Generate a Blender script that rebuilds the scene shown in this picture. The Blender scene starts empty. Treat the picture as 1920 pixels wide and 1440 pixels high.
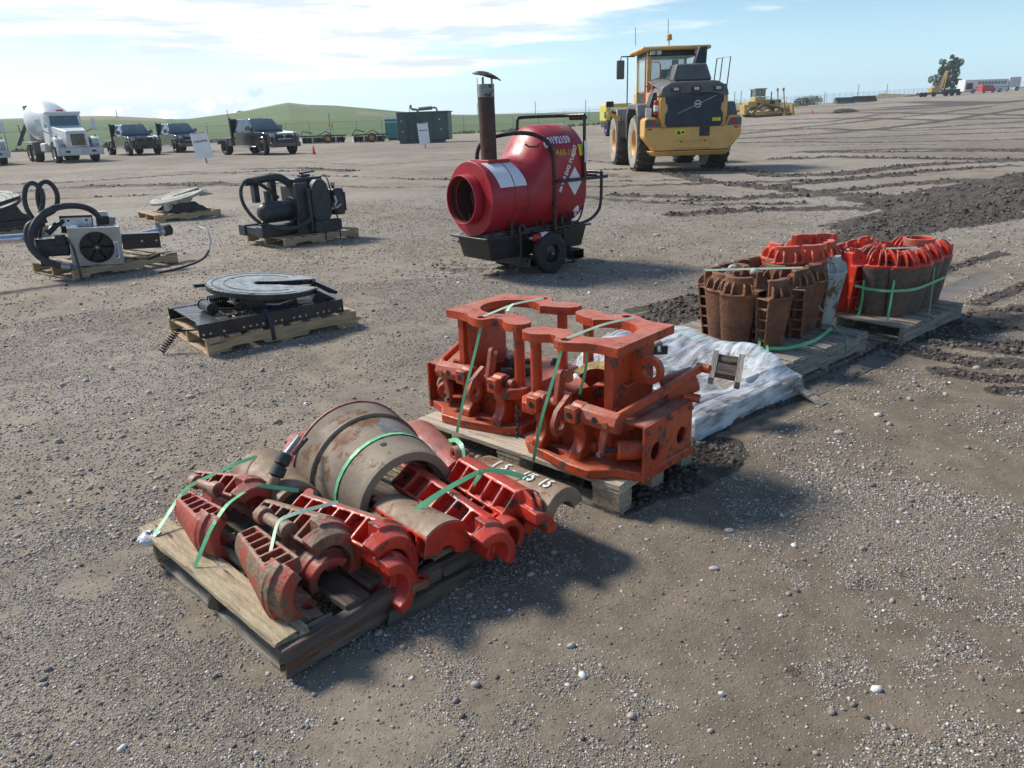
import bpy, bmesh, math, random
import numpy as np
from mathutils import Vector, Matrix, noise as mn
from mathutils.geometry import tessellate_polygon
R=math.radians; random.seed(7); rng=np.random.default_rng(5)
sc=bpy.context.scene; col=sc.collection
# ---------------- camera ----------------
CH=1.58; FP=1400.0; PITCH=R(19.5); ROLL=R(2.0)
fw=Vector((0,math.cos(PITCH),-math.sin(PITCH))); rt0=Vector((1,0,0)); up0=rt0.cross(fw)
RT=rt0*math.cos(ROLL)-up0*math.sin(ROLL); UP=up0*math.cos(ROLL)+rt0*math.sin(ROLL)
cd=bpy.data.cameras.new('camera'); cam=bpy.data.objects.new('camera',cd); col.objects.link(cam)
m=Matrix.Identity(4)
for i in range(3):
    m[i][0]=RT[i]; m[i][1]=UP[i]; m[i][2]=-fw[i]
m[2][3]=CH; cam.matrix_world=m
cd.sensor_width=36; cd.lens=36*FP/1920; cd.clip_start=.05; cd.clip_end=9000
sc.camera=cam
def ray(x,y): return fw+RT*((x-960)/FP)-UP*((y-720)/FP)
def G(x,y,z=0.0):
    d=ray(x,y); t=(z-CH)/d.z; return Vector((0,0,CH))+d*t
def A(x,y,Y):
    d=ray(x,y); t=Y/d.y; return Vector((0,0,CH))+d*t
# ---------------- world ----------------
SUN_AZ=R(-62)   # from +Y, towards -X
SUN_EL=R(44)
W=bpy.data.worlds.new('World'); sc.world=W; W.use_nodes=True
nt=W.node_tree; nt.nodes.clear(); N=nt.nodes.new; Lk=nt.links.new
def wm(op,a,b=None,c=None):
    n=N('ShaderNodeMath'); n.operation=op
    for i,v in enumerate((a,b,c)):
        if v is None: continue
        if isinstance(v,(int,float)): n.inputs[i].default_value=v
        else: Lk(v,n.inputs[i])
    return n.outputs[0]
def wss(v,a,b):
    n=N('ShaderNodeMapRange'); n.interpolation_type='SMOOTHSTEP'
    Lk(v,n.inputs[0]); n.inputs[1].default_value=a; n.inputs[2].default_value=b; return n.outputs[0]
def wnoise(vec,scale,det=5,rough=.55):
    n=N('ShaderNodeTexNoise'); n.inputs['Scale'].default_value=scale; n.inputs['Detail'].default_value=det; n.inputs['Roughness'].default_value=rough
    Lk(vec,n.inputs['Vector']); return n.outputs['Fac']
def wmix(f,a,b):
    n=N('ShaderNodeMix'); n.data_type='RGBA'
    if isinstance(f,(int,float)): n.inputs[0].default_value=f
    else: Lk(f,n.inputs[0])
    for k,v in ((6,a),(7,b)):
        if isinstance(v,tuple): n.inputs[k].default_value=(*v,1)
        else: Lk(v,n.inputs[k])
    return n.outputs[2]
sky=N('ShaderNodeTexSky'); sky.sky_type='NISHITA'; sky.sun_disc=False
sky.sun_elevation=SUN_EL; sky.sun_rotation=SUN_AZ; sky.altitude=700; sky.air_density=1.0; sky.dust_density=0.6; sky.ozone_density=1.2
tc=N('ShaderNodeTexCoord'); sp=N('ShaderNodeSeparateXYZ'); Lk(tc.outputs['Generated'],sp.inputs[0])
x,y,z=sp.outputs
az=wm('MULTIPLY',wm('ARCTAN2',x,y),57.2958); el=wm('MULTIPLY',wm('ARCSINE',z),57.2958)
def cvec(sx,sy,off=0):
    c=N('ShaderNodeCombineXYZ'); Lk(wm('MULTIPLY',az,sx),c.inputs[0]); Lk(wm('MULTIPLY',el,sy),c.inputs[1]); c.inputs[2].default_value=off; return c.outputs[0]
# high stratus: lower edge depends on azimuth
n1=wnoise(cvec(.05,.42,1),1.0,8,.62)
n2=wnoise(cvec(.12,1.1,4),1.0,6,.6)
edge=wm('ADD',wm('MULTIPLY',wss(az,-4,34),4.6),4.3)      # deg elevation of lower edge
h1=wm('SUBTRACT',el,edge)
st=wm('ADD',wm('ADD',wm('MULTIPLY',h1,.36),.10),wm('MULTIPLY',wm('SUBTRACT',n1,.5),4.6))
st=wm('ADD',st,wm('MULTIPLY',wm('SUBTRACT',n2,.5),1.4))
lim=wss(az,-46,-20)
strat=wm('MULTIPLY',wss(st,-.05,.75),wm('ADD',.25,wm('MULTIPLY',lim,.7)))
strat=wm('MULTIPLY',strat,wm('SUBTRACT',1.0,wss(el,16,30)))
fade=wm('SUBTRACT',1.0,wss(az,22,36)); strat=wm('MULTIPLY',strat,fade)
# thin streak
sc1=wm('MULTIPLY',wss(wm('ABSOLUTE',wm('SUBTRACT',el,wm('ADD',3.35,wm('MULTIPLY',wm('SUBTRACT',n2,.5),.9)))),.33,.08),wm('MULTIPLY',wss(az,-19,-14),wss(az,-1.5,-5)))
# low cumulus
n3=wnoise(cvec(.55,.9,9),1.0,7,.6)
prof=wm('MULTIPLY',wss(el,2.9,1.2),wm('MULTIPLY',wss(az,-31,-27),wss(az,-15.5,-19)))
cu=wss(wm('ADD',wm('MULTIPLY',wm('SUBTRACT',n3,.5),3.2),wm('SUBTRACT',wm('MULTIPLY',prof,1.35),.60)),0,.22)
prof2=wm('MULTIPLY',wss(el,1.5,.3),wss(az,10,0))
cu2=wm('MULTIPLY',wss(wm('ADD',wm('MULTIPLY',wm('SUBTRACT',n3,.5),2.6),wm('SUBTRACT',prof2,.8)),0,.3),.7)
# little grey puffs
pf=wm('MULTIPLY',wss(wm('ABSOLUTE',wm('SUBTRACT',el,2.35)),.75,.1),wm('MAXIMUM',wss(wm('ABSOLUTE',wm('SUBTRACT',az,-17.1)),1.5,.2),wm('MULTIPLY',wss(wm('ABSOLUTE',wm('SUBTRACT',az,-14.0)),1.0,.1),.75)))
puff=wm('MULTIPLY',wss(wm('ADD',wm('MULTIPLY',wm('SUBTRACT',n3,.5),2.2),wm('SUBTRACT',pf,.55)),0,.5),.55)
skyc=N('ShaderNodeMix'); skyc.data_type='RGBA'; skyc.blend_type='MULTIPLY'; skyc.inputs[0].default_value=1
Lk(sky.outputs[0],skyc.inputs[6]); skyc.inputs[7].default_value=(.72,.86,.90,1)
base=wmix(wm('MULTIPLY',wss(el,9,-.5),.8),skyc.outputs[2],wmix(wss(az,-34,26),(8.4,9.9,10.0),(4.1,6.1,7.4)))
CW=(9.2,9.4,9.5); CG=(4.9,5.4,5.8)
shade=wm('MULTIPLY',wss(n2,.42,.62),.9)
base=wmix(wm('MULTIPLY',strat,.95),base,wmix(shade,CW,CG))
base=wmix(wm('MULTIPLY',sc1,.75),base,CW)
base=wmix(cu2,base,(6.6,6.9,7.0))
base=wmix(cu,base,wmix(wss(n3,.5,.68),(6.6,7.4,7.8),(14.5,14.5,14.2)))
base=wmix(puff,base,(3.7,4.3,4.7))
bg=N('ShaderNodeBackground'); bg.inputs[1].default_value=.102; Lk(base,bg.inputs[0])
wo=N('ShaderNodeOutputWorld'); Lk(bg.outputs[0],wo.inputs[0])
# ---------------- sun ----------------
sd=bpy.data.lights.new('sun','SUN'); sun=bpy.data.objects.new('sun',sd); col.objects.link(sun)
sd.energy=3.2; sd.angle=R(11); sd.color=(1,.93,.84)
sv=Vector((math.sin(SUN_AZ)*math.cos(SUN_EL),math.cos(SUN_AZ)*math.cos(SUN_EL),math.sin(SUN_EL)))
sun.rotation_euler=sv.to_track_quat('Z','Y').to_euler(); sun.location=sv*50
# nishita rotation: azimuth measured from +Y clockwise
sky.sun_rotation=SUN_AZ
sc.view_settings.view_transform='Standard'; sc.view_settings.look='None'; sc.view_settings.gamma=1; sc.view_settings.exposure=0.70
sc.view_settings.use_curve_mapping=False
sc.render.engine='CYCLES'; sc.render.resolution_x=1024; sc.render.resolution_y=768
# ---------------- materials ----------------
MATS={}
def mat(name,c1,c2=None,scale=6.0,rough=.6,metal=0.0,bump=.0,bscale=40.0,wear=None,wamt=.5,wscale=9.0,edge=None,stretch=None,spec=.5,dust=None,dustamt=.0,rvar=.15,bdist=.01):
    """c1/c2 noise mix; wear=(color) patches threshold wamt; dust=colour on upward faces"""
    if name in MATS: return MATS[name]
    m=bpy.data.materials.new(name); m.use_nodes=True; t=m.node_tree; n=t.nodes; l=t.links
    b=n['Principled BSDF']; b.inputs['Metallic'].default_value=metal; b.inputs['Roughness'].default_value=rough; b.inputs['Specular IOR Level'].default_value=spec
    tc=n.new('ShaderNodeTexCoord'); mp=n.new('ShaderNodeMapping'); l.new(tc.outputs['Object'],mp.inputs[0])
    oi=n.new('ShaderNodeObjectInfo'); ad=n.new('ShaderNodeVectorMath'); ad.operation='ADD'; l.new(mp.outputs[0],ad.inputs[0])
    sr=n.new('ShaderNodeMath'); sr.operation='MULTIPLY'; sr.inputs[1].default_value=37.0; l.new(oi.outputs['Random'],sr.inputs[0]); l.new(sr.outputs[0],ad.inputs[1])
    vec=ad.outputs[0]
    if stretch: mp.inputs['Scale'].default_value=stretch
    def noise(s,d=5,r=.6):
        q=n.new('ShaderNodeTexNoise'); q.inputs['Scale'].default_value=s; q.inputs['Detail'].default_value=d; q.inputs['Roughness'].default_value=r; l.new(vec,q.inputs['Vector']); return q.outputs['Fac']
    def ramp(f,a,bb):
        q=n.new('ShaderNodeMapRange'); q.interpolation_type='SMOOTHSTEP'; l.new(f,q.inputs[0]); q.inputs[1].default_value=a; q.inputs[2].default_value=bb; return q.outputs[0]
    def mix(f,a,bb):
        q=n.new('ShaderNodeMix'); q.data_type='RGBA'; l.new(f,q.inputs[0])
        for k,v in ((6,a),(7,bb)):
            if isinstance(v,tuple): q.inputs[k].default_value=(*v,1)
            else: l.new(v,q.inputs[k])
        return q.outputs[2]
    c2=c2 or tuple(v*.75 for v in c1)
    nz=noise(scale); cc=mix(ramp(nz,.38,.64),c1,c2)
    rr=n.new('ShaderNodeMapRange'); l.new(noise(scale*3,3),rr.inputs[0]); rr.inputs[1].default_value=.3; rr.inputs[2].default_value=.7; rr.inputs[3].default_value=max(0,rough-rvar); rr.inputs[4].default_value=min(1,rough+rvar)
    l.new(rr.outputs[0],b.inputs['Roughness'])
    if wear:
        wf=ramp(noise(wscale,9,.72),.5+.22*(.5-wamt)*2,.5+.22*(.5-wamt)*2+.03)
        cc=mix(wf,cc,mix(ramp(noise(wscale*4,4),.4,.6),wear,tuple(v*.6 for v in wear)))
        if metal==0:
            pass
    if edge:
        gp=n.new('ShaderNodeNewGeometry'); ad2=n.new('ShaderNodeMath'); ad2.operation='ADD'; l.new(gp.outputs['Pointiness'],ad2.inputs[0]); ms=n.new('ShaderNodeMath'); ms.operation='MULTIPLY_ADD'; l.new(noise(wscale*3,5),ms.inputs[0]); ms.inputs[1].default_value=.12; ms.inputs[2].default_value=-.06; l.new(ms.outputs[0],ad2.inputs[1]); cc=mix(ramp(ad2.outputs[0],.53,.57),cc,edge)
    if dust:
        ge=n.new('ShaderNodeNewGeometry'); sx=n.new('ShaderNodeSeparateXYZ'); l.new(ge.outputs['Normal'],sx.inputs[0])
        d1=ramp(sx.outputs[2],.3,.95); mu=n.new('ShaderNodeMath'); mu.operation='MULTIPLY'; l.new(d1,mu.inputs[0])
        d2=ramp(noise(scale*1.7+2),.3,.65); l.new(d2,mu.inputs[1]); mu2=n.new('ShaderNodeMath'); mu2.operation='MULTIPLY'; l.new(mu.outputs[0],mu2.inputs[0]); mu2.inputs[1].default_value=dustamt
        cc=mix(mu2.outputs[0],cc,dust)
    l.new(cc,b.inputs['Base Color'])
    if bump>0:
        bp=n.new('ShaderNodeBump'); bp.inputs['Strength'].default_value=bump; bp.inputs['Distance'].default_value=bdist; l.new(noise(bscale,4,.6),bp.inputs['Height']); l.new(bp.outputs[0],b.inputs['Normal'])
    MATS[name]=m; return m
DUST=(.30,.25,.20)
def coat(m):
    b=m.node_tree.nodes['Principled BSDF']; b.inputs['Coat Weight'].default_value=1; b.inputs['Coat Roughness'].default_value=.06; return m
def M(n):
    D=dict(
    wood_new=lambda:mat('wood_new',(.50,.37,.22),(.36,.25,.14),5,.75,bump=.5,bscale=30,stretch=(1,9,9),wear=(.22,.15,.09),wamt=.28,wscale=3),
    wood_pale=lambda:mat('wood_pale',(.56,.49,.38),(.40,.33,.24),5,.8,bump=.6,bscale=30,stretch=(1,10,10),wear=(.25,.2,.15),wamt=.3,wscale=4),
    wood_grey=lambda:mat('wood_grey',(.36,.32,.26),(.22,.19,.155),5,.85,bump=.8,bscale=26,stretch=(1,10,10),wear=(.12,.1,.08),wamt=.35,wscale=4),
    wood_old=lambda:mat('wood_old',(.40,.33,.22),(.23,.18,.12),6,.85,bump=1.0,bscale=24,stretch=(1,9,9),wear=(.10,.075,.05),wamt=.42,wscale=3),
    wood_yellow=lambda:mat('wood_yellow_worn',(.52,.43,.28),(.36,.28,.17),6,.85,bump=1.0,bscale=24,stretch=(1,9,9),wear=(.16,.12,.08),wamt=.3,wscale=4),
    wood_dark=lambda:mat('wood_dark',(.15,.12,.09),(.08,.06,.045),6,.85,bump=1.0,bscale=24,stretch=(1,9,9),wear=(.28,.2,.14),wamt=.3,wscale=4),
    wood_redgrain=lambda:mat('wood_redgrain',(.20,.15,.12),(.11,.08,.065),5,.8,bump=1.0,bscale=24,stretch=(.7,10,10),wear=(.26,.10,.05),wamt=.35,wscale=3),
    chip=lambda:mat('chipboard_block',(.42,.33,.23),(.28,.21,.14),60,.9,bump=.8,bscale=90),
    red=lambda:mat('red_paint_chipped',(.62,.045,.022),(.45,.03,.018),7,.42,bump=.25,bscale=45,wear=(.12,.075,.05),wamt=.34,wscale=11,edge=(.17,.10,.065),dust=DUST,dustamt=.25),
    redold=lambda:mat('old_red_paint',(.40,.055,.035),(.28,.04,.028),8,.55,edge=(.34,.22,.15),bump=.4,bscale=50,wear=(.20,.12,.08),wamt=.36,wscale=12,dust=(.36,.22,.17),dustamt=.55),
    redrust=lambda:mat('rusted_red_paint',(.40,.05,.03),(.30,.05,.03),9,.6,edge=(.30,.20,.13),bump=.6,bscale=60,wear=(.24,.15,.09),wamt=.55,wscale=10,dust=(.34,.24,.17),dustamt=.7),
    tan=lambda:mat('tan_rusty_steel',(.29,.205,.13),(.21,.145,.095),7,.65,metal=.05,bump=.35,bscale=40,wear=(.25,.12,.05),wamt=.34,wscale=5),
    bowl=lambda:mat('brown_grey_steel',(.27,.215,.155),(.19,.15,.115),4,.68,metal=.05,spec=.3,bump=.3,bscale=35,wear=(.26,.14,.075),wamt=.36,wscale=5),
    rust=lambda:mat('brown_rust',(.19,.078,.036),(.11,.046,.026),9,.75,edge=(.34,.20,.13),bump=.7,bscale=60,wear=(.27,.10,.03),wamt=.38,wscale=6,stretch=(1,1,.35)),
    greysl=lambda:mat('weathered_grey_paint',(.40,.42,.40),(.30,.31,.28),9,.6,bump=.5,bscale=60,wear=(.20,.12,.06),wamt=.42,wscale=9),
    worn=lambda:mat('worn_grey_steel',(.15,.115,.09),(.10,.08,.065),30,.6,metal=.25,bump=.5,bscale=70,wear=(.26,.05,.03),wamt=.2,wscale=7,stretch=(1,1,3)),
    orslip=lambda:mat('orange_red_paint',(.60,.07,.028),(.48,.05,.022),6,.5,bump=.2,bscale=40,edge=(.30,.14,.09),wear=(.2,.10,.06),wamt=.32,wscale=12,dust=(.45,.2,.12),dustamt=.6),
    orange=lambda:mat('orange_paint',(.50,.068,.018),(.38,.05,.015),5,.45,bump=.3,bscale=55,wear=(.15,.075,.05),wamt=.36,wscale=15,dust=(.44,.20,.13),dustamt=.55),
    orangedusty=lambda:mat('dusty_orange_paint',(.42,.085,.04),(.33,.075,.042),5,.6,bump=.3,bscale=55,wear=(.25,.15,.11),wamt=.3,wscale=8,dust=(.38,.24,.18),dustamt=.6),
    steel=lambda:mat('bare_steel',(.45,.45,.45),(.3,.3,.3),12,.35,metal=.8),
    galv=lambda:mat('galvanised_steel',(.62,.64,.67),(.5,.52,.55),14,.3,metal=.85,bump=.05),
    alu=lambda:mat('tan_aluminium',(.46,.41,.35),(.40,.36,.31),6,.5,metal=.2,bump=.1),
    darksteel=lambda:mat('dark_steel',(.055,.05,.048),(.035,.03,.03),8,.5,metal=.3,bump=.3,bscale=50,dust=DUST,dustamt=.3),
    black=lambda:mat('black_paint',(.012,.013,.015),(.02,.02,.022),8,.28,bump=.15,bscale=40),
    blackgrease=lambda:mat('greasy_black_metal',(.014,.016,.02),(.03,.032,.036),7,.32,metal=.1,bump=.4,bscale=30,dust=(.16,.15,.14),dustamt=.35),
    engine=lambda:mat('charcoal_engine_paint',(.022,.028,.034),(.045,.048,.05),7,.45,bump=.5,bscale=40,dust=(.15,.15,.14),dustamt=.5),
    platetop=lambda:mat('greased_plate_sky_sheen',(.30,.33,.32),(.15,.17,.17),9,.3,metal=.1,bump=.3,bscale=25,wear=(.03,.03,.03),wamt=.3,wscale=5),  # sky reflection on the greased plate painted in as a lighter grey
    plateW=lambda:mat('pale_worn_plate',(.44,.41,.33),(.30,.27,.21),9,.45,metal=.1,bump=.3,bscale=30,wear=(.12,.11,.1),wamt=.3,wscale=5),
    rubber=lambda:mat('black_rubber',(.02,.02,.021),(.032,.031,.03),10,.7,bump=.3,bscale=60),
    hose=lambda:mat('hose_rubber',(.035,.037,.04),(.055,.055,.055),10,.6,bump=.3,bscale=80),
    tyre=lambda:mat('dusty_tyre',(.040,.037,.034),(.07,.063,.055),6,.85,bump=.6,bscale=30,dust=DUST,dustamt=.4),
    tyreside=lambda:mat('dusty_sidewall',(.36,.33,.28),(.24,.22,.185),5,.9,bump=.5,bscale=20),
    heater=lambda:mat('crimson_paint',(.37,.012,.024),(.31,.010,.02),3,.42,bump=.06,bscale=9,bdist=.03,dust=(.5,.15,.14),dustamt=.35),
    stack=lambda:mat('rusty_chimney_steel',(.095,.05,.04),(.06,.035,.03),6,.65,metal=.2,bump=.3,wear=(.14,.06,.035),wamt=.4,wscale=4),
    stacktop=lambda:mat('chimney_galvanised',(.32,.34,.32),(.22,.23,.21),12,.6,bump=.2,wear=(.09,.045,.03),wamt=.36,wscale=9),
    tank=lambda:mat('black_tank_plastic',(.014,.015,.016),(.022,.023,.024),4,.4,bump=.1,dust=(.22,.21,.19),dustamt=.9),
    white=lambda:mat('white_paint',(.74,.75,.74),(.66,.67,.66),3,.4,bump=.05,wear=(.35,.32,.28),wamt=.08,wscale=5),
    offwhite=lambda:mat('dirty_white',(.62,.62,.60),(.48,.47,.44),3,.5,bump=.1,wear=(.3,.27,.23),wamt=.25,wscale=4),
    paper=lambda:mat('white_label',(.78,.79,.80),(.72,.73,.74),3,.5),
    ink=lambda:mat('dark_ink',(.02,.02,.03),None,3,.5),
    yink=lambda:mat('yellow_marker',(.75,.5,.08),None,3,.5),
    redink=lambda:mat('dark_red_ink',(.16,.02,.015),None,3,.6),
    yellowlabel=lambda:mat('yellow_label',(.75,.7,.03),None,3,.5),
    redlabel=lambda:mat('red_label',(.6,.03,.03),None,3,.4),
    loader=lambda:mat('machine_yellow',(.70,.40,.115),(.62,.35,.10),3,.4,bump=.05,dust=(.42,.33,.22),dustamt=.35),
    loaderdark=lambda:mat('machine_grey',(.125,.125,.125),(.095,.095,.095),3,.5,bump=.05,dust=(.3,.28,.25),dustamt=.4),
    loaderblk=lambda:mat('machine_black',(.02,.021,.023),(.028,.028,.03),3,.5,dust=(.2,.18,.16),dustamt=.3),
    grillem=lambda:mat('grille_mesh',(.012,.02,.035),(.022,.032,.05),3,.45),
    rail=lambda:mat('red_handrail',(.50,.10,.08),None,4,.5),
    rim=lambda:mat('orange_rim',(.68,.33,.05),(.55,.26,.04),5,.5),
    cat=lambda:mat('dozer_yellow',(.50,.34,.11),(.42,.28,.09),4,.55,dust=(.3,.24,.17),dustamt=.5),
    track=lambda:mat('dozer_track',(.12,.09,.065),(.08,.06,.045),9,.8,bump=.5),
    glass=lambda:mat('window_glass',(.07,.10,.115),None,2,.06,spec=1.0,rvar=.02),
    glassT=lambda:None,
    carblack=lambda:coat(mat('dark_truck_paint',(.022,.018,.022),(.026,.02,.024),2,.10,spec=1.0,rvar=.03)),
    chrome=lambda:mat('chrome',(.7,.7,.72),None,2,.12,metal=1,rvar=.03),
    teal=lambda:mat('teal_paint',(.03,.22,.19),(.025,.17,.15),3,.45),
    tealdk=lambda:mat('dark_green_enclosure',(.05,.085,.08),(.04,.07,.068),3,.55),
    deere=lambda:mat('green_implement',(.03,.075,.03),(.04,.06,.03),4,.6),
    cone=lambda:mat('orange_cone',(.85,.08,.04),None,4,.5),
    strap=lambda:mat('green_strapping',(.16,.50,.24),(.11,.40,.2),8,.45),
    strapw=lambda:mat('pale_green_strapping',(.66,.82,.60),(.5,.72,.5),9,.7,spec=.2),
    strapb=lambda:mat('dark_strapping',(.015,.022,.035),None,8,.4),
    rock=lambda:mat('pale_stone',(.46,.43,.39),(.33,.31,.29),9,.8,bump=.4),
    leaf=lambda:mat('leaves',(.045,.085,.025),(.08,.12,.035),1.2,.7),
    leafb=lambda:mat('bush_leaves',(.05,.075,.03),(.075,.10,.04),1.2,.7),
    bark=lambda:mat('bark',(.10,.08,.06),None,4,.9,bump=.8),
    dirt=lambda:mat('dark_dirt',(.055,.046,.038),(.085,.07,.056),14,.95,bump=1,bscale=30),
    post=lambda:mat('fence_steel',(.22,.22,.21),None,4,.6,metal=.2),
    lamp=lambda:mat('lamp_lens',(.5,.52,.54),None,4,.15,rvar=.05),
    amber=lambda:mat('amber_lens',(.8,.35,.05),None,4,.25),
    redlens=lambda:mat('red_lens',(.4,.03,.02),None,4,.25),
    blue=lambda:mat('blue_cap',(.02,.12,.5),None,4,.3),
    busred=lambda:mat('bus_red',(.6,.05,.04),None,3,.4),
    )
    return D[n]()
# ---------------- mesh builder ----------------
class MB:
    def __init__(s): s.v=[]; s.f=[]
    def add(s,vs,fs,T=None):
        o=len(s.v)
        for p in vs: s.v.append(tuple(T@Vector(p)) if T is not None else tuple(p))
        s.f+= [tuple(i+o for i in f) for f in fs]; return s
    def box(s,a,b,T=None):
        (x0,y0,z0),(x1,y1,z1)=a,b
        vs=[(x0,y0,z0),(x1,y0,z0),(x1,y1,z0),(x0,y1,z0),(x0,y0,z1),(x1,y0,z1),(x1,y1,z1),(x0,y1,z1)]
        return s.add(vs,[(0,3,2,1),(4,5,6,7),(0,1,5,4),(1,2,6,5),(2,3,7,6),(3,0,4,7)],T)
    def hexa(s,vs,T=None): # 8 pts bottom 4 ccw, top 4
        return s.add(vs,[(0,3,2,1),(4,5,6,7),(0,1,5,4),(1,2,6,5),(2,3,7,6),(3,0,4,7)],T)
    def cyl(s,p,q,r,r2=None,n=20,cap=True,T=None,ri=0):
        p=Vector(p);q=Vector(q);r2=r if r2 is None else r2
        z=(q-p).normalized(); xx=z.orthogonal().normalized(); yy=z.cross(xx)
        vs=[];fs=[]
        for c,rad in ((p,r),(q,r2)):
            for i in range(n):
                t=2*math.pi*i/n; vs.append(c+xx*math.cos(t)*rad+yy*math.sin(t)*rad)
        fs=[(i,(i+1)%n,n+(i+1)%n,n+i) for i in range(n)]
        if ri>0:
            k=len(vs)
            for c,rad in ((p,ri),(q,ri*r2/r)):
                for i in range(n):
                    t=2*math.pi*i/n; vs.append(c+xx*math.cos(t)*rad+yy*math.sin(t)*rad)
            fs+=[(k+i,k+n+i,k+n+(i+1)%n,k+(i+1)%n) for i in range(n)]
            fs+=[(i,k+i,k+(i+1)%n,(i+1)%n) for i in range(n)]
            fs+=[(n+i,n+(i+1)%n,k+n+(i+1)%n,k+n+i) for i in range(n)]
        elif cap: fs+=[tuple(range(n-1,-1,-1)),tuple(range(n,2*n))]
        return s.add(vs,fs,T)
    def tube(s,pts,r,n=8,T=None,closed=False):
        pts=[Vector(p) for p in pts]; k=len(pts); vs=[];fs=[]; pn=None
        for i,p in enumerate(pts):
            d=(pts[(i+1)%k]-pts[i-1]) if (closed or 0<i<k-1) else (pts[1]-pts[0] if i==0 else pts[-1]-pts[-2])
            d.normalize()
            xx=d.orthogonal().normalized() if pn is None else (pn-d*pn.dot(d)).normalized()
            pn=xx; yy=d.cross(xx); rr=r[i] if isinstance(r,(list,tuple)) else r
            for j in range(n):
                t=2*math.pi*j/n; vs.append(p+xx*math.cos(t)*rr+yy*math.sin(t)*rr)
        for i in range(k if closed else k-1):
            a=i*n; b=((i+1)%k)*n
            fs+=[(a+j,a+(j+1)%n,b+(j+1)%n,b+j) for j in range(n)]
        if not closed: fs+=[tuple(range(n-1,-1,-1)),tuple((k-1)*n+j for j in range(n))]
        return s.add(vs,fs,T)
    def ribbon(s,pts,w,th,nrm=None,T=None):
        pts=[Vector(p) for p in pts];k=len(pts);vs=[];fs=[]
        for i,p in enumerate(pts):
            d=(pts[min(i+1,k-1)]-pts[max(i-1,0)]).normalized(); nn=Vector(nrm[i]) if isinstance(nrm,list) else Vector(nrm or (0,0,1))
            sd_=d.cross(nn).normalized(); nn=sd_.cross(d)
            for a,b in ((-1,-1),(1,-1),(1,1),(-1,1)): vs.append(p+sd_*a*w/2+nn*b*th/2)
        for i in range(k-1):
            a=i*4;b=a+4; fs+=[(a+j,a+(j+1)%4,b+(j+1)%4,b+j) for j in range(4)]
        fs+=[(3,2,1,0),tuple(4*(k-1)+j for j in range(4))]
        return s.add(vs,fs,T)
    def prism(s,poly,h0,h1,holes=(),T=None,taper=1.0):
        """poly in XY, extruded z h0..h1, holes lists"""
        loops=[list(poly)]+[list(h) for h in holes]; vs=[];fs=[]
        flat=[p for L in loops for p in L]; tri=tessellate_polygon([[Vector((p[0],p[1],0)) for p in L] for L in loops])
        n=len(flat)
        for h in (h0,h1): vs+=[(p[0],p[1],h) for p in flat]
        def area(L): return sum(L[i][0]*L[(i+1)%len(L)][1]-L[(i+1)%len(L)][0]*L[i][1] for i in range(len(L)))
        for t in tri:
            a,b,c=[Vector(flat[i]) for i in t]; ar=(b.x-a.x)*(c.y-a.y)-(c.x-a.x)*(b.y-a.y)
            t=t if ar>0 else t[::-1]
            fs.append(tuple(i+n for i in t)); fs.append(tuple(t[::-1]))
        o=0
        for li,L in enumerate(loops):
            k=len(L); ccw=area(L)>0
            if li: ccw=not ccw
            for i in range(k):
                a=o+i;b=o+(i+1)%k; f=(a,b,b+n,a+n); fs.append(f if ccw else f[::-1])
            o+=k
        return s.add(vs,fs,T)
    def sector(s,x0,x1,ri0,ro0,ri1,ro1,a0,a1,n=12,T=None):
        """annular sector along X between x0,x1 (deg; 0=+Z, + towards +Y)"""
        vs=[];fs=[]
        for x,ri,ro in ((x0,ri0,ro0),(x1,ri1,ro1)):
            for i in range(n+1):
                t=R(a0+(a1-a0)*i/n); c,sn=math.cos(t),math.sin(t); vs+=[(x,ri*sn,ri*c),(x,ro*sn,ro*c)]
        k=2*(n+1)
        for i in range(n):
            a=2*i
            fs+=[(a,a+1,a+3,a+2),(k+a,k+a+2,k+a+3,k+a+1),(a+1,k+a+1,k+a+3,a+3),(a,a+2,k+a+2,k+a)]
        fs+=[(0,k,k+1,1),(2*n,2*n+1,k+2*n+1,k+2*n)]
        return s.add(vs,fs,T)
    def lathe(s,prof,n=32,T=None,a0=0,a1=360):
        """prof list (r,z) about Z; closed profile if first==last"""
        k=len(prof);vs=[];fs=[];full=abs(a1-a0)>=360; m_=n if full else n+1
        for i in range(m_):
            t=R(a0+(a1-a0)*i/n); vs+=[(r*math.cos(t),r*math.sin(t),z) for r,z in prof]
        for i in range(n):
            a=i*k;b=((i+1)%m_)*k
            for j in range(k-1): fs.append((a+j,b+j,b+j+1,a+j+1))
        return s.add(vs,fs,T)
    def sphere(s,c,r,n=12,m_=8,T=None,sq=(1,1,1)):
        prof=[(max(1e-4,r*math.sin(math.pi*i/m_)),-r*math.cos(math.pi*i/m_)) for i in range(m_+1)]
        q=MB().lathe(prof,n); vs=[(c[0]+v[0]*sq[0],c[1]+v[1]*sq[1],c[2]+v[2]*sq[2]) for v in q.v]
        return s.add(vs,q.f,T)
    def build(s,name,m,parent=None,smooth=35,bev=0,bseg=2,remesh=0,sm=3,jit=0):
        me=bpy.data.meshes.new(name); me.from_pydata(s.v,[],s.f)
        me.validate(); bm=bmesh.new(); bm.from_mesh(me); bmesh.ops.remove_doubles(bm,verts=bm.verts,dist=1e-5) if not remesh else None
        bmesh.ops.recalc_face_normals(bm,faces=bm.faces); bm.to_mesh(me); bm.free()
        if jit:
            for v in me.vertices: v.co+=Vector([random.uniform(-jit,jit) for _ in range(3)])
        o=bpy.data.objects.new(name,me); col.objects.link(o)
        if isinstance(m,str): m=M(m)
        me.materials.append(m)
        if parent is not None: o.parent=parent
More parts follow.
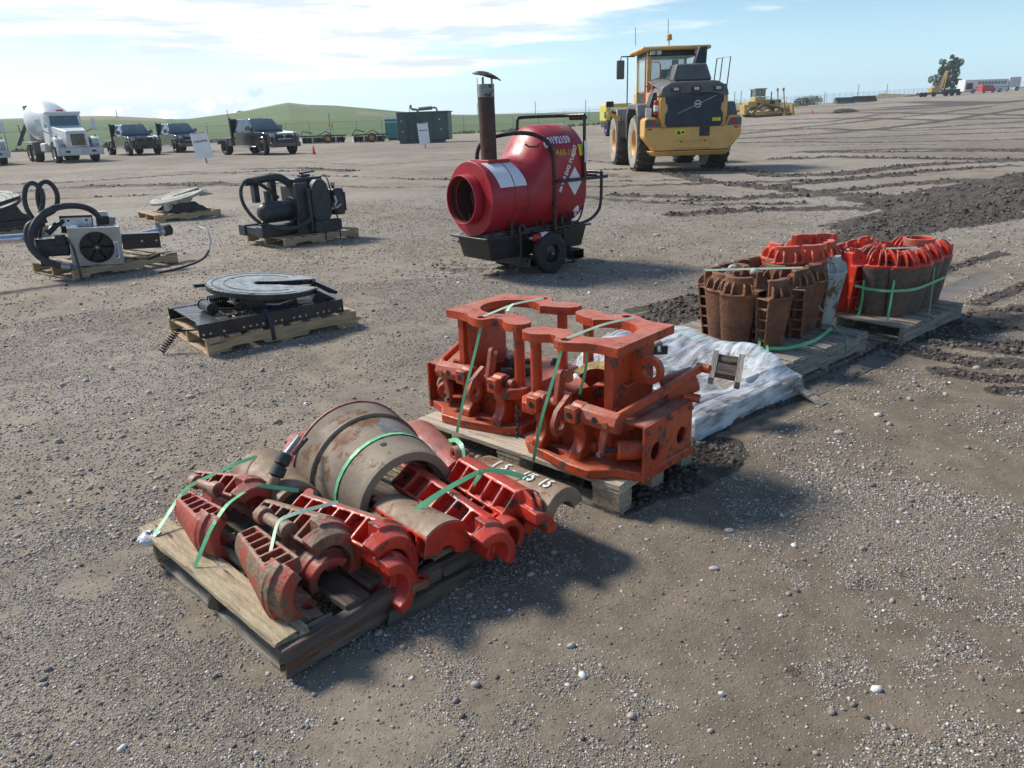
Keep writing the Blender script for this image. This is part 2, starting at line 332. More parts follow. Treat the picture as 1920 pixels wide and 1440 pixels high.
        if remesh:
            r=o.modifiers.new('r','REMESH'); r.mode='VOXEL'; r.voxel_size=remesh; r.use_smooth_shade=True
            q=o.modifiers.new('s','SMOOTH'); q.factor=.5; q.iterations=sm
        elif bev:
            b=o.modifiers.new('b','BEVEL'); b.width=bev; b.segments=bseg; b.limit_method='ANGLE'; b.angle_limit=R(38); b.harden_normals=False
        if smooth and not remesh:
            me.shade_smooth(); me.set_sharp_from_angle(angle=R(smooth))
        return o
def Fr(o,xa,ya,za=None):
    """frame matrix from origin and x axis, approx y axis"""
    o=Vector(o);xa=Vector(xa).normalized(); ya=Vector(ya); za=xa.cross(ya).normalized() if za is None else Vector(za).normalized(); ya=za.cross(xa).normalized()
    m=Matrix.Identity(4)
    for i in range(3): m[i][0]=xa[i];m[i][1]=ya[i];m[i][2]=za[i];m[i][3]=o[i]
    return m
def rz(a): return Matrix.Rotation(R(a),4,'Z')
def TR(v): return Matrix.Translation(Vector(v))
def thing(name,label,cat,mtx=None,group=None):
    o=bpy.data.objects.new(name,None); col.objects.link(o); o.empty_display_size=.1
    o['label']=label;o['category']=cat
    if group:o['group']=group
    if mtx is not None:
        o.matrix_world = mtx if isinstance(mtx,Matrix) else TR(mtx)
    return o
def tag(o,label,cat,group=None,kind=None):
    if label:o['label']=label
    if cat:o['category']=cat
    if group:o['group']=group
    if kind:o['kind']=kind
    return o
def copy_tree(o,parent=None):
    c=o.copy(); col.objects.link(c)
    if parent is not None: c.parent=parent
    for ch in [k for k in col.objects if k.parent==o]: copy_tree(ch,c)
    return c
def circ(cx,cy,r,n=20,a0=0,a1=360): 
    full=abs(a1-a0)>=360
    return [(cx+r*math.cos(R(a0+(a1-a0)*i/n)),cy+r*math.sin(R(a0+(a1-a0)*i/n))) for i in range(n if full else n+1)]
def text(s,size,fn,name,m,parent,bold=0.0,align='CENTER',ext=.0,res=3):
    cu=bpy.data.curves.new('tmp','FONT'); cu.body=s; cu.size=size; cu.offset=bold; cu.align_x=align; cu.align_y='CENTER'; cu.resolution_u=res
    t=bpy.data.objects.new('tmp',cu); col.objects.link(t); dg=bpy.context.evaluated_depsgraph_get(); me=bpy.data.meshes.new_from_object(t.evaluated_get(dg))
    bpy.data.objects.remove(t); bpy.data.curves.remove(cu)
    bm=bmesh.new(); bm.from_mesh(me)
    bmesh.ops.subdivide_edges(bm,edges=[e for e in bm.edges if e.calc_length()>size*.25],cuts=2)
    bmesh.ops.triangulate(bm,faces=bm.faces)
    for v in bm.verts: v.co=Vector(fn(v.co.x,v.co.y))
    bm.to_mesh(me);bm.free(); me.name=name; o=bpy.data.objects.new(name,me); col.objects.link(o); me.materials.clear(); me.materials.append(M(m) if isinstance(m,str) else m); o.parent=parent
    return o
# ---------------- terrain ----------------
def ss(v,a,b):
    t=np.clip((v-a)/(b-a),0,1); return t*t*(3-2*t)
SKX=[-60000,-300,0,130,219,281,353,375,420,469,516,562,600,649,715,781,846,901,956,1123,1300,1420,1471,1535,1600,1646,1666,1719,1760,1900,2300,60000]
SKE=[20,30,34,34,33,28,22,22,26,31,38.7,45.6,40,37,29,20.5,14,11,11,9,8,18,23,18,15,20,26,24,14,16,20,10]
SKD=[420,420,420,430,430,480,520,520,470,450,440,430,440,450,480,560,650,700,700,600,500,230,185,205,225,245,255,265,300,330,330,420]
def azpx(az): # pixel column of an azimuth on the horizon
    return 960+FP*np.tan(np.clip(az,-1.5,1.5))/math.cos(PITCH)*1.0
FENCE=[G(-420,306),G(0,286),G(250,275),G(430,266),G(560,260),G(700,256),G(855,251),G(970,246),A(1123,229.5,114),A(1395,208,150),A(1540,193,205),A(1750,179,262),A(1960,170,300)]
FAZ=np.array([math.atan2(p.x,p.y) for p in FENCE]); FR=np.array([math.hypot(p.x,p.y) for p in FENCE])
def fence_r(az): return np.interp(az,FAZ,FR)
def lot(x,y): return .033*np.maximum(0,x)*ss(y,25,80)
def terrain(x,y):
    x=np.asarray(x,float);y=np.asarray(y,float)
    r=np.hypot(x,y);az=np.arctan2(x,y)
    h=lot(x,y)
    fr=fence_r(az)+3; px=azpx(az); D=np.interp(px,SKX,SKD)/np.maximum(.3,np.cos(az)); e=np.interp(px,SKX,SKE)
    hr=1.58+D*np.maximum(.2,np.cos(az))*e/1400/1.125
    he=lot(fr*np.sin(az),fr*np.cos(az))
    t=np.clip((r-fr)/np.maximum(20,D-fr),0,1.0); s_=t*t*(3-2*t)*.55+t*.45
    hf=he+(hr-he)*s_; over=np.clip((r-D)/400,0,1); hf=hf-over*(hr+25)*np.where(r>D,1,0)
    rear=ss(np.abs(az),1.3,1.7); out=np.where(r>fr,hf,h)
    return out*(1-rear)
def TH(x,y): return float(terrain(x,y))
# mud strokes: (pixel polyline, half width in metres, strength)
ST=[([(1200,612),(1270,590),(1340,565)],.22,1),([(1190,585),(1300,560)],.10,.7),
 ([(1600,450),(1750,420),(1920,380),(2050,350)],.42,1),([(1620,425),(1760,392),(1960,345)],.5,.8),([(1660,388),(1780,360),(1960,325)],.45,.75),([(1570,462),(1700,440),(1900,408)],.22,.8),
 ([(1240,322),(1330,342),(1420,352),(1560,368),(1750,372)],.28,.9),([(1370,318),(1450,331),(1560,328),(1720,312),(1980,298)],.35,.9),
 ([(1080,352),(1330,345),(1500,340),(1700,330)],.2,.7),([(1080,342),(1200,341),(1330,337)],.14,.6),([(1150,367),(1400,373),(1560,362),(1720,345)],.2,.8),([(1240,379),(1450,374),(1600,366)],.16,.7),
 ([(1270,405),(1400,396),(1560,392),(1720,396)],.22,.85),([(1440,352),(1560,340),(1700,326),(1900,312)],.25,.8),([(1460,299),(1560,296),(1700,298),(1960,300)],.4,.8),([(1500,287),(1640,286),(1800,284),(1960,285)],.35,.7),([(1520,285),(1700,281),(1960,282)],.5,.7),
 ([(1600,376),(1700,380),(1800,372)],.3,.8),([(1720,345),(1800,338),(1960,345)],.4,.6),
 ([(1470,203),(1560,199),(1710,191),(1855,194),(1930,187)],2.2,.85),([(1700,199),(1800,196),(1880,191)],3,.8),([(1640,206),(1730,203),(1790,199)],2,.7),
 ([(1390,252),(1520,238),(1640,225),(1750,214),(1860,200)],.55,.7),([(1390,260),(1560,250),(1700,236),(1860,213),(1930,203)],.55,.75),([(1400,237),(1560,228),(1650,215),(1750,206)],.5,.6),([(1480,262),(1660,257),(1930,247)],.45,.6),([(1560,246),(1740,240),(1930,228)],.5,.65),([(1620,212),(1770,214),(1930,217)],.8,.7),([(1390,268),(1500,266),(1640,268),(1930,262)],.35,.75),([(1400,244),(1540,242),(1700,246),(1930,240)],.5,.7),([(1470,225),(1600,222),(1760,226),(1930,222)],.7,.75),([(900,362),(1100,372),(1300,385),(1500,383)],.2,.5),([(1000,322),(1200,318),(1420,322)],.2,.5),([(1400,275),(1560,272),(1750,272)],.3,.5),
 ([(1760,640),(1850,655),(1940,660)],.16,1),([(1730,668),(1830,680),(1940,690)],.10,1),([(1800,620),(1880,612),(1960,600)],.18,.8),([(1850,590),(1940,580)],.12,.7),([(1760,700),(1860,712),(1940,715)],.08,.9),([(1870,735),(1940,735)],.07,.8),([(1690,600),(1780,612),(1860,605)],.22,.5),
 
 ([(0,366),(90,356),(200,350),(400,343),(520,350)],.28,.55),([(-60,350),(120,343),(300,330),(480,322),(620,320)],.3,.55),([(150,352),(300,348),(430,346)],.5,.7),([(470,318),(560,316),(650,321)],.4,.7),([(0,340),(150,330),(330,322),(560,330),(840,338)],.2,.4),([(300,355),(520,345),(700,352),(860,352)],.2,.45),([(0,375),(170,372),(330,365)],.2,.4),([(560,305),(700,310),(860,300)],.25,.4),([(930,300),(1080,320),(1170,333)],.3,.4),([(1080,300),(1150,306)],.3,.4),
 ([(1185,900),(1240,880),(1300,850)],.22,1),([(1260,900),(1330,880)],.10,1),([(1290,850),(1360,835)],.08,1),([(1185,925),(1260,905),(1330,870)],.13,1.25),([(1300,845),(1370,850)],.07,1.2),([(1170,955),(1210,945)],.05,.8),
 ([(1330,815),(1500,745),(1600,700),(1700,655)],.045,1),([(1500,735),(1600,690),(1680,645)],.06,.9),([(1830,575),(1900,545),(1960,520)],.08,.8),([(1650,545),(1700,530),(1760,500)],.08,.8),([(1740,520),(1800,498),(1880,478)],.07,.9),
 ([(1480,1265),(1540,1250),(1560,1290)],.03,.22),([(1605,1100),(1650,1060),(1700,1080)],.05,.35),
 ([(900,455),(1000,480),(1080,500)],.5,.25),([(850,500),(960,515),(1060,520)],.35,.3),([(1500,212),(1600,213)],1.5,.5)]
def seg(px,py,a,b):
    dx,dy=b[0]-a[0],b[1]-a[1]; t=np.clip(((px-a[0])*dx+(py-a[1])*dy)/(dx*dx+dy*dy+1e-9),0,1)
    return np.hypot(px-a[0]-t*dx,py-a[1]-t*dy)
def groundpt(x,y):
    # intersect with lot surface by iteration
    d=ray(x,y); t=CH/max(1e-4,-d.z) if d.z<-1e-3 else 60
    t=min(t,260)
    lo,hi=.5,None
    tt=.5
    while tt<330:
        P=Vector((0,0,CH))+d*tt
        if P.z<=float(lot(P.x,P.y)): return P
        tt*=1.01
    return Vector((0,0,CH))+d*tt
STW=[([tuple(groundpt(*p)[:2]) for p in pts],w,s) for pts,w,s in ST]
def mudmask(x,y):
    out=np.zeros_like(x)
    for pts,w,s in STW:
        P=np.array(pts); lo=P.min(0)-w*2.5; hi=P.max(0)+w*2.5
        k=np.where((x>lo[0])&(x<hi[0])&(y>lo[1])&(y<hi[1]))[0]
        if not len(k): continue
        d=np.full(len(k),1e9)
        for a,b in zip(pts[:-1],pts[1:]): d=np.minimum(d,seg(x[k],y[k],a,b))
        out[k]=np.maximum(out[k],s*(1-ss(d,w*.55,w*1.45)))
    return out
def vnoise(x,y,f,seed=0):
    """cheap smooth value noise"""
    x=x*f+seed*17.3;y=y*f-seed*9.1
    xi=np.floor(x).astype(np.int64);yi=np.floor(y).astype(np.int64);fx=x-xi;fy=y-yi;fx=fx*fx*(3-2*fx);fy=fy*fy*(3-2*fy)
    def h(a,b):
        n=(a*374761393+b*668265263+seed*1442695)&0x7fffffff; n=((n^(n>>13))*1274126177)&0x7fffffff; return ((n^(n>>16))&0xffff)/65535.
    return (h(xi,yi)*(1-fx)+h(xi+1,yi)*fx)*(1-fy)+(h(xi,yi+1)*(1-fx)+h(xi+1,yi+1)*fx)*fy
def fbm(x,y,f,seed=0,o=4):
    s=0;a=1;t=0
    for i in range(o): s=s+a*vnoise(x,y,f*2**i,seed+i);t+=a;a*=.5
    return s/t
RUT=[(groundpt(1345,835),groundpt(1500,748)),(groundpt(1500,738),groundpt(1665,662)),(groundpt(1720,575),groundpt(1860,515))]
def groundz(x,y,mud):
    r=np.hypot(x,y); z=terrain(x,y); near=1-ss(r,60,120)
    z=z+near*(fbm(x,y,.35,3,3)-.5)*.05*ss(r,5,14)+(fbm(x,y,2.2,5,3)-.5)*.016*near
    cl=fbm(x,y,7,8,4); z=z+mud*near*((cl-.36)*.13*np.clip(r/9,.55,1.3))
    d=np.minimum(seg(x,y,RUT[1][0][:2],RUT[1][1][:2]),seg(x,y,RUT[2][0][:2],RUT[2][1][:2])); z=z-.02*(1-ss(d,.07,.13))
    return z
ca=np.concatenate([np.linspace(-180,-45,46)[:-1],np.linspace(-45,45,761)[:-1],np.linspace(45,180,46)[:-1]]); ca=np.radians(ca)
rr_=np.concatenate([[.25,.6],np.geomspace(1.0,130,800)[:-1],np.geomspace(130,800,150)[:-1],np.geomspace(800,1500,6)])
na,nr=len(ca),len(rr_)
X=(rr_[:,None]*np.sin(ca)[None]).ravel();Y=(rr_[:,None]*np.cos(ca)[None]).ravel()
mud=mudmask(X,Y); Z=groundz(X,Y,mud)
azv=np.arctan2(X,Y);rv=np.hypot(X,Y);fr_=fence_r(azv)+3; px_=azpx(azv); Dv=np.interp(px_,SKX,SKD)/np.maximum(.3,np.cos(azv))
tt_=np.clip((rv-fr_)/np.maximum(20,Dv-fr_),0,1.6)
thr=np.interp(px_,[-500,0,130,330,380,430,600,640,760,1300,1400,1500],[.8,.75,.58,.58,2,.80,.70,2,2,2,.0,.0])
dry=ss(tt_,thr-.03,thr+.03); dry=np.maximum(dry,(1-ss(rv-fr_,2,9))*.9)
dry=np.maximum(dry,((px_>690)&(px_<900)&(tt_>.45)&(tt_<.62))*.8*(fbm(X,Y,.02,4)>.5))
fine=ss(X+.25*(fbm(X,Y,.9,55,3)-.5)*4,-.7,.9)*(1-ss(rv+2*(fbm(X,Y,.7,57,3)-.5),4.6,7.5))
fld=(rv>fr_+.5).astype(float)
idx=np.arange(na*nr).reshape(nr,na); a_=idx[:-1]; b_=np.roll(idx,-1,1)[:-1]; c_=np.roll(idx,-1,1)[1:]; d_=idx[1:]
Q=np.stack([a_,d_,c_,b_],-1).reshape(-1,4)[:, ::-1]
fq=fld[Q].mean(1)>.5
def npmesh(name,V,F,m,attrs=None,smooth=True):
    me=bpy.data.meshes.new(name); k=F.shape[1]
    me.vertices.add(len(V)); me.vertices.foreach_set('co',V.astype(np.float32).ravel())
    me.loops.add(F.size); me.loops.foreach_set('vertex_index',F.astype(np.int32).ravel())
    me.polygons.add(len(F)); me.polygons.foreach_set('loop_start',np.arange(0,F.size,k,dtype=np.int32))
    me.update(calc_edges=True); me.polygons.foreach_set('use_smooth',np.full(len(F),smooth))
    for n_,v in (attrs or {}).items():
        at=me.attributes.new(n_,'FLOAT','POINT'); at.data.foreach_set('value',v.astype(np.float32))
    me.materials.append(m); o=bpy.data.objects.new(name,me); col.objects.link(o); return o
def submesh(name,sel,m,attrs):
    F=Q[sel]; u,inv=np.unique(F.ravel(),return_inverse=True)
    return npmesh(name,np.stack([X,Y,Z],-1)[u],inv.reshape(-1,4),m,{k:v[u] for k,v in attrs.items()})
def ground_mat():
    m=bpy.data.materials.new('gravel_ground'); m.use_nodes=True; t=m.node_tree;n=t.nodes;l=t.links; b=n['Principled BSDF']
    tc=n.new('ShaderNodeTexCoord'); v=tc.outputs['Object']
    def noi(s,d=5,r=.6,st=None):
        q=n.new('ShaderNodeTexNoise');q.inputs['Scale'].default_value=s;q.inputs['Detail'].default_value=d;q.inputs['Roughness'].default_value=r
        if st:
            mp=n.new('ShaderNodeMapping');mp.inputs['Scale'].default_value=st;mp.inputs['Rotation'].default_value=(0,0,.35);l.new(v,mp.inputs[0]);l.new(mp.outputs[0],q.inputs['Vector'])
        else: l.new(v,q.inputs['Vector'])
        return q.outputs['Fac']
    def rmp(f,a,c,lo=0,hi=1):
        q=n.new('ShaderNodeMapRange');q.interpolation_type='SMOOTHSTEP';l.new(f,q.inputs[0]);q.inputs[1].default_value=a;q.inputs[2].default_value=c;q.inputs[3].default_value=lo;q.inputs[4].default_value=hi;return q.outputs[0]
    def mix(f,a,c,bt='MIX'):
        q=n.new('ShaderNodeMix');q.data_type='RGBA';q.blend_type=bt
        if isinstance(f,(int,float)):q.inputs[0].default_value=f
        else:l.new(f,q.inputs[0])
        for k,w in((6,a),(7,c)):
            if isinstance(w,tuple):q.inputs[k].default_value=(*w,1)
            else:l.new(w,q.inputs[k])
        return q.outputs[2]
    def ma(op,a,c):
        q=n.new('ShaderNodeMath');q.operation=op
        for i,w in enumerate((a,c)):
            if isinstance(w,(int,float)):q.inputs[i].default_value=w
            else:l.new(w,q.inputs[i])
        return q.outputs[0]
    def vor(s,f='F1'):
        q=n.new('ShaderNodeTexVoronoi');q.inputs['Scale'].default_value=s;l.new(v,q.inputs['Vector']);return q
    soil=mix(rmp(noi(1.3,6),.35,.68),(.285,.240,.183),(.205,.172,.132))
    soil=mix(rmp(noi(.22,4,.6),.42,.62),soil,(.30,.268,.222))
    af=n.new('ShaderNodeAttribute');af.attribute_name='fine';soil=mix(ma('MULTIPLY',af.outputs['Fac'],.85),soil,mix(rmp(noi(2.2,6),.35,.65),(.225,.180,.130),(.165,.132,.096)))
    v1=vor(95);v2=vor(38)
    def cellv(vv,):
        s_=n.new('ShaderNodeSeparateColor');l.new(vv.outputs['Color'],s_.inputs[0]);return s_.outputs
    c1=cellv(v1);c2=cellv(v2)
    an=n.new('ShaderNodeAttribute');an.attribute_name='far'
    peb1=mix(c1[1],(.19,.162,.133),(.50,.45,.385)); peb2=mix(c2[1],(.18,.16,.145),(.58,.55,.50))
    m1=ma('MULTIPLY',rmp(v1.outputs['Distance'],.55,.35),rmp(c1[0],.35,.45)); m2=ma('MULTIPLY',rmp(v2.outputs['Distance'],.42,.3),rmp(c2[0],.70,.76))
    m1=ma('MULTIPLY',m1,an.outputs['Fac']);m2=ma('MULTIPLY',m2,an.outputs['Fac'])
    patch=rmp(noi(1.1,4,.65),.36,.6)
    gcol=mix(ma('MULTIPLY',ma('MULTIPLY',m1,patch),ma('SUBTRACT',1.0,ma('MULTIPLY',af.outputs['Fac'],.6))),soil,peb1); gcol=mix(ma('MULTIPLY',m2,rmp(noi(.9,3),.35,.6)),gcol,peb2)
    big=noi(.09,5,.6,(1,.35,1)); gcol=mix(.45,gcol,mix(rmp(big,.35,.65),(.62,.6,.58),(1.25,1.22,1.2)),'MULTIPLY')
    gcol=mix(.5,gcol,mix(rmp(noi(6,8,.75),.35,.65),(.65,.65,.65),(1.3,1.3,1.3)),'MULTIPLY')
    at=n.new('ShaderNodeAttribute');at.attribute_name='mud'
    mf=rmp(ma('ADD',ma('ADD',at.outputs['Fac'],ma('MULTIPLY',ma('SUBTRACT',noi(.55,4,.6),.5),.8)),ma('MULTIPLY',ma('SUBTRACT',noi(4.5,8,.7),.5),1.5)),.30,.56)
    mcol=mix(rmp(noi(11,7,.7),.35,.65),(.062,.052,.043),(.125,.105,.085))
    cc=mix(ma('MULTIPLY',mf,.92),gcol,mcol)
    l.new(cc,b.inputs['Base Color']); 
    l.new(rmp(mf,0,1,.92,.7),b.inputs['Roughness']); b.inputs['Specular IOR Level'].default_value=.25
    hh=ma('ADD',ma('MULTIPLY',m1,.0035),ma('MULTIPLY',m2,.007)); hh=ma('ADD',hh,ma('MULTIPLY',noi(120,4,.7),.004)); hh=ma('ADD',hh,ma('MULTIPLY',noi(28,6,.7),ma('ADD',.008,ma('MULTIPLY',mf,.05))))
    bp=n.new('ShaderNodeBump');bp.inputs['Strength'].default_value=.9;bp.inputs['Distance'].default_value=1.0;l.new(hh,bp.inputs['Height']);l.new(bp.outputs[0],b.inputs['Normal'])
    return m
def field_mat():
    m=bpy.data.materials.new('crop_field'); m.use_nodes=True; t=m.node_tree;n=t.nodes;l=t.links; b=n['Principled BSDF']; b.inputs['Roughness'].default_value=.9; b.inputs['Specular IOR Level'].default_value=.1
    tc=n.new('ShaderNodeTexCoord')
    def noi(s,d,st):
        mp=n.new('ShaderNodeMapping');mp.inputs['Scale'].default_value=st;mp.inputs['Rotation'].default_value=(0,0,.2);l.new(tc.outputs['Object'],mp.inputs[0]);q=n.new('ShaderNodeTexNoise');q.inputs['Scale'].default_value=s;q.inputs['Detail'].default_value=d;l.new(mp.outputs[0],q.inputs['Vector'])
        r=n.new('ShaderNodeMapRange');l.new(q.outputs['Fac'],r.inputs[0]);r.inputs[1].default_value=.35;r.inputs[2].default_value=.65;return r.outputs[0]
    def mix(f,a,c):
        q=n.new('ShaderNodeMix');q.data_type='RGBA';l.new(f,q.inputs[0])
        for k,w in((6,a),(7,c)):
            if isinstance(w,tuple):q.inputs[k].default_value=(*w,1)
            else:l.new(w,q.inputs[k])
        return q.outputs[2]
    g=mix(noi(.05,8,(.2,1.6,1)),(.065,.115,.035),(.13,.18,.075)); g=mix(noi(.012,4,(1,1,1)),g,(.15,.19,.085))
    d=mix(noi(.5,6,(1,1,1)),(.31,.25,.14),(.19,.17,.085)); at=n.new('ShaderNodeAttribute');at.attribute_name='dry'
    l.new(mix(at.outputs['Fac'],g,d),b.inputs['Base Color']); return m
GM=ground_mat()
o=submesh('ground',~fq,GM,{'mud':mud,'fine':fine,'far':.12+.88*ss(rv,5.5,11)}); tag(o,None,None,kind='structure')
o=submesh('field',fq,field_mat(),{'dry':dry}); tag(o,None,None,kind='structure')
def gz(x,y):
    x=np.array([x],float);y=np.array([y],float); return float(groundz(x,y,mudmask(x,y))[0])
# ---------------- gravel and clods ----------------
def ico(sub):
    bm=bmesh.new(); bmesh.ops.create_icosphere(bm,subdivisions=sub,radius=1); V=np.array([v.co[:] for v in bm.verts]);F=np.array([[v.index for v in f.verts] for f in bm.faces]);bm.free();return V,F
def scatter(name,P,S,m,sub=1,flat=(.42,.85),rough=.26,kind='stuff',sink=.25):
    V,F=ico(sub); n_=len(P); k=len(V)
    var=[V*(1+rng.uniform(-rough,rough,(k,1))) for _ in range(12)]; var=np.array(var)[rng.integers(0,12,n_)]
    sx=rng.uniform(.75,1.35,n_);sz=rng.uniform(flat[0],flat[1],n_)
    var=var*np.stack([sx,1/sx,sz],-1)[:,None,:]*S[:,None,None]
    a=rng.uniform(0,6.283,n_);tl=rng.normal(0,.3,n_)
    x=var[...,0];z=var[...,2]; x2=x*np.cos(tl)[:,None]+z*np.sin(tl)[:,None]; z2=-x*np.sin(tl)[:,None]+z*np.cos(tl)[:,None]; y=var[...,1]
    c,s_=np.cos(a)[:,None],np.sin(a)[:,None]
    W_=np.stack([x2*c-y*s_,x2*s_+y*c,z2],-1)+P[:,None,:]; W_[...,2]+=(S*sz*(1-sink*2)*.5)[:,None]
    FF=(F[None]+(np.arange(n_)*k)[:,None,None]).reshape(-1,3)
    col_=np.repeat(rng.uniform(0,1,n_),k); hue=np.repeat(rng.uniform(0,1,n_),k)
    o=npmesh(name,W_.reshape(-1,3),FF,m,{'tone':col_,'hue':hue}); tag(o,None,None,kind=kind); return o
def peb_mat(name,stops,rough=.75):
    m=bpy.data.materials.new(name); m.use_nodes=True;t=m.node_tree;n=t.nodes;l=t.links;b=n['Principled BSDF'];b.inputs['Roughness'].default_value=rough; b.inputs['Specular IOR Level'].default_value=.35
    at=n.new('ShaderNodeAttribute');at.attribute_name='tone'; cr=n.new('ShaderNodeValToRGB'); e=cr.color_ramp.elements
    while len(e)<len(stops): e.new(.5)
    for i,(p,c) in enumerate(stops): e[i].position=p;e[i].color=(*c,1)
    l.new(at.outputs['Fac'],cr.inputs[0]); l.new(cr.outputs[0],b.inputs['Base Color']); return m
PM=peb_mat('gravel_pebbles',[(0,(.10,.092,.085)),(.28,(.20,.18,.155)),(.55,(.31,.275,.23)),(.76,(.42,.385,.34)),(.86,(.36,.24,.15)),(.9,(.52,.49,.45)),(1,(.70,.68,.64))])
def samp(n_,r0,r1,amax=42):
    if r1<9: amax=56; n_=int(n_*1.33)
    r=np.sqrt(rng.uniform(r0*r0,r1*r1,n_));a=np.radians(rng.uniform(-amax,amax,n_)); return r*np.sin(a),r*np.cos(a)
PS=[];SS=[]
for n_,r0,r1,s0,s1,th in ((230000,1.1,3.4,.0016,.0038,.36),(15000,1.1,3.6,.0038,.0075,.38),(150000,3.2,8,.0028,.0058,.34),(16000,3.2,8,.006,.010,.38),(34000,7.5,17,.008,.014,.4),(700,1.2,5,.009,.017,.3),(900,4,15,.014,.026,.3)):
    x,y=samp(n_,r0,r1); d=fbm(x,y,1.7,21,4)+.35*(fbm(x,y,9,31,2)-.5); md=mudmask(x,y); fn=ss(x,-.7,.9)*(1-ss(np.hypot(x,y),4.6,7.5)); k=(d>th+.07*fn)&(md<.45)|(rng.uniform(0,1,len(x))<.16)&(md<.45)
    for q0,q1 in RUT: k&=seg(x,y,q0[:2],q1[:2])>.1
    x,y,md=x[k],y[k],md[k]; PS.append(np.stack([x,y,groundz(x,y,md)],-1)); SS.append(rng.uniform(0,1,len(x))**2.2*(s1-s0)+s0)
scatter('gravel',np.concatenate(PS),np.concatenate(SS),PM)
PS=[];SS=[]
for n_,r0,r1,s0,s1 in ((120000,2,6.5,.003,.018),(90000,5.5,14,.006,.026),(70000,13,32,.012,.045)):
    x,y=samp(n_,r0,r1,38); md=mudmask(x,y); k=(md+1.1*(fbm(x,y,3.3,41,4)-.5)*2+.9*(fbm(x,y,.6,43,3)-.5)*2)*rng.uniform(.3,1,len(x))>.5; k&=md>.1; x,y,md=x[k],y[k],md[k]
    PS.append(np.stack([x,y,groundz(x,y,md)],-1)); SS.append(rng.uniform(0,1,len(x))**3*(s1-s0)+s0)
CM=peb_mat('mud_clods',[(0,(.06,.05,.042)),(.5,(.10,.085,.07)),(.85,(.15,.128,.105)),(1,(.2,.17,.14))],.95)
scatter('mud_clods',np.concatenate(PS),np.concatenate(SS),CM,1,(.6,1),.35,sink=.35)
rm=mat('smooth_mud',(.16,.14,.115),(.12,.105,.088),5,.7,bump=.3)
for q0,q1 in (RUT[1],RUT[2]):
    d=(q1-q0);L=d.length;d.normalize();s_=Vector((d.y,-d.x,0));b=MB();n_=40;w=.085 if q0 is RUT[1][0] else .11
    vs=[];fs=[]
    for i in range(n_+1):
        for j in range(5):
            p=q0+d*L*i/n_+s_*(w*(j/2-1)+random.uniform(-.008,.008)*(j in(0,4))); vs.append((p.x,p.y,gz(p.x,p.y)+.006+(-.004 if j in(0,4) else .002)))
    for i in range(n_):
        for j in range(4): a=i*5+j; fs.append((a,a+5,a+6,a+1))
    tag(b.add(vs,fs).build('track',rm),None,None,kind='structure')
# ---------------- pallets ----------------
PX=Vector((.782,.623,0)); PY=Vector((-.623,.782,0))
def board(b_name,m,a,b,parent,jit=.002,rag=0):
    (x0,y0,z0),(x1,y1,z1)=a,b; L=max(x1-x0,y1-y0); ax=0 if x1-x0>=y1-y0 else 1; n=max(4,int(L/.07)); bb=MB(); vs=[];fs=[]
    ct=((x0+x1)/2,(y0+y1)/2,(z0+z1)/2); tw=random.uniform(-jit,jit)
    for i in range(n+1):
        t=i/n; e=(i in(0,n))
        q=[(x0,y0),(x1,y1)]
        for (sy,sz) in ((0,0),(1,0),(1,1),(0,1)):
            j1=random.uniform(-jit,jit)*(1.0);j2=random.uniform(-jit,jit)*.4
            if ax==0: p=(x0+(x1-x0)*t+(random.uniform(-rag,rag)-rag*.5 if e else 0),(y0,y1)[sy]+j1,(z0,z1)[sz]+j2+tw*(t-.5)*2)
            else: p=((x1,x0)[sy]+j1,y0+(y1-y0)*t+(random.uniform(-rag,rag)-rag*.5 if e else 0),(z0,z1)[sz]+j2+tw*(t-.5)*2)
            # rotate to local: long axis = X for wood grain
            d=(p[0]-ct[0],p[1]-ct[1],p[2]-ct[2]); vs.append(d if ax==0 else (d[1],-d[0],d[2]))
    for i in range(n):
        A_=i*4;B_=A_+4
        fs+=[(A_+j,A_+(j+1)%4,B_+(j+1)%4,B_+j) for j in range(4)]
    fs+=[(3,2,1,0),tuple(n*4+j for j in range(4))]
    o=bb.add(vs,fs).build(b_name,m,parent,smooth=0,bev=.0018,bseg=1)
    o.location=ct
    if ax==1:o.rotation_euler=(0,0,R(90))
    return o
def pallet(label,org,L,W,boards,wood,H=.135,xax=None,yax=None,sw=.038,bt=.018,stw=None,bottom=3,edgewood=None,notch=True,n_str=3,group='wooden pallets under the equipment'):
    t=thing('wooden_pallet',label,'pallet',Fr(org,xax or PX,yax or PY),group)
    z1=H-bt
    for k in range(n_str):
        y0=(W-sw)*k/(n_str-1)
        s=MB(); b0=bt if bottom else 0; w_=stw or wood
        if notch:
            nx=.2*L; pr=[(0,b0),(.14*L,b0),(.15*L,b0+.03),(.34*L,b0+.03),(.36*L,b0),(.64*L,b0),(.66*L,b0+.03),(.85*L,b0+.03),(.86*L,b0),(L,b0),(L,z1),(0,z1)]
        else: pr=[(0,b0),(L,b0),(L,z1),(0,z1)]
        T=Matrix(((1,0,0,0),(0,0,-1,y0+sw),(0,1,0,0),(0,0,0,1)))
        s.prism(pr,0,sw,T=T).build('stringer',w_,t,smooth=0,bev=.002,bseg=1)
    for (x0,x1,*r) in boards:
        dy0=r[0] if r else 0; dy1=r[1] if len(r)>1 else 0; ww=r[2] if len(r)>2 else wood
        board('deck_board',ww,(x0,0+dy0,z1+.0005),(x1,W+dy1,H),t,rag=.006)
    for k in range(bottom):
        x0=(L-.09)*k/(bottom-1) if bottom>1 else 0
        board('bottom_board',wood,(x0,.001,0.0),(x0+.09,W-.001,bt-.0005),t)
    return t
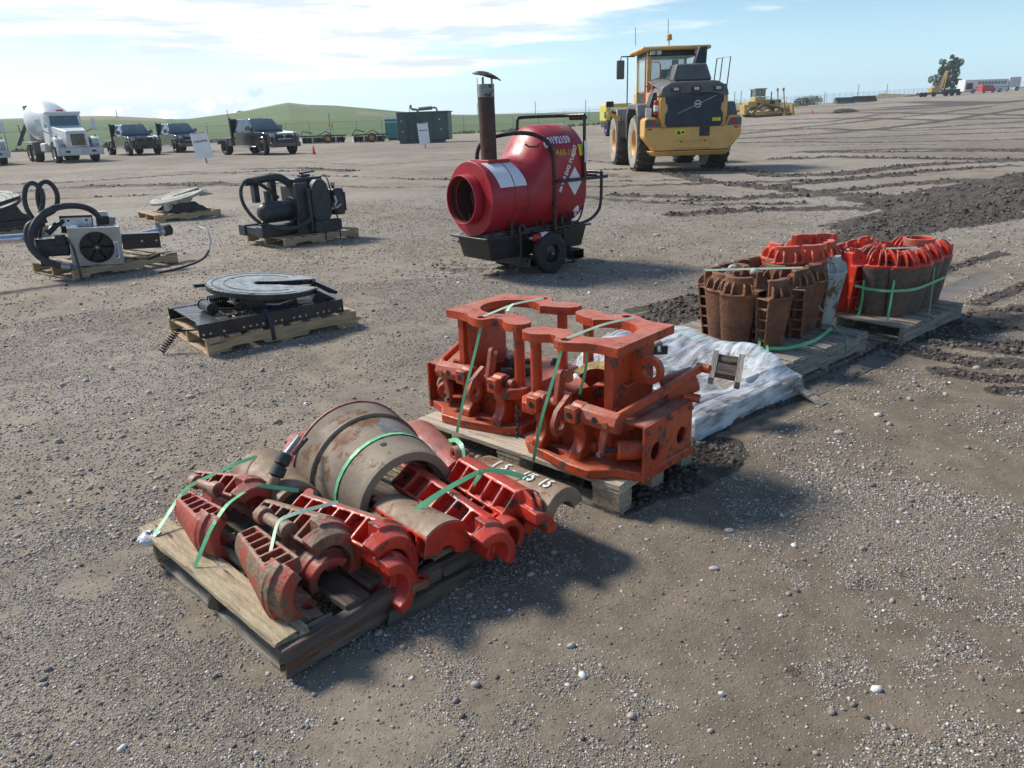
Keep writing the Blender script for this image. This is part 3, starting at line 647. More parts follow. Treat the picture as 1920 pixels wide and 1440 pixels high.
# p1: weathered pallet in front
P1=G(547,1279); y1_=Vector((-.715,.70,0)).normalized(); x1_=Vector((y1_.y,-y1_.x,0))
p1=thing('wooden_pallet','weathered dark wooden pallet nearest the camera under the red slips','pallet',Fr(P1,x1_,y1_),'wooden pallets under the equipment')
board('stringer','wood_redgrain',(.0,.0,.018),(.62,.035,.118),p1,.003,.012); board('stringer','wood_dark',(.63,.0,.03),(1.04,.033,.116),p1,.003,.02)
board('stringer','wood_dark',(.40,-.028,.0),(.75,-.002,.055),p1,.005,.05)
board('stringer','wood_old',(.0,.038,.018),(.2,.07,.115),p1,.003,.01)
board('stringer','wood_dark',(.0,.47,.02),(1.02,.52,.115),p1,.003,.012); board('stringer','wood_old',(.0,.94,.02),(1.0,.99,.115),p1,.003,.012)
board('bottom_board','wood_grey',(.0,.07,.0),(.05,1.0,.018),p1,.003,.01); board('bottom_board','wood_grey',(.45,.04,.0),(.55,1.0,.018),p1); board('bottom_board','wood_grey',(.9,.0,.0),(1.0,1.0,.018),p1)
for x0,x1,y0,y1_b,w in ((-.02,.095,.035,1.07,'wood_yellow'),(.12,.20,.36,1.0,'wood_old'),(.225,.32,.03,.95,'wood_dark'),(.34,.42,.06,.95,'wood_dark'),(.46,.56,.05,.95,'wood_dark'),(.60,.69,.04,.97,'wood_old'),(.74,.84,.03,.95,'wood_dark'),(.90,.99,.02,.97,'wood_old')):
    board('deck_board',w,(x0,y0,.1165),(x1,y1_b,.137),p1,.003,.015)
# ---------------- slips ----------------
def slip_mb(H,ri,r0,r1,sp,nr,head='crescent',core=None,n=10,pocket=True):
    """x 0 (thin) .. H (thick); back arc towards +Z, bore towards -Z, pocketed flanks towards +-Y"""
    b=MB(); core=core or .5; w=.014
    def blk(xa,xb,mode,ys=1.0,n=12):
        vs=[];fs=[]
        for x in (xa,xb):
            r=r0+(r1-r0)*x/H-(0 if mode!='core' else .003); a=R(sp); w_=r*math.sin(a)
            for i in range(n+1):
                t=-1+2*i/n; yo=r*math.sin(a*t)*ys; zo=r*math.cos(a*t)
                yb=w_*t*ys*.97; zb=math.sqrt(max(0,ri*ri-yb*yb))+(.003 if mode=='core' else 0)
                zb=max(zb,.004)
                if mode=='out': zb=zo-.013
                if mode=='in': zo=zb+.013
                vs+=[(x,yb if mode!='out' else yo,zb),(x,yo if mode!='in' else yb,zo)]
        k=2*(n+1)
        for i in range(n):
            q=2*i; fs+=[(q,q+1,q+3,q+2),(k+q,k+q+2,k+q+3,k+q+1),(q+1,k+q+1,k+q+3,q+3),(q,q+2,k+q+2,k+q)]
        fs+=[(0,k,k+1,1),(2*n,2*n+1,k+2*n+1,k+2*n)]
        b.add(vs,fs)
    if pocket=='shell': b.sector(0,H,ri,r0,ri,r1,-sp,sp,n*2)
    else:
        blk(0,H,'core',core); blk(0,H,'out'); blk(0,H,'in')
        for i in range(nr+1):
            x=H*i/nr; blk(max(0,x-w/2),min(H,x+w/2),'rib')
    rr=r1
    if head=='crescent':
        rb=max(ri,r1*.52); b.sector(H-.03,H+.03,rb,r1*.98,rb,r1*.96,-sp-16,sp+16,n+8); b.sector(H+.025,H+.075,rb,r1*.90,rb*1.03,r1*.80,-sp-46,sp+20,n+8)
    rc=ri+(r1-ri)*.50
    if head=='collar':
        b.sector(H-.003,H+.115,ri+.012,rc+.010,ri+.012,rc+.004,-sp*1.05,sp*1.05,n)
        b.sector(H-.003,H+.014,ri,r1+.005,ri,r1+.005,-sp,sp,n)
        for s in (-1,1):
            for d in (0,1):
                a=s*(sp*.34+d*sp*.44); th=.012
                prof=[(0,rc-.004),(0,r1+.002),(.03,r1+.002),(.065,r1-.012),(.085,rc+.006),(.09,rc-.004)]
                b.prism(prof,-th/2,th/2,T=Matrix.Rotation(R(-a),4,'X')@Matrix(((1,0,0,H),(0,0,1,0),(0,1,0,0),(0,0,0,1))))
    if head=='ears':
        b.sector(H-.003,H+.085,ri,ri+.02,ri,ri+.02,-sp*.9,sp*.9,n)
        b.sector(H-.003,H+.014,ri,r1+.003,ri,r1+.003,-sp,sp,n)
        for a in (-sp*.20,sp*.20,-sp*.78,sp*.78):
            th=.012; w2=r1-ri-.012; q0=ri+.012
            prof=[(0,q0),(.12,q0)]+[(.12*math.sin(R(q)),q0+w2*math.cos(R(q))) for q in (75,60,45,30,15,0)]
            b.prism(prof,-th/2,th/2,holes=[circ(.05,q0+w2*.5,.009,8)],T=Matrix.Rotation(R(-a),4,'X')@Matrix(((1,0,0,H),(0,0,1,0),(0,1,0,0),(0,0,0,1))))
    return b
def back_face(mt,H,r0,r1,sp):
    def f(t):
        MB().sector(.006,H-.006,r0-.004,r0+.0022,r1-.004,r1+.0022,-sp+2,sp-2,18).build('worn_back',mt,t,bev=.001)
    return f
SLN={}
def slip_thing(label,mtx,mt,H,ri,r0,r1,sp,nr,head,group,extra=None,vox=.0035,pocket=True,core=None,body='body'):
    t=thing('pipe_slip',label,'pipe slip',mtx,group)
    key=(H,ri,r0,r1,sp,nr,head,pocket,core)
    if key in SLN:
        o=SLN[key].copy(); o.data=SLN[key].data.copy(); o.data.materials.clear(); o.data.materials.append(M(mt)); col.objects.link(o); o.parent=t; o.name=body
    else:
        o=slip_mb(H,ri,r0,r1,sp,nr,head,core,10,pocket).build(body,mt,t,remesh=vox,sm=2); SLN[key]=o
    if extra: extra(t)
    return t
def lying(Pt,Ph,roll,lift=0):
    Pt=Vector(Pt);Ph=Vector(Ph);x=(Ph-Pt).normalized(); y=Vector((0,0,1)).cross(x).normalized(); z=x.cross(y)
    m=Fr(Pt,x,y,z); return m@Matrix.Rotation(R(-roll),4,'X')
g1='red slips strapped to the near pallet'
def pinjoint(mt,x0,x1,r,y=0,z=0):
    def f(t):
        MB().cyl((x0,y,z),(x1,y,z),r*.62,n=16).build('hinge_pin',mt,t,bev=.002)
        for a,c in ((x0-.012,x0+.026),(x1-.026,x1+.012)): MB().cyl((a,y,z),(c,y,z),r,n=20).build('hinge_lug',mt,t,bev=.004)
    return f
def eye_lug(mt,x,ang,rad,s=1.0):
    def f(t):
        T=Matrix.Rotation(R(-ang),4,'X')@Matrix(((1,0,0,x),(0,0,1,0),(0,1,0,rad),(0,0,0,1)))
        prof=[(-.03*s,-.03*s),(.03*s,-.03*s)]+[(.027*s*math.cos(R(a)),.02*s+.027*s*math.sin(R(a))) for a in range(0,181,30)]
        b=MB().prism(prof,-.011*s,.011*s,holes=[circ(0,.02*s,.010*s,10)],T=T); b.build('lug',mt,t,bev=.002)
    return f
def multi(*fs):
    def f(t):
        for q in fs: q(t)
    return f
# B pair (front, rusted)
slip_thing('rust-scabbed red hinged slip half, lowest and nearest the pale board, pockets up',lying(G(492,1012,.19),G(606,1118,.20),-96),'redrust',.37,.045,.10,.155,43,6,'crescent',g1)
slip_thing('rust-scabbed red hinged slip half with curved jaw and thick hinge pin',lying(G(488,985,.19),G(640,1082,.19),62),'redrust',.38,.05,.10,.158,43,6,'crescent',g1,
    extra=multi(pinjoint('redrust',.10,.27,.032,-.10,.015),back_face('tan',.38,.10,.158,43)))
slip_thing('dull red slip half hanging at the left corner of the near pallet, wide pockets',lying(G(372,945,.17),G(458,1008,.19),-96),'redold',.32,.045,.095,.14,43,5,'crescent',g1)
slip_thing('dull red slip half hinged on top of the left corner one',lying(G(362,925,.18),G(478,968,.19),62),'redold',.33,.045,.095,.145,43,5,'crescent',g1,extra=pinjoint('redold',.08,.23,.029,-.09,.015))
# handle
hd=thing('slip_handle','dark grey rubber grip handle angled up between the red slips and the drum','handle',TR(G(500,925,.22)),None)
o_=hd.matrix_world.translation
pa,pb,pc,pd=[Vector(p)-o_ for p in (G(505,925,.24),G(517,893,.30),G(536,850,.37),G(561,818,.42))]
MB().tube([pa,pa.lerp(pb,.5),pb],[.028,.024,.021],12).build('clevis','redold',hd)
ax_=(pc-pb); prof=[(0,.020),(.02,.031),(.40,.030),(.47,.019),(.53,.030),(.94,.031),(1,.02)]
MB().tube([pb+ax_*t for t,_ in prof],[r for _,r in prof],16).build('grip','hose',hd); MB().tube([pb+ax_*.95,pd],[.012,.011],10).build('bar','steel',hd)
MB().tube([pb+ax_*.95+Vector((.03,0,0)),pd+Vector((.03,0,-.01))],[.008,.008],8).build('bar','darksteel',hd)
# C pair (bright red)
slip_thing('bright red slip half with six open pockets in front of the drum',lying(G(556,980,.18),G(716,1068,.175),62),'red',.46,.05,.115,.16,43,6,'crescent',g1,extra=multi(eye_lug('red',.0,-20,.08,1.2),back_face('tan',.46,.115,.16,43)))
slip_thing('bright red slip half lying lowest under the six-pocket one',lying(G(622,1040,.15),G(684,1080,.15),92),'red',.28,.05,.08,.125,50,4,'crescent',g1,extra=multi(eye_lug('red',.24,40,.11,1.4),eye_lug('red',.33,10,.11,1.2)))
slip_thing('tan slip lying back up with smooth curved face and red side',lying(G(730,975,.155),G(825,1035,.155),14),'red',.36,.04,.105,.13,52,6,'none',g1,extra=back_face('tan',.36,.105,.13,52))
slip_thing('red slip with badly chipped paint and square pockets pointing off the pallet edge',lying(G(752,935,.17),G(888,1025,.155),60),'red',.50,.045,.15,.125,43,6,'crescent',g1,extra=eye_lug('red',.0,-20,.10,1.2))
slip_thing('red slip with tall pockets and gusseted pierced ears at the right corner',lying(G(860,922,.16),G(966,988,.15),46),'red',.36,.045,.15,.15,43,5,'collar',g1,extra=multi(eye_lug('red',.05,-130,.06,1.2),eye_lug('red',.27,-130,.06,1.5)))
slip_thing('chipped red slip half buried under the one with pierced ears',lying(G(820,925,.15),G(945,1005,.15),70),'red',.40,.045,.075,.09,50,5,'crescent',g1)
def chalk(t):
    for i,(s,x) in enumerate((('1',.10),('5',.15),('-',.20),('1/5',.27),('15',.36))):
        text(s,.075,lambda u,v,x=x:(x+u*.7,.124*math.sin(v/.118-.05),.124*math.cos(v/.118-.05)),'chalk_marking','paper',t,bold=.0012)
slip_thing('tan rusty half cylinder with white chalk marking behind the red eared slip',lying(G(905,905,.16),G(1030,958,.16),-2),'tan',.44,.06,.118,.118,80,5,'none',g1,pocket='shell',extra=chalk)
slip_thing('tan half shell with worn red edge behind the dull red pair',lying(G(560,960,.155),G(470,880,.17),-8),'tan',.36,.085,.11,.14,75,5,'none',g1,pocket='shell')
slip_thing('red slip half seen behind the drum towards the orange tools',lying(G(862,895,.155),G(770,825,.155),-10),'redold',.42,.05,.08,.12,50,6,'crescent',g1,extra=eye_lug('redold',.02,10,.08,1.2))
slip_thing('small dull red slip poking out behind the tan half shell',lying(G(520,915,.155),G(565,850,.17),-30),'redold',.30,.05,.07,.10,50,5,'crescent',g1)
slip_thing('dark red slip seen inside the drum arch',lying(G(790,905,.155),G(745,855,.155),-30),'redold',.24,.05,.07,.11,50,4,'crescent',g1)
ch=MB()
t=thing('hinge_links','row of small red hinge fingers near the loose green strap','hinge',TR(G(890,860,.18)))
o_=t.matrix_world.translation
for i,(px,py) in enumerate(((858,842),(872,850),(884,858),(897,862))): b=MB(); p=G(px,py,.2)-o_; b.sphere(p,.022,12,8,sq=(1,1,1)); b.tube([p,p+Vector((.05,-.03,-.04))],[.018,.018],10); b.build('finger','redold' if i<3 else 'tan',t)
# drum (bowl half)
near=Vector((-.425,2.60,.185)); ax=Vector((-.60,.80,.02)).normalized(); yb=Vector((0,0,1)).cross(ax).normalized()
t=thing('drum_half','brown tapered half drum with raised ring and one small hole, arched over the red slips','half drum',Fr(near,ax,yb,ax.cross(yb)))
b=MB(); S=[(0,.183,.212),(.30,.226,.251),(.46,.249,.274)]
for (xa,i0,o0),(xb,i1,o1) in zip(S[:-1],S[1:]): b.sector(xa,xb,i0,o0,i1,o1,-92,92,48)
b.sector(-.012,.002,.176,.210,.178,.213,-92,92,48); b.build('shell','bowl',t,smooth=40,bev=.003)
MB().sector(.316,.329,.245,.266,.247,.267,-74,92,48).build('raised_ring','bowl',t,bev=.003)
MB().sector(.455,.468,.244,.279,.244,.279,-92,92,48).build('end_rim','redold',t,bev=.003)
q=R(-10); 
c0=Vector((.10,.225*math.sin(R(8)),.225*math.cos(R(8)))); nn=c0.copy();nn.x=0;nn.normalize(); MB().cyl(c0-nn*.01,c0+nn*.0012,.013,n=16).build('drain_hole','ink',t)
# patch of bare grey
b=MB(); vs=[];fs=[]
for i in range(9):
    for j in range(5):
        a=R(-34+30*i/8+2*math.sin(j*2)); x=.16+.10*j/4+.012*math.sin(i*1.7); r=.212+(.039)*x/.30+.0012; vs.append((x,r*math.sin(a),r*math.cos(a)))
for i in range(8):
    for j in range(4): k=i*5+j; fs.append((k,k+5,k+6,k+1))
b.add(vs,fs).build('bare_metal_patch',mat('bare_grey_patch',(.24,.24,.235),(.17,.165,.155),14,.45,metal=.4),t)
slip_thing('dark red slip stub lying under the rust-scabbed jaw at the pallet front',lying(G(560,1010,.15),G(622,1085,.15),-20),'redold',.26,.045,.07,.10,45,4,'crescent',g1)
slip_thing('faded red slip wedged between the drum and the smooth tan back-up slip',lying(G(655,935,.15),G(725,985,.15),50),'redold',.26,.045,.08,.10,45,4,'crescent',g1)
# straps on p1
def strap(name_label,pts,w=.016,mt='strap',nrm=None,th=.0012):
    P=[Vector(p) for p in pts]; c0=P[0]; 
    Q2=[]
    for a,b in zip(P[:-1],P[1:]):
        for k in range(6): Q2.append(a.lerp(b,k/6)-c0)
    Q2.append(P[-1]-c0); 
    # smooth
    for _ in range(3): Q2=[Q2[0]]+[(Q2[i-1]+Q2[i]*2+Q2[i+1])/4 for i in range(1,len(Q2)-1)]+[Q2[-1]]
    nr_=[Vector((-.25,-.75,.6))]*len(Q2) if nrm is None else [Vector(nrm)]*len(Q2)
    b=MB().ribbon(Q2,w,th,nr_); o=b.build('strapping_band',mt,None,smooth=0); o.location=c0
    tag(o,name_label,'strap','green straps over the loads' if 'strapb'!=mt else 'black straps over the machinery'); return o
dm=t.matrix_world
def drumpt(x,a,off=.003):
    r=.212+.039*x/.3+off; return dm@Vector((x,r*math.sin(R(a)),r*math.cos(R(a))))
b=[drumpt(.15,a) for a in range(-92,93,12)]
o=MB().ribbon([p-b[0] for p in b],.02,.0012,[dm.to_3x3()@Vector((0,math.sin(R(a)),math.cos(R(a)))) for a in range(-92,93,12)]).build('strapping_band','strap',None,smooth=0); o.location=b[0]; tag(o,'green strap arching over the brown half drum','strap','green straps over the loads')
strap('green strap from the pale board up over the tan half shell',[G(290,1003,.145),G(342,922,.24),G(360,908,.28),G(450,866,.30),G(482,856,.30)])
strap('green strap crossing the dull red hinged slips',[G(365,1063,.14),G(395,990,.26),G(425,945,.31),G(468,916,.30),G(490,910,.30),G(560,920,.27)])
strap('pale green strap over the bright red six-pocket slip',[G(505,1045,.25),G(520,975,.32),G(560,960,.335),G(634,941,.33)],mt='strapw',w=.013)
strap('green strap hanging double across the chipped red slip',[G(748,982,.23),G(800,940,.30),G(845,912,.31),G(902,882,.31),G(950,884,.30),G(1000,900,.27),G(1020,915,.22)],w=.02)
strap('green strap end hanging beside the chipped red slip',[G(757,985,.22),G(810,938,.29),G(850,910,.305),G(900,885,.305)],w=.014)
strap('loose curled green strap between the two near pallets',[G(840,827,.22),G(855,824,.27),G(866,835,.27),G(870,866,.22),G(848,898,.2)],w=.02)
strap('green strap down the side of the eared red slip',[G(908,882,.31),G(890,905,.27),G(875,935,.2)],w=.014)
# white plastic scrap
o=MB().sphere((0,0,0),.05,10,8,sq=(1,1,.5)).build('plastic_scrap',mat('thin_plastic',(.6,.6,.62),(.45,.45,.47),20,.3,bump=.8,bscale=30),None,jit=.008); o.location=G(283,1008,.12); tag(o,'crumpled clear plastic scrap stuffed under the end of the pale pallet board','plastic')
# ---------------- p2: orange tools on block pallet ----------------
U=Vector((.744,-.668,0)); V=Vector((.668,.744,0)); L2=G(783,785,.144); L2.z=0
T2=Fr(L2,U,V)
p2=thing('wooden_pallet','pale wooden block pallet under the two orange tools','pallet',T2,'wooden pallets under the equipment')
for a,b,c,d,w in ((0,1.235,0,.135,'wood_pale'),(.02,1.22,.165,.235,'wood_pale'),(.0,1.23,.27,.36,'wood_pale'),(0,1.24,.39,.47,'wood_pale'),(0,1.235,.50,.635,'wood_pale')):
    board('deck_board',w,(a,c,.122),(b,d,.144),p2,.0015,.006)
for a in (.0,.545,1.09): board('cross_board','wood_pale',(a,.004,.100),(a+.142,.63,.1215),p2)
for a in (.004,.549,1.094):
    for c in (.006,.27,.53): MB().box((a,c,.018),(a+.136,c+.098,.0998)).build('block','chip',p2,smooth=0,bev=.003)
for c in (.008,.272,.532): board('bottom_board','wood_grey',(0,c,.0),(1.235,c+.094,.0178),p2,.002,.01)
YZ=lambda u:Matrix(((0,0,1,u),(1,0,0,0),(0,1,0,0),(0,0,0,1)))   # poly (v,z) extruded along u
def seglist(*a): return list(a)
def tool(label,T,extra):
    t=thing('pipe_handling_tool',label,'drilling tool',T2,'orange tools on the block pallet')
    O='orange'
    def bd(b,n,m=O,**k):
        b.v=[tuple(T@Vector(p)) for p in b.v]; return b.build(n,m,t,**k)
    B=dict(bev=.005,bseg=2)
    bp=[(.66,.08),(.72,.03),(1.0,-.03),(1.10,-.03),(1.18,.05),(1.30,.085),(1.32,.47),(1.1,.55),(.66,.55)]
    slot=[(.80+.018*math.cos(R(a)),.055+.022*math.sin(R(a))) for a in range(90,271,30)]+[(.90+.018*math.cos(R(a)),.040+.022*math.sin(R(a))) for a in range(-90,91,30)]
    bd(MB().prism(bp,.146,.188,holes=[slot]),'base_plate',**B)
    bd(MB().prism([(.70,.17),(.74,.13),(1.10,.13),(1.16,.2),(1.16,.55),(.70,.55)],.187,.335,holes=[circ(.92,.33,.14,28)]),'body',**B)
    bd(MB().prism([(.675,.17),(.70,.135),(.80,.115),(1.15,.11),(1.205,.16),(1.21,.56),(.675,.56)],.334,.368,holes=[circ(.92,.33,.145,32)]),'deck_plate','orange',**B)
    bd(MB().box((.70,.125,.20),(.78,.135,.32)),'side_panel',bev=.003)
    bd(MB().prism([(.64,.09),(.69,.03),(.76,.03),(.79,.12),(.70,.2),(.64,.19)],.335,.385),'corner_boss',**B)
    for u in (.745,.955):
        prof=[(.02,.187),(.125,.187),(.128,.25),(.14,.32),(.12,.37),(.105,.425),(.085,.438),(.055,.438),(.035,.42),(.03,.38),(.045,.335),(.062,.29),(.052,.245),(.025,.22)]
        bd(MB().prism(prof,0,.062,T=YZ(u)),'leg',bev=.007,bseg=3)
        bd(MB().box((u-.004,-.002,.362),(u+.058,.036,.432)),'leg_head',bev=.006)
        bd(MB().cyl((u+.027,-.004,.398),(u+.027,-.0015,.398),.014),'bolt_hole','ink')
        bd(MB().cyl((u+.030,.12,.222),(u+.094,.12,.222),.030,n=24),'boss',O,bev=.004)
    bd(MB().cyl((.70,.078,.40),(1.03,.078,.40),.020,n=20),'shaft','orangedusty')
    bd(MB().cyl((.735,.078,.40),(.742,.078,.40),.030,ri=.022,n=20),'shaft_ring','darksteel')
    bd(MB().cyl((1.012,.070,.392),(1.19,.070,.385),.047,n=8),'hex_tube','orangedusty',smooth=10,bev=.004)
    bd(MB().cyl((1.09,.024,.395),(1.09,.0225,.395),.014,n=16),'tube_hole','ink')
    # ring plate on lever
    ring=[(.02+.048*math.cos(R(a)),.335+.055*math.sin(R(a))) for a in range(150,391,15)]+[(.088,.40),(.105,.43),(.085,.45),(.05,.43),(.0,.40)]
    bd(MB().prism(ring,0,.024,holes=[circ(.022,.333,.024,20)],T=YZ(.895)),'ring_lever','orangedusty',bev=.004)
    lev=[(.055,.40),(.10,.40)]+[(.108+.024*math.cos(R(a)),.525+.024*math.sin(R(a))) for a in range(0,181,20)]
    bd(MB().prism(lev,0,.022,T=YZ(.845)),'upright_lever','orangedusty',bev=.004)
    bd(MB().cyl((.835,.108,.525),(.872,.108,.525),.012,n=12),'lever_bolt','steel')
    # columns
    for (u,v) in ((.70,.125),(.725,.49)):
        bd(MB().cyl((u,v,.36),(u,v,.658),.026,n=28),'column','orange'); 
    # back plate + lug
    bd(MB().box((1.075,.13,.366),(1.112,.45,.652)),'back_plate',bev=.004)
    bd(MB().box((1.05,.15,.366),(1.076,.172,.652)),'gusset',bev=.003)
    lug=[(1.108,.50),(1.108,.64),(1.13,.64),(1.16,.625)]+[(1.195+.062*math.cos(R(a)),.565+.062*math.sin(R(a))) for a in range(75,-106,-15)]+[(1.14,.50)]
    XZ=Matrix(((1,0,0,0),(0,0,1,.27),(0,1,0,0),(0,0,0,1)))
    bd(MB().prism(lug,0,.026,holes=[circ(1.197,.563,.033,24)],T=XZ),'lifting_lug',bev=.005)
    bd(MB().tube([(1.112,.20,.505),(1.128,.21,.497),(1.13,.27,.50),(1.128,.32,.512),(1.112,.33,.52)],.006,8),'weld_mark','orangedusty')
    # top plate
    cx,cy,ri=.925,.322,.150
    front=[(1.152,.095),(1.06,.10),(1.00,.09),(.955,.062),(.925,.048),(.89,.045),(.86,.055),(.845,.085),(.825,.11),(.79,.112),(.755,.085),(.715,.07),(.67,.075),(.643,.10),(.64,.14),(.665,.175),(.73,.205),(.79,.215)]
    a0=217; inner=[(cx+ri*math.cos(R(a)),cy+ri*math.sin(R(a))) for a in [217+i*(286/30) for i in range(31)]]
    back=[(x,2*cy-y) for x,y in front][::-1]
    bd(MB().prism(front+inner+back,.657,.696,holes=[circ(.897,.088,.023,18),circ(.897,2*cy-.088,.023,18)]),'top_plate','orange',bev=.006,bseg=3)
    # side box
    bd(MB().box((1.292,.075,.15),(1.302,.465,.395)) if 0 else MB().prism([(.075,.15),(.465,.15),(.465,.395),(.075,.395)],0,.012,holes=[circ(.165,.262,.040,24),circ(.375,.262,.040,24)],T=YZ(1.292)),'box_face','orange',bev=.002)
    bd(MB().box((1.165,.09,.383),(1.291,.462,.395)),'box_top','orangedusty',bev=.002); bd(MB().box((1.165,.44,.188),(1.291,.452,.382)),'box_back','orange')
    bd(MB().box((1.166,.088,.345),(1.176,.16,.382)),'box_flange','orange')
    for (v,z) in ((.10,.365),(.27,.378),(.44,.372),(.09,.17),(.28,.172),(.44,.18)):
        bd(MB().cyl((1.303,v,z),(1.320,v,z),.0095,n=6).cyl((1.303,v,z),(1.307,v,z),.013,n=14),'bolt','orangedusty',smooth=20)
    # cylinder and link
    bd(MB().cyl((1.17,.075,.265),(1.26,.16,.258),.042,n=24),'ram_cylinder','orange',bev=.003); bd(MB().cyl((1.13,.04,.266),(1.175,.08,.264),.011,n=12),'ram_rod','darksteel')
    bd(MB().prism([(1.10,.285),(1.118,.37),(1.128,.405),(1.15,.412),(1.165,.39),(1.15,.35),(1.132,.28),(1.128,.235),(1.10,.235)],0,.018,T=Matrix(((1,0,0,0),(0,0,1,.035),(0,1,0,0),(0,0,0,1)))),'bell_crank','orangedusty',bev=.004)
    bd(MB().cyl((1.115,.018,.245),(1.115,.062,.245),.012,n=12),'crank_bolt','steel'); bd(MB().cyl((1.145,.018,.385),(1.145,.065,.385),.014,n=12),'crank_pin','orangedusty')
    bd(MB().ribbon([(1.15,.045,.395),(1.19,.085,.425),(1.26,.36,.485),(1.285,.50,.515),(1.29,.55,.520)],.022,.036,(0,.15,1)),'link_bar','orange',smooth=20,bev=.004)
    bd(MB().cyl((1.27,.555,.52),(1.33,.555,.52),.020,n=16),'link_pin','orange')
    bd(MB().cyl((1.17,.44,.42),(1.27,.54,.47),.062,.058,n=24),'canister','orangedusty',bev=.006); bd(MB().cyl((1.255,.47,.405),(1.32,.50,.395),.020,n=10),'canister_plug','orange')
    # bolted pad
    bd(MB().box((1.09,.115,.37),(1.185,.175,.40)),'bolt_pad','orangedusty',bev=.003)
    for q in (.108,.145): bd(MB().cyl((1.01+q,.145,.40),(1.01+q,.145,.418),.015,n=6),'bolt','orange',smooth=20)
    for (u,v) in ((.70,.23),(.86,.16),(.80,.52),(1.03,.5)):
        bd(MB().cyl((u,v,.369),(u,v,.378),.024,n=18).cyl((u,v,.378),(u,v,.395),.015,n=6),'deck_bolt','worn',smooth=25)
    for q in (.14,.22,.30): bd(MB().cyl((1.13,.2+q*.4,.38),(1.15,.2+q*.4+.02,.385),.016,n=10),'fitting','orangedusty')
    extra(t,bd); return t
def rt_extra(t,bd):
    Tt=TR((.93,.34,.345))@Matrix.Rotation(R(90),4,'Z')
    b=MB().sector(-.075,.075,.115,.145,.115,.145,20,150,24,T=TR((.90,.33,.36))@Matrix.Rotation(R(-80),4,'Y')@Matrix.Rotation(R(-50),4,'Z')); bd(b,'slip_insert','redold',bev=.003)
    b=MB().sector(.0755,.080,.112,.148,.112,.148,20,150,24,T=TR((.90,.33,.36))@Matrix.Rotation(R(-80),4,'Y')@Matrix.Rotation(R(-50),4,'Z')); bd(b,'yellow_edge',mat('yellow_crust',(.55,.42,.16),(.36,.26,.12),30,.9,bump=1,bscale=60))
    cs=MB().tube([(.87+.012*math.cos(i*.9)+.0022*i,.215+.012*math.sin(i*.9),.40-.0012*i) for i in range(60)],.0028,6); bd(cs,'spring','black')
    bd(MB().cyl((.80,.19,.44),(.865,.21,.42),.017,n=14),'knob','orangedusty'); 
    # chain
    for i in range(7):
        z=.345-.021*i; c=Vector((.668+.004*math.sin(i*2),.02,z)); pts=[]
        for k in range(12):
            a=2*math.pi*k/12; dx=.0075*math.cos(a); dz=.0145*math.sin(a); pts.append(c+(Vector((dx,0,dz)) if i%2 else Vector((0,dx,dz))))
        bd(MB().tube(pts,.0032,6,closed=True),'chain_link','darksteel')
    Tt=Matrix(((0,1,0,0),(1,0,0,0),(0,0,1,0),(0,0,0,1)))
    text('1000 EXTENSION',.036,lambda x,y:(1.222-y,.272+x*.95,.3958),'lettering','redink',t,bold=.0006)
def lt_extra(t,bd):
    for i in range(4):
        a=R(40+i*70); bd(MB().box((-.03,-.02,0),(.03,.02,.05),T=TR((.92+.10*math.cos(a),.33+.10*math.sin(a),.35))@Matrix.Rotation(a+1,4,'Z')),'die_block','worn',bev=.004)
tool('orange tool on the right of the block pallet, with lettered side box and chain',TR((0,0,0)),rt_extra)
ML=TR((1.235,.075,0))@Matrix.Diagonal((-1,1,1,1))
tool('orange tool on the left of the block pallet, its ring plate open to the right',ML,lt_extra)
def P2(u,v,z): return T2@Vector((u,v,z))
strap('pale green strap tied across the two eyes of the right orange ring plate',[P2(.897,.095,.70),P2(.92,.33,.712),P2(.945,.55,.70)],mt='strapw',w=.012)
strap('green strap from the right orange ring plate down to the pallet edge',[P2(.88,.10,.69),P2(.86,.06,.55),P2(.835,-.012,.35),P2(.80,-.03,.145)],w=.014)
strap('green strap hanging inside the right orange ring plate',[P2(.93,.2,.70),P2(.93,.19,.55),P2(.90,.18,.42)],w=.013)
strap('pale green strap tied across the two eyes of the left orange ring plate',[P2(.345,.165,.70),P2(.33,.40,.712),P2(.345,.62,.70)],mt='strapw',w=.012)
strap('green strap from the left orange ring plate down to the pallet edge',[P2(.345,.16,.69),P2(.33,.12,.55),P2(.31,.05,.35),P2(.30,-.012,.15)],w=.014)
strap('short pale strap end lying on the left orange ring plate',[P2(.33,.40,.713),P2(.35,.34,.705),P2(.37,.31,.70)],mt='strapw',w=.013)
# ---------------- p3: wrapped pallet ----------------
O3=G(1300,828); x3=(G(1480,745)-O3).normalized(); y3=Vector((-x3.y,x3.x,0)); T3=Fr(O3,x3,y3)
p3=thing('wooden_pallet','grey wooden pallet mostly hidden under the white plastic wrap','pallet',T3,'wooden pallets under the equipment')
for k in (0,.45,.9): board('stringer','wood_grey',(.0,k,.016),(1.06,k+.04,.10),p3,.002,.02)
for k in range(6): board('deck_board','wood_grey',(.02+k*.17,.0,.1005),(.13+k*.17,.94,.118),p3,.002,.01)
board('bottom_board','wood_grey',(.0,.001,.0),(.1,.94,.0155),p3); board('bottom_board','wood_grey',(.86,.001,.0),(.96,.94,.0155),p3)
wm_=bpy.data.materials.new('stretch_film'); wm_.use_nodes=True; t_=wm_.node_tree;n_=t_.nodes;l_=t_.links;bs=n_['Principled BSDF']
bs.inputs['Base Color'].default_value=(.80,.85,.92,1);bs.inputs['Roughness'].default_value=.3;bs.inputs['Specular IOR Level'].default_value=.6
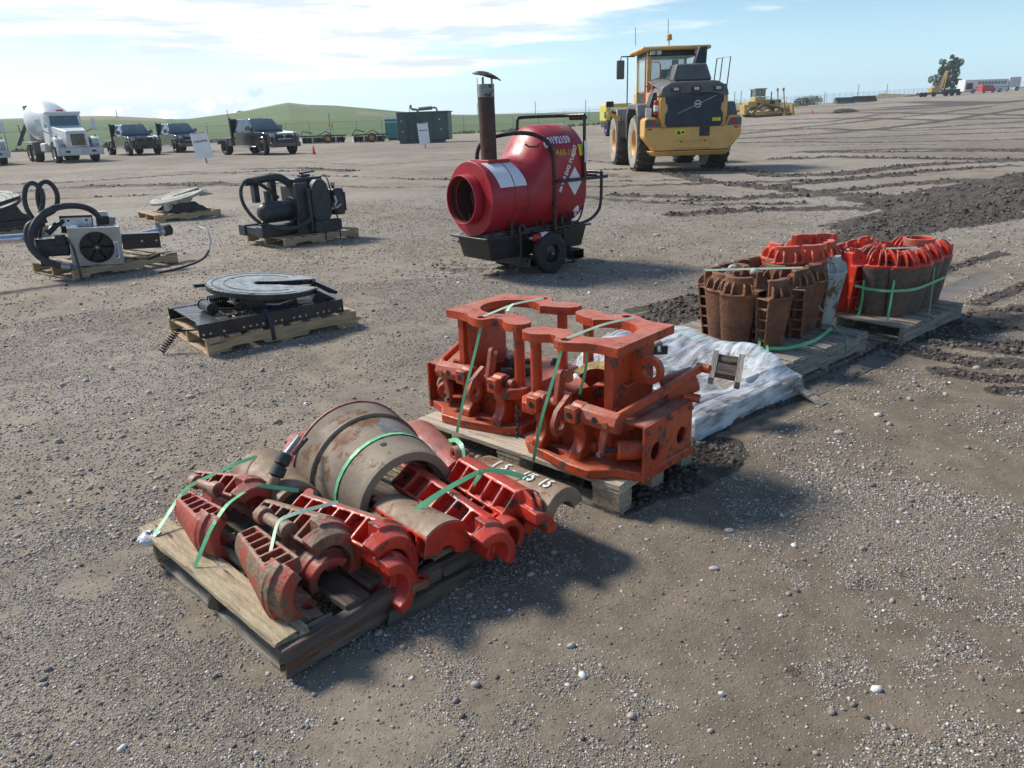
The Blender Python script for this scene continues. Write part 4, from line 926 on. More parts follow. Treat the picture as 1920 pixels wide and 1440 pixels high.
tc=n_.new('ShaderNodeTexCoord');mp=n_.new('ShaderNodeMapping');mp.inputs['Scale'].default_value=(1.2,9,5);mp.inputs['Rotation'].default_value=(0,.3,.5);l_.new(tc.outputs['Object'],mp.inputs[0])
nz=n_.new('ShaderNodeTexNoise');nz.inputs['Scale'].default_value=4;nz.inputs['Detail'].default_value=8;nz.inputs['Distortion'].default_value=.5;l_.new(mp.outputs[0],nz.inputs['Vector'])
bpn=n_.new('ShaderNodeBump');bpn.inputs['Strength'].default_value=1;bpn.inputs['Distance'].default_value=.012;l_.new(nz.outputs['Fac'],bpn.inputs['Height']);l_.new(bpn.outputs[0],bs.inputs['Normal'])
al=n_.new('ShaderNodeMapRange');l_.new(nz.outputs['Fac'],al.inputs[0]);al.inputs[1].default_value=.32;al.inputs[2].default_value=.62;al.inputs[3].default_value=.06;al.inputs[4].default_value=.74;l_.new(al.outputs[0],bs.inputs['Alpha'])
b=MB();vs=[];fs=[];nx,ny=72,68
def wh(u,v):
    # load height profile under the film (u along front 0..1, v depth 0..1)
    h=.135+.02*math.sin(u*9)
    for (cu,cv,su,sv,a) in ((.92,.25,.14,.22,.10),(.75,.62,.25,.25,.13),(.35,.25,.10,.10,.05),(.15,.55,.25,.3,.16),(.45,.85,.4,.2,.18),(.55,.10,.12,.08,.03)):
        h+=a*math.exp(-((u-cu)/su)**2-((v-cv)/sv)**2)
    n=mn.noise(Vector((u*4,v*5,1)))*.018+abs(mn.noise(Vector((u*2+v*7,v*2-u*5,4))))*.022+.004*abs(mn.noise(Vector((u*16-v*9,v*5,9))))
    e_=min(u,1-u,v,1-v); return .128+(h+n-.128)*min(1,e_/.09)
for i in range(nx+1):
    for j in range(ny+1):
        u=i/nx; v=j/ny
        # edge skirt: first/last rings go down
        eu=min(i,nx-i);ev=min(j,ny-j);e=min(eu,ev)
        k=min(1,e/5)
        uu=min(1,max(0,(i-4)/(nx-8)));vv=min(1,max(0,(j-4)/(ny-8)))
        z=wh(uu,vv)
        if e<4: z=.008+(z-.01)*(e/4)
        wob=.006*mn.noise(Vector((u*14,v*14,z*30)))
        vs.append((uu*1.0-.015+(wob if eu<5 else 0),vv*1.0-.015+(wob if ev<5 else 0)-(.0 if e>3 else .004),z))
for i in range(nx):
    for j in range(ny): a=i*(ny+1)+j; fs.append((a,a+ny+1,a+ny+2,a+1))
wr=b.add(vs,fs).build('plastic_wrap',wm_,None,smooth=0); wr.matrix_world=T3
for p in wr.data.polygons:p.use_smooth=True
tag(wr,'wrinkled white stretch film draped over the low pallet between the orange tools and rusty slips','plastic wrap')
# things inside the film
for (u,v,a,b_,c,m_) in ((.05,.12,.55,.3,.03,'wood_grey'),(.60,.1,.95,.4,.05,'offwhite'),(.25,.5,.8,.85,.06,'wood_grey')):
    o=MB().box((u,v,.119),(a,b_,.119+c)).build('packed_slab',m_,None,smooth=0,bev=.004); o.matrix_world=T3; tag(o,{.05:'flat grey slab packed under the film nearest the orange tool',.60:'pale slab packed under the film at its right end',.25:'thick grey slab packed under the middle of the film'}[u],'slab')
wb=thing('wood_frame','small grey wooden frame of two bars and a cross block on the white film','wood block',TR(G(1362,694,.285))@Matrix.Rotation(R(-22),4,'Z')@Matrix.Rotation(R(30),4,'X')@Matrix.Rotation(R(8),4,'Y'))
for a,b_ in (((-.085,-.10,-.02),(-.055,.10,.035)),((.05,-.10,-.02),(.08,.10,.035))): board('bar','wood_grey',a,b_,wb)
board('cross_block','wood_dark',(-.0545,-.055,-.015),(.0495,.02,.028),wb)
board('cross_block','wood_dark',(-.0545,.04,-.015),(.0495,.09,.02),wb)
o=MB().box((-.03,-.16,0),(.03,.16,.018)).build('offcut_plank','wood_grey',None,smooth=0,bev=.003); o.matrix_world=TR(G(1500,733,.045))@rz(40)@Matrix.Rotation(R(20),4,'X'); tag(o,'broken grey plank end sticking out beyond the white film','plank')
t=thing('scrap_parts','dark brackets with a shiny nut poking from the back of the film','scrap',TR(G(1225,655,.33)))
MB().box((-.06,-.012,-.03),(.08,.012,.02)).build('bracket','blackgrease',t,bev=.003); MB().cyl((-.02,.02,0),(.05,.05,.02),.022,n=12).build('pin','redold',t); MB().cyl((.02,-.03,.01),(.035,-.035,.012),.02,n=6).build('nut','steel',t,smooth=20)
MB().box((-.12,.03,-.02),(-.09,.06,.12)).build('post','wood_grey',t)
# ---------------- p4 / p5 ----------------
F4=G(1465,686,.14);F4.z=0
pallet('weathered grey pallet under the rusty brown slips',F4,1.05,1.02,[(.0,.10),(.125,.225),(.25,.35),(.375,.475),(.50,.60),(.625,.725),(.75,.85),(.90,1.05)],'wood_grey',H=.14,notch=False,sw=.04)
F5=G(1697,615,.13);F5.z=0
x5=(G(1790,575,.13)-G(1697,615,.13)).normalized(); y5=Vector((-x5.y,x5.x,0))
pallet('weathered grey pallet under the red and grey slips farthest right',F5,1.0,1.02,[(.03,.13),(.17,.27),(.31,.40),(.44,.54),(.58,.68),(.72,.82),(.88,1.0)],'wood_grey',H=.13,xax=x5,yax=y5,notch=False)
def standing(P,ang,tilt=0):
    """P=outer bottom point; ang=facing azimuth in deg in world (0=+X)"""
    f=Vector((math.cos(R(ang)),math.sin(R(ang)),0)); y=Vector((0,0,1)).cross(Vector((1,0,0)))
    m=Matrix.Identity(4); X_=Vector((0,0,1)); Z_=f; Y_=Z_.cross(X_)
    for i in range(3): m[i][0]=X_[i];m[i][1]=Y_[i];m[i][2]=Z_[i];m[i][3]=P[i]
    return m
def stand(label,px,py,z,ang,mt,H,ri,r0,r1,sp,nr,head,grp,base=None,**k):
    P=G(px,py,z) if base is None else base; f=Vector((math.cos(R(ang)),math.sin(R(ang)),0)); P=P-f*r0
    P.z=z+.001 if base is None else base.z
    return slip_thing(label,standing(P,ang),mt,H,ri,r0,r1,sp,nr,head,grp,vox=.0045,**k)
gr='rusty brown slips on the grey pallet'; K=(.34,.065,.115,.16,43,5,'collar')
sx=lambda n,*a,**k: stand(n,*a,**k)
stand('brown rusty slip front left of the standing row, facing the camera',1378,652,.14,-112,'rust',*K,gr)
stand('brown rusty slip second from the left, beside the double green strap',1456,658,.14,-60,'rust',*K,gr,extra=lambda t:MB().box((.02,.085,.02),(.30,.10,.06)).build('pale_side','greysl',t,bev=.002) if 0 else None)
stand('brown rusty slip third along the right-hand row, with a torn label',1500,630,.14,-52,'rust',*K,gr)
stand('darker brown rusty slip fourth along the right-hand row',1522,620,.14,-58,'rust',*K,gr)
stand('grey and tan painted slip at the far end of the rusty row',1556,607,.14,-55,'greysl',.36,.07,.115,.17,52,5,'collar',gr)
stand('brown rusty slip seen in profile at the left end with open pockets',1350,640,.14,175,'rust',*K,gr)
def L4(u,v,z): return F4+PX*u+PY*v+Vector((0,0,z))
for i,(u,v,a,lb) in enumerate(((.30,.78,130,'brown rusty slip in the back row, nearest the pale stone'),(.48,.80,125,'brown rusty slip in the back row, second from the left'),(.66,.80,120,'brown rusty slip in the back row, third from the left'),(.84,.80,115,'brown rusty slip in the back row, fourth from the left'),(.42,.50,40,'brown rusty slip turned inward in the middle of the group'),(.62,.50,210,'brown rusty slip nested behind the third one'))):
    stand(lb,0,0,.14,a,'rust' if i!=3 else 'tan',*K,gr,base=L4(u,v,.14))
stand('pale blue-grey slip top showing between brown and orange slips',0,0,.14,-60,'greysl',*K,gr,base=L4(.88,.56,.16))
for i,(u,v,a,lb) in enumerate(((.16,.62,200,'brown rusty slip packed at the front left inside the group'),(.36,.62,30,'brown rusty slip packed left of centre inside the group'),(.55,.66,20,'brown rusty slip packed behind centre inside the group'),(.74,.60,200,'brown rusty slip packed right of centre inside the group'),(.60,.34,150,'brown rusty slip packed just behind the right-hand row'),(.85,.38,190,'brown rusty slip packed against the grey and tan one'))):
    stand(lb,0,0,.14,a,'rust',*K,gr,base=L4(u,v,.14))
go='orange slips behind the rusty ones'; KO=(.44,.075,.13,.175,42,5,'collar')
zt=.70
for px,py,a,lb in ((1446,455,190,'bright orange slip at the left end of the orange group, in profile'),(1481,463,-95,'bright orange slip front left of the orange group'),(1532,460,-80,'bright orange slip front right of the orange group'),(1566,452,-35,'orange slip at the right end of the orange group'),(1500,438,100,'orange slip in the back row, left one'),(1545,436,80,'orange slip in the back row, right one')):
    P=G(px,py,zt); P.z=zt-.555
    stand(lb,0,0,P.z,a,'orslip',*KO,go,base=P)
KR=(.36,.055,.115,.165,44,3,'ears'); grd='red slips on the farthest grey pallet'
for px,py,a,lb in ((1641,592,-112,'red slip front left of the far pallet with ribbed grey back'),(1686,594,-80,'red slip front centre of the far pallet beside a vertical strap'),(1716,588,-62,'red slip third along the far pallet row'),(1737,577,-58,'red slip fourth along the far pallet row'),(1756,566,-52,'red slip at the right end of the far pallet row'),(1608,578,178,'red slip at the left end of the far pallet, in profile with cells open')):
    stand(lb,px,py,.13,a,'red' if px!=1608 else 'redold',*KR,grd,extra=back_face('worn',.36,.115,.165,50))
def L5(u,v,z): return F5+x5*u+y5*v+Vector((0,0,z))
for u,v,a,lb in ((.35,.72,130,'red slip in the back row of the far pallet, left one'),(.58,.74,120,'red slip in the back row of the far pallet, middle one'),(.80,.74,110,'red slip in the back row of the far pallet, right one')):
    stand(lb,0,0,.13,a,'red',*KR,grd,base=L5(u,v,.13))
for u,v,a,lb in ((.22,.52,30,'red slip packed inside the far group at its left'),(.45,.48,200,'red slip packed inside the far group at its centre'),(.68,.50,20,'red slip packed inside the far group right of centre'),(.88,.48,200,'red slip packed inside the far group at its right')): stand(lb,0,0,.13,a,'red',*KR,grd,base=L5(u,v,.13))
o=MB().cyl((0,0,0),(0,0,.06),.115,ri=.095,n=28).build('ring','orslip',None,bev=.003); o.location=G(1722,460,.545); tag(o,'bright red split ring lying on top of the far red slips','ring')
o=MB().sector(-.03,.03,.08,.11,.08,.11,-100,100,24,T=Matrix.Rotation(R(90),4,'Y')).build('ring','orslip',None,bev=.003); o.location=G(1758,462,.53); tag(o,'bright red half ring standing beside the split ring on the far slips','ring')
for px,py,nm,s in ((1374,503,'pale rounded stone resting on the brown slips',.035),(1416,510,'pale green stone wedged between the brown slips',.035)):
    o=MB().sphere((0,0,0),s,12,8,sq=(1,.8,.75)).build('stone','rock',None,jit=.002); o.location=G(px,py,.585); tag(o,nm,'stone')
strap('green strap running low round the brown slips at deck level',[L4(.12,.93,.19),L4(.05,.72,.165),L4(.08,.35,.165),L4(.25,.12,.165),L4(.55,.10,.16),L4(.9,.18,.16)],w=.022,nrm=(-.5,-.85,.1))
strap('green strap rising to a loop over the two front brown slips',[G(1421,665,.15),G(1427,620,.25),G(1433,575,.36),G(1434,563,.40)],w=.016,nrm=(-.3,-.95,.1))
strap('second green strap of the inverted V in front of the brown slips',[G(1439,664,.15),G(1437,620,.25),G(1434,575,.36),G(1434,563,.40)],w=.016,nrm=(-.3,-.95,.1))
strap('pale strap drawn tight across the tops of the brown slips',[L4(.18,.72,.597),L4(.40,.52,.60),L4(.66,.3,.597)],mt='strapw',w=.014)
strap('thin green strap down the right side of the brown slip pallet',[L4(.83,.28,.34),L4(.80,.10,.20),L4(.78,-.003,.15),L4(.76,-.008,.05)],w=.011,nrm=(.6,-.8,.1))
strap('green strap round the middle of the red slips on the far pallet',[G(1602,535,.38),G(1628,542,.36),G(1660,546,.36),G(1700,545,.36),G(1722,541,.36),G(1772,520,.36)],w=.018,nrm=(-.2,-1,.1))
strap('green strap hanging down the left of the far red slips',[G(1620,525,.42),G(1617,560,.27),G(1612,585,.15),G(1602,602,.10)],w=.015,nrm=(-.2,-1,.1))
strap('green strap hanging down the middle of the far red slips',[G(1681,500,.50),G(1673,550,.32),G(1664,600,.15)],w=.015,nrm=(-.2,-1,.1))
strap('pale strap across the tops of the far red slips',[L5(.25,.75,.56),L5(.45,.5,.565),L5(.75,.3,.56)],mt='strapw',w=.014)
strap('thin strap down the right side of the far red slips',[G(1753,500,.48),G(1746,560,.25),G(1739,612,.05)],w=.010,nrm=(.5,-.8,.1))
# ---------------- heater ----------------
hx=Vector((.77,.64,0)).normalized(); hy=Vector((-hx.y,hx.x,0)); TH_=Fr(Vector((-.19,7.66,0)),hx,hy)
h=thing('portable_heater','large crimson drum-shaped heater on a black wheeled tank with a rusty chimney','heater',TH_)
HR=.37;HC=.82;HYC=.27
def stad(x,zc,r=HR,n=20,zb=None):
    zb=HC if zb is None else zb
    return [(x,HYC+r*math.cos(R(a)),zc+r*math.sin(R(a))) for a in [180*i/n for i in range(n+1)]]+[(x,HYC+r*math.cos(R(a)),zb+r*math.sin(R(a))) for a in [180+180*i/n for i in range(n+1)]]
def loft(secs):
    b=MB();k=len(secs[0])
    for s in secs: b.v+=[tuple(p) for p in s]
    for i in range(len(secs)-1):
        for j in range(k): b.f.append((i*k+j,i*k+(j+1)%k,(i+1)*k+(j+1)%k,(i+1)*k+j))
    b.f+=[tuple(range(k)),tuple((len(secs)-1)*k+j for j in range(k))]
    return b
def surf(x,s,off=.004):
    # s arclength from the crown downwards on the near side
    t=max(0,min(1,(x-.50)/.36)); zc=HC+.33*(t*t*(3-2*t)); r=HR+off; a=s/HR
    if a<math.pi/2: return (x,HYC-r*math.sin(a),zc+r*math.cos(a))
    dz=s-HR*math.pi/2
    if dz<zc-HC: return (x,HYC-r,zc-dz)
    a2=math.pi/2+(dz-(zc-HC))/HR; return (x,HYC-r*math.sin(a2),HC+r*math.cos(a2))
body=MB(); 
body.cyl((.02,HYC,HC),(.62,HYC,HC),HR,n=56,ri=HR-.01); body.build('drum','heater',h,smooth=40)
secs=[stad(.50,HC)]+[stad(.50+.36*t,HC+.33*(t*t*(3-2*t))) for t in [i/10 for i in range(11)]]+[stad(.9,1.15),stad(1.29,1.15),stad(1.34,1.13,.35)]
hs=loft(secs).build('housing','heater',h,smooth=40)
bv=MB(); bv.lathe([(.36,.50),(.372,.50),(.372,.515),(.36,.515),(.36,.50)],56,T=Matrix(((0,0,1,0),(1,0,0,HYC),(0,1,0,HC),(0,0,0,1)))).build('seam_band','heater',h)
MB().lathe([(.24,.0),(.372,.0),(.376,.006),(.376,.03),(.366,.035),(.24,.012),(.24,.0)],56,T=Matrix(((0,0,1,0),(1,0,0,HYC),(0,1,0,HC),(0,0,0,1)))).build('front_plate','heater',h,bev=.003)
MB().lathe([(.235,-.10),(.248,-.10),(.250,-.09),(.250,.30),(.235,.30),(.235,-.10)],56,T=Matrix(((0,0,1,0),(1,0,0,HYC+.03),(0,1,0,HC),(0,0,0,1)))).build('outlet_collar','heater',h,bev=.002)
MB().cyl((-.06,HYC+.03,HC),(.298,HYC+.03,HC),.2345,n=48,ri=.231).build('soot_lining','stack',h)
for xb,rb in ((.30,.371),(.47,.3715)): MB().cyl((xb,HYC,HC),(xb+.014,HYC,HC),rb+.003,n=56,ri=rb-.004).build('seam_band','heater',h)
for k in range(14): a=R(200+k*12); MB().sphere((.036,HYC+.33*math.cos(a),HC+.33*math.sin(a)),.006,8,6).build('rivet','heater',h) if k%2 else None
for k in range(9): p_=surf(.08+.05*k,.62,.002); MB().sphere(p_,.0055,8,6).build('rivet','heater',h)
MB().cyl((.299,HYC+.03,HC),(.30,HYC+.03,HC),.234,n=48).build('inner_baffle','loaderblk',h)
MB().cyl((.12,HYC+.03,HC),(.14,HYC+.03,HC),.12,n=32,ri=.08).build('inner_ring','darksteel',h)
# rear skirt
MB().hexa([(1.25,.0,.72),(1.46,.0,.97),(1.46,.54,.97),(1.25,.54,.72),(1.25,.02,1.25),(1.34,.02,1.25),(1.34,.52,1.25),(1.25,.52,1.25)]).build('rear_skirt','heater',h,bev=.01)
# chimney
sb=TR((.27,HYC,0)); MB().box((.14,.12,1.165),(.42,.42,1.20)).build('chimney_flange','heater',h,bev=.004)
MB().cyl((.27,HYC,1.19),(.262,HYC,1.80),.082,.085,n=32).build('chimney','stack',h,smooth=50)
MB().cyl((.262,HYC,1.80),(.262,HYC,1.92),.0875,n=32,ri=.08).build('chimney_top','stacktop',h,smooth=50)
for a in range(0,360,72): c,s_=math.cos(R(a)),math.sin(R(a)); MB().box((-.008,-.003,0),(.008,.003,.07),T=TR((.262+.08*c,HYC+.08*s_,1.915))@Matrix.Rotation(R(a+90),4,'Z')).build('cap_bracket','stacktop',h)
b=MB().lathe([(.001,.045),(.05,.042),(.10,.030),(.15,.005)],24,T=TR((.275,HYC,1.985))@Matrix.Rotation(R(12),4,'X')@Matrix.Rotation(R(10),4,'Y')); o=b.build('rain_cap','stack',h,jit=.007); md=o.modifiers.new('s','SOLIDIFY');md.thickness=.004
# tank
tk=MB().hexa([(.05,.03,.20),(1.38,.03,.20),(1.38,.51,.20),(.05,.51,.20),(.0,.0,.425),(1.43,.0,.425),(1.43,.54,.425),(.0,.54,.425)]); tk.build('tank','tank',h,bev=.018,bseg=3)
MB().box((-.06,-.035,.425),(1.47,.575,.447)).build('tank_rim','tank',h,bev=.006)
MB().hexa([(.0,.02,.447),(1.41,.02,.447),(1.41,.52,.447),(.0,.52,.447),(.05,.06,.475),(1.36,.06,.475),(1.36,.48,.475),(.05,.48,.475)]).build('tank_top','tank',h,bev=.01)
T_=lambda pts,r=.017,m='black',n='frame_tube':MB().tube(pts,r,10).build(n,m,h,smooth=50)
def sm(pts,k=3):
    P=[Vector(p) for p in pts]
    for _ in range(k):
        q=[P[0]]
        for a,b in zip(P[:-1],P[1:]): q+=[a.lerp(b,.25),a.lerp(b,.75)]
        P=q+[P[-1]]
    return P
T_(sm([(.30,.52,1.10),(.30,.50,1.33),(.40,.38,1.42),(.60,.05,1.46),(.78,-.09,1.36),(.84,-.10,1.22),(.84,-.10,.45)],2),.022)
T_([(.84,-.13,.95),(1.62,-.13,.95)],.018); T_([(1.28,-.11,.95),(1.28,-.11,1.60)],.018)
T_(sm([(.93,.58,1.30),(.93,.58,1.585),(.98,.58,1.60),(1.28,.2,1.60),(1.28,-.11,1.60)],2),.018); T_([(1.28,.60,1.60),(1.28,-.11,1.60)],.016); T_([(1.30,-.11,1.575),(1.30,.12,1.575)],.025)
T_(sm([(1.56,-.10,1.0),(1.56,-.10,.66),(1.50,-.10,.56),(1.38,-.09,.49),(1.2,-.06,.455),(.55,-.06,.455)],2),.018); T_([(1.56,-.10,1.0),(1.56,.6,1.0)],.018); T_([(1.50,.62,.93),(1.62,.62,.93)],.016); T_([(1.45,-.13,.97),(1.45,.64,.97)],.014)
T_([(.53,.0,1.34),(.56,-.03,1.31),(.64,-.06,1.31),(.67,-.07,1.35)],.009)
for x,y in ((.30,-.02),(1.02,-.02),(.05,.35),(1.25,.5)): T_([(x,y,.44),(x,y,.66 if x<1.1 else .55)],.020,n='support_post')
MB().cyl((.30,-.03,.62),(.30,.02,.62),.028,n=16).cyl((1.02,-.03,.66),(1.02,.02,.66),.028,n=16) if 0 else None
# wheels
for y,nm in ((-.14,'near'),(.60,'far')):
    w=MB().lathe([(.10,-.045),(.18,-.052),(.21,-.042),(.218,-.02),(.218,.02),(.21,.042),(.18,.052),(.10,.045),(.10,-.045)],40,T=TR((.72,y,.218))@Matrix.Rotation(R(90),4,'X')); wo=w.build('wheel','rubber',h,smooth=40)
    MB().lathe([(.0,.02),(.05,.024),(.10,.012),(.13,.040),(.14,.05)],32,T=TR((.72,y,.218))@Matrix.Rotation(R(90),4,'X')).build('rim','black',wo,smooth=40)
    MB().cyl((.72,y-.055,.218),(.72,y-.03,.218),.016,ri=.009,n=14).build('hub','steel',wo)
for x0 in (.42,1.05):
    b=MB(); z0,z1,y0,y1=.10,.20,-.16,.65
    b.box((x0,y0,z0),(x0+.17,y1,z0+.006)).box((x0,y0,z1-.006),(x0+.17,y1,z1)).box((x0,y0,z0+.006),(x0+.006,y1,z1-.006)).box((x0+.164,y0,z0+.006),(x0+.17,y1,z1-.006)); b.build('fork_pocket','blackgrease',h)
T_([(1.0,-.07,.45),(1.0,-.07,.06),(1.16,-.07,.06)],.016,n='stand_leg'); T_([(.38,-.06,.45),(.38,-.06,.15)],.014,n='stand_leg')
fe=thing('fire_extinguisher','small red fire extinguisher strapped lying beside the heater wheel','extinguisher',TH_@TR((.50,-.115,.40)))
MB().cyl((.0,0,0),(.26,0,.01),.040,n=24).build('bottle','redlens',fe,bev=.012,bseg=3); MB().cyl((.10,0,.004),(.20,0,.0077),.0408,n=24,cap=False,ri=0).build('label','paper',fe); MB().cyl((-.05,0,0),(.0,0,0),.016,n=12).build('valve','steel',fe); MB().tube([(-.05,0,.0),(-.09,-.01,.03),(-.11,-.01,.02)],.008,8).build('handle','black',fe)
MB().lathe([(.03,-.02),(.055,-.02),(.055,.02),(.03,.02),(.03,-.02)],20,T=TR((.40,-.05,.50))@Matrix.Rotation(R(90),4,'X')).build('hose_reel','black',h)
MB().cyl((1.22,-.02,.60),(1.22,-.02,.78),.045,n=20).build('fuel_filter','paper',h,bev=.006); MB().cyl((1.22,-.02,.55),(1.22,-.02,.60),.025,n=16).build('filter_bowl','steel',h)
MB().tube(sm([(1.24,0,.80),(1.33,-.02,.82),(1.36,-.03,.70),(1.30,-.03,.52),(1.22,-.02,.47)],2),.010,8).build('fuel_hose','rubber',h); MB().tube(sm([(1.1,-.03,.62),(1.16,-.04,.52),(1.05,-.05,.47)],2),.010,8).build('fuel_hose','rubber',h)
MB().tube(sm([(.62,-.04,.56),(.64,-.05,.49),(.70,-.05,.48),(.73,-.04,.56)],2),.006,6).build('handle_loop','black',h)
def patch(name,m,x0,x1,s0,s1,off=.0035,sh=0):
    b=MB();vs=[];fs=[];n=14
    for i in range(n+1):
        for j in range(n+1): u=i/n;v=j/n; vs.append(surf(x0+(x1-x0)*u+sh*v,s0+(s1-s0)*v,off))
    for i in range(n):
        for j in range(n): k=i*(n+1)+j; fs.append((k,k+n+1,k+n+2,k+1))
    return b.add(vs,fs).build(name,m,h,smooth=60)
patch('label','paper',.06,.42,.12,.46,sh=.06)
patch('yellow_label','yellowlabel',1.195 if 0 else 1.215,1.31,.42,.54,sh=0); 
b=MB();cx,cs_=1.14,.80; vs=[surf(cx+a,cs_+b_) for a,b_ in ((-.11,.0),(0,-.15),(.11,0),(0,.15))]; b.add(vs,[(0,1,2,3)]).build('diamond_label','paper',h)
b=MB().box((1.262,-.1335,1.12),(1.294,-.1305,1.34)).build('post_label','paper',h)
text('00192159',.115,lambda x,y:surf(.95+x*.8,.36-y),'lettering','paper',h,bold=.004)
def sl(cx,cs,ang):
    c,s_=math.cos(R(ang)),math.sin(R(ang)); return lambda x,y:surf(cx+x*c-y*s_,cs-(x*s_+y*c))
text('A60-196',.085,sl(1.02,.50,-4),'handwriting','yink',h,bold=.0005)
text('ze 400 D/G TURBO',.064,sl(1.045,.66,60),'lettering','paper',h,bold=.003)
# ---------------- helpers for machinery ----------------
def fifth_plate(t,T,top,side,rad=.46,thick=.05):
    # horseshoe plate with throat slot towards +X
    o=[(rad*math.cos(R(a)),rad*.93*math.sin(R(a))) for a in range(20,341,6)]
    slot=[(rad*.86,-.13),(.12,-.055),(.0,-.05)]+[(-.02+.055*math.cos(R(a)),.055*math.sin(R(a))) for a in range(250,109,-20)]+[(.0,.05),(.12,.055),(rad*.86,.13)]
    b=MB().prism(o+slot,-thick,0,T=T); b.build('top_plate',side,t,bev=.006)
    grooves=MB()
    for rr in (.40,.31):
        pts=[(rr*math.cos(R(a)),rr*.93*math.sin(R(a)),.0008) for a in range(60,301,8)]; grooves.ribbon(pts,.008,.0012,(0,0,1),T=T)
    inn=[(rad*.97*math.cos(R(a)),rad*.90*math.sin(R(a))) for a in range(22,339,6)]
    sl_=[(rad*.83,-.145),(.12,-.066),(.0,-.06)]+[(-.02+.066*math.cos(R(a)),.066*math.sin(R(a))) for a in range(250,109,-20)]+[(.0,.06),(.12,.066),(rad*.83,.145)]
    MB().prism(inn+sl_,.0004,.002,T=T).build('greased_face',top,t)
    for rr in (.40,.31):
        MB().ribbon([(rr*math.cos(R(a)),rr*.93*math.sin(R(a)),.0035) for a in range(50,311,8)],.010,.002,(0,0,1),T=T).build('grease_groove','black',t)
    for s in (-1,1):
        MB().hexa([(.36,s*.17-.06,-.10),(.60,s*.19-.05,-.13),(.60,s*.19+.05,-.13),(.36,s*.17+.06,-.10),(.40,s*.17-.07,-.004),(.61,s*.19-.05,-.11),(.61,s*.19+.05,-.11),(.40,s*.17+.07,-.004)],T=T).build('ramp',side,t,bev=.004)
        MB().prism([(-.2,-.052),(.22,-.052),(.16,-.11),(.06,-.15),(-.06,-.15),(-.14,-.11)],0,.03,T=T@Matrix(((1,0,0,0),(0,0,1,s*.33-.015),(0,1,0,0),(0,0,0,1)))).build('pivot_bracket',side,t,bev=.003)
    MB().box((-.12,-.2,-.10),(.2,.2,-.052),T=T).build('jaw_housing','blackgrease',t,bev=.01)
def rail(t,x0,x1,y,z,dirn,m='blackgrease',hh=.105):
    b=MB().box((x0,y,z),(x1,y+.012,z+hh)).box((x0,y+.012 if dirn>0 else y-.06,z+hh-.012),(x1,y+.07 if dirn>0 else y,z+hh)); b=b.build('rail',m,t,bev=.002)
    yy=y-.001 if dirn>0 else y+.0125
    n=int((x1-x0)/.05)
    for i in range(n):
        if random.random()<.82: MB().cyl((x0+.03+i*.05,yy-.0005,z+.028),(x0+.03+i*.05,yy+.0006,z+.028),.0085,n=12).build('bolt_hole','rock' if i%3 else 'offwhite',t) 
# big black fifth wheel
F5w=G(392,670); xa=(G(668,612)-F5w).normalized()
pallet('new yellow pallet under the big black coupling plate',F5w,1.22,1.0,[(0,.13),(.17,.26),(.34,.43),(.50,.59),(.66,.75),(.82,.91),(1.09,1.22)],'wood_new',H=.135,xax=xa,yax=Vector((-xa.y,xa.x,0)))
T5=Fr(F5w,xa,Vector((-xa.y,xa.x,0)))
t=thing('coupling_plate_assembly','large black sliding truck coupling with greased round plate, springs and drilled rails','truck coupling',T5,'truck coupling plates on pallets')
rail(t,-.03,1.13,.035,.137,1); rail(t,-.02,1.10,.83,.137,-1)
MB().hexa([(.0,.10,.225),(.16,.10,.225),(.16,.80,.225),(.0,.80,.225),(.0,.10,.237),(.16,.10,.237),(.16,.80,.237),(.0,.80,.237)]).build('end_plate','blackgrease',t,bev=.003)
MB().box((.16,.10,.225),(.26,.78,.235)).build('end_plate','blackgrease',t,bev=.003)
for y in (.11,.72):
    for i in range(4): MB().box((.22+i*.055,y,.238),(.25+i*.055,y+.075,.262)).build('lock_tooth','blackgrease',t,bev=.003)
for y in (.16,.62): MB().box((.46,y,.238),(.80,y+.10,.275)).build('slide_block','blackgrease',t,bev=.008)
MB().box((.40,.10,.236),(1.02,.78,.246)).build('carriage_plate','blackgrease',t,bev=.003)
MB().cyl((.17,.50,.285),(.17,.30,.285),.042,n=28).build('air_cylinder','black',t,bev=.008,bseg=3)
for y in (.29,.51): MB().cyl((.17,y,.285),(.17,y+.012,.285),.046,n=28).build('cylinder_end','black',t)
MB().tube([(.17,.29,.285),(.30,.22,.275),(.42,.20,.27)],.010,8).build('push_rod','blackgrease',t)
def coil(T,r,L,n,w,nm,par,m='black'):
    pts=[(r*math.cos(2*math.pi*i/12),r*math.sin(2*math.pi*i/12),L*i/(12*n)) for i in range(12*n+1)]; return MB().tube(pts,w,6,T=T).build(nm,m,par)
coil(TR((.34,.24,.285))@Matrix.Rotation(R(90),4,'Y'),.025,.14,9,.006,'spring',t); coil(TR((.24,.62,.29))@Matrix.Rotation(R(90),4,'Y'),.030,.18,10,.006,'spring',t)
MB().tube([(.42,.66,.28),(.58,.55,.30),(.70,.60,.30)],.012,8).build('release_rod','blackgrease',t); MB().tube([(.52,.12,.29),(.60,.06,.285),(.76,.10,.30),(.78,.18,.31)],.007,8).build('release_handle','steel',t)
MB().tube([(.30,.66,.40),(.18,.72,.40)],.014,8).build('pull_handle','black',t)
fifth_plate(t,TR((.66,.47,.385))@Matrix.Rotation(R(-38),4,'Z')@Matrix.Rotation(R(.5),4,'X')@Matrix.Rotation(R(6),4,'Y')@Matrix.Rotation(R(18),4,'Z'),'platetop','blackgrease',.45,.04)
t=thing('coil_spring','black coil spring hanging from the yellow pallet corner to the gravel','spring',TR((0,0,0)))
pa,pb=G(302,660,.02),G(333,618,.17); d=(pb-pa); o_=pa; t.location=pa
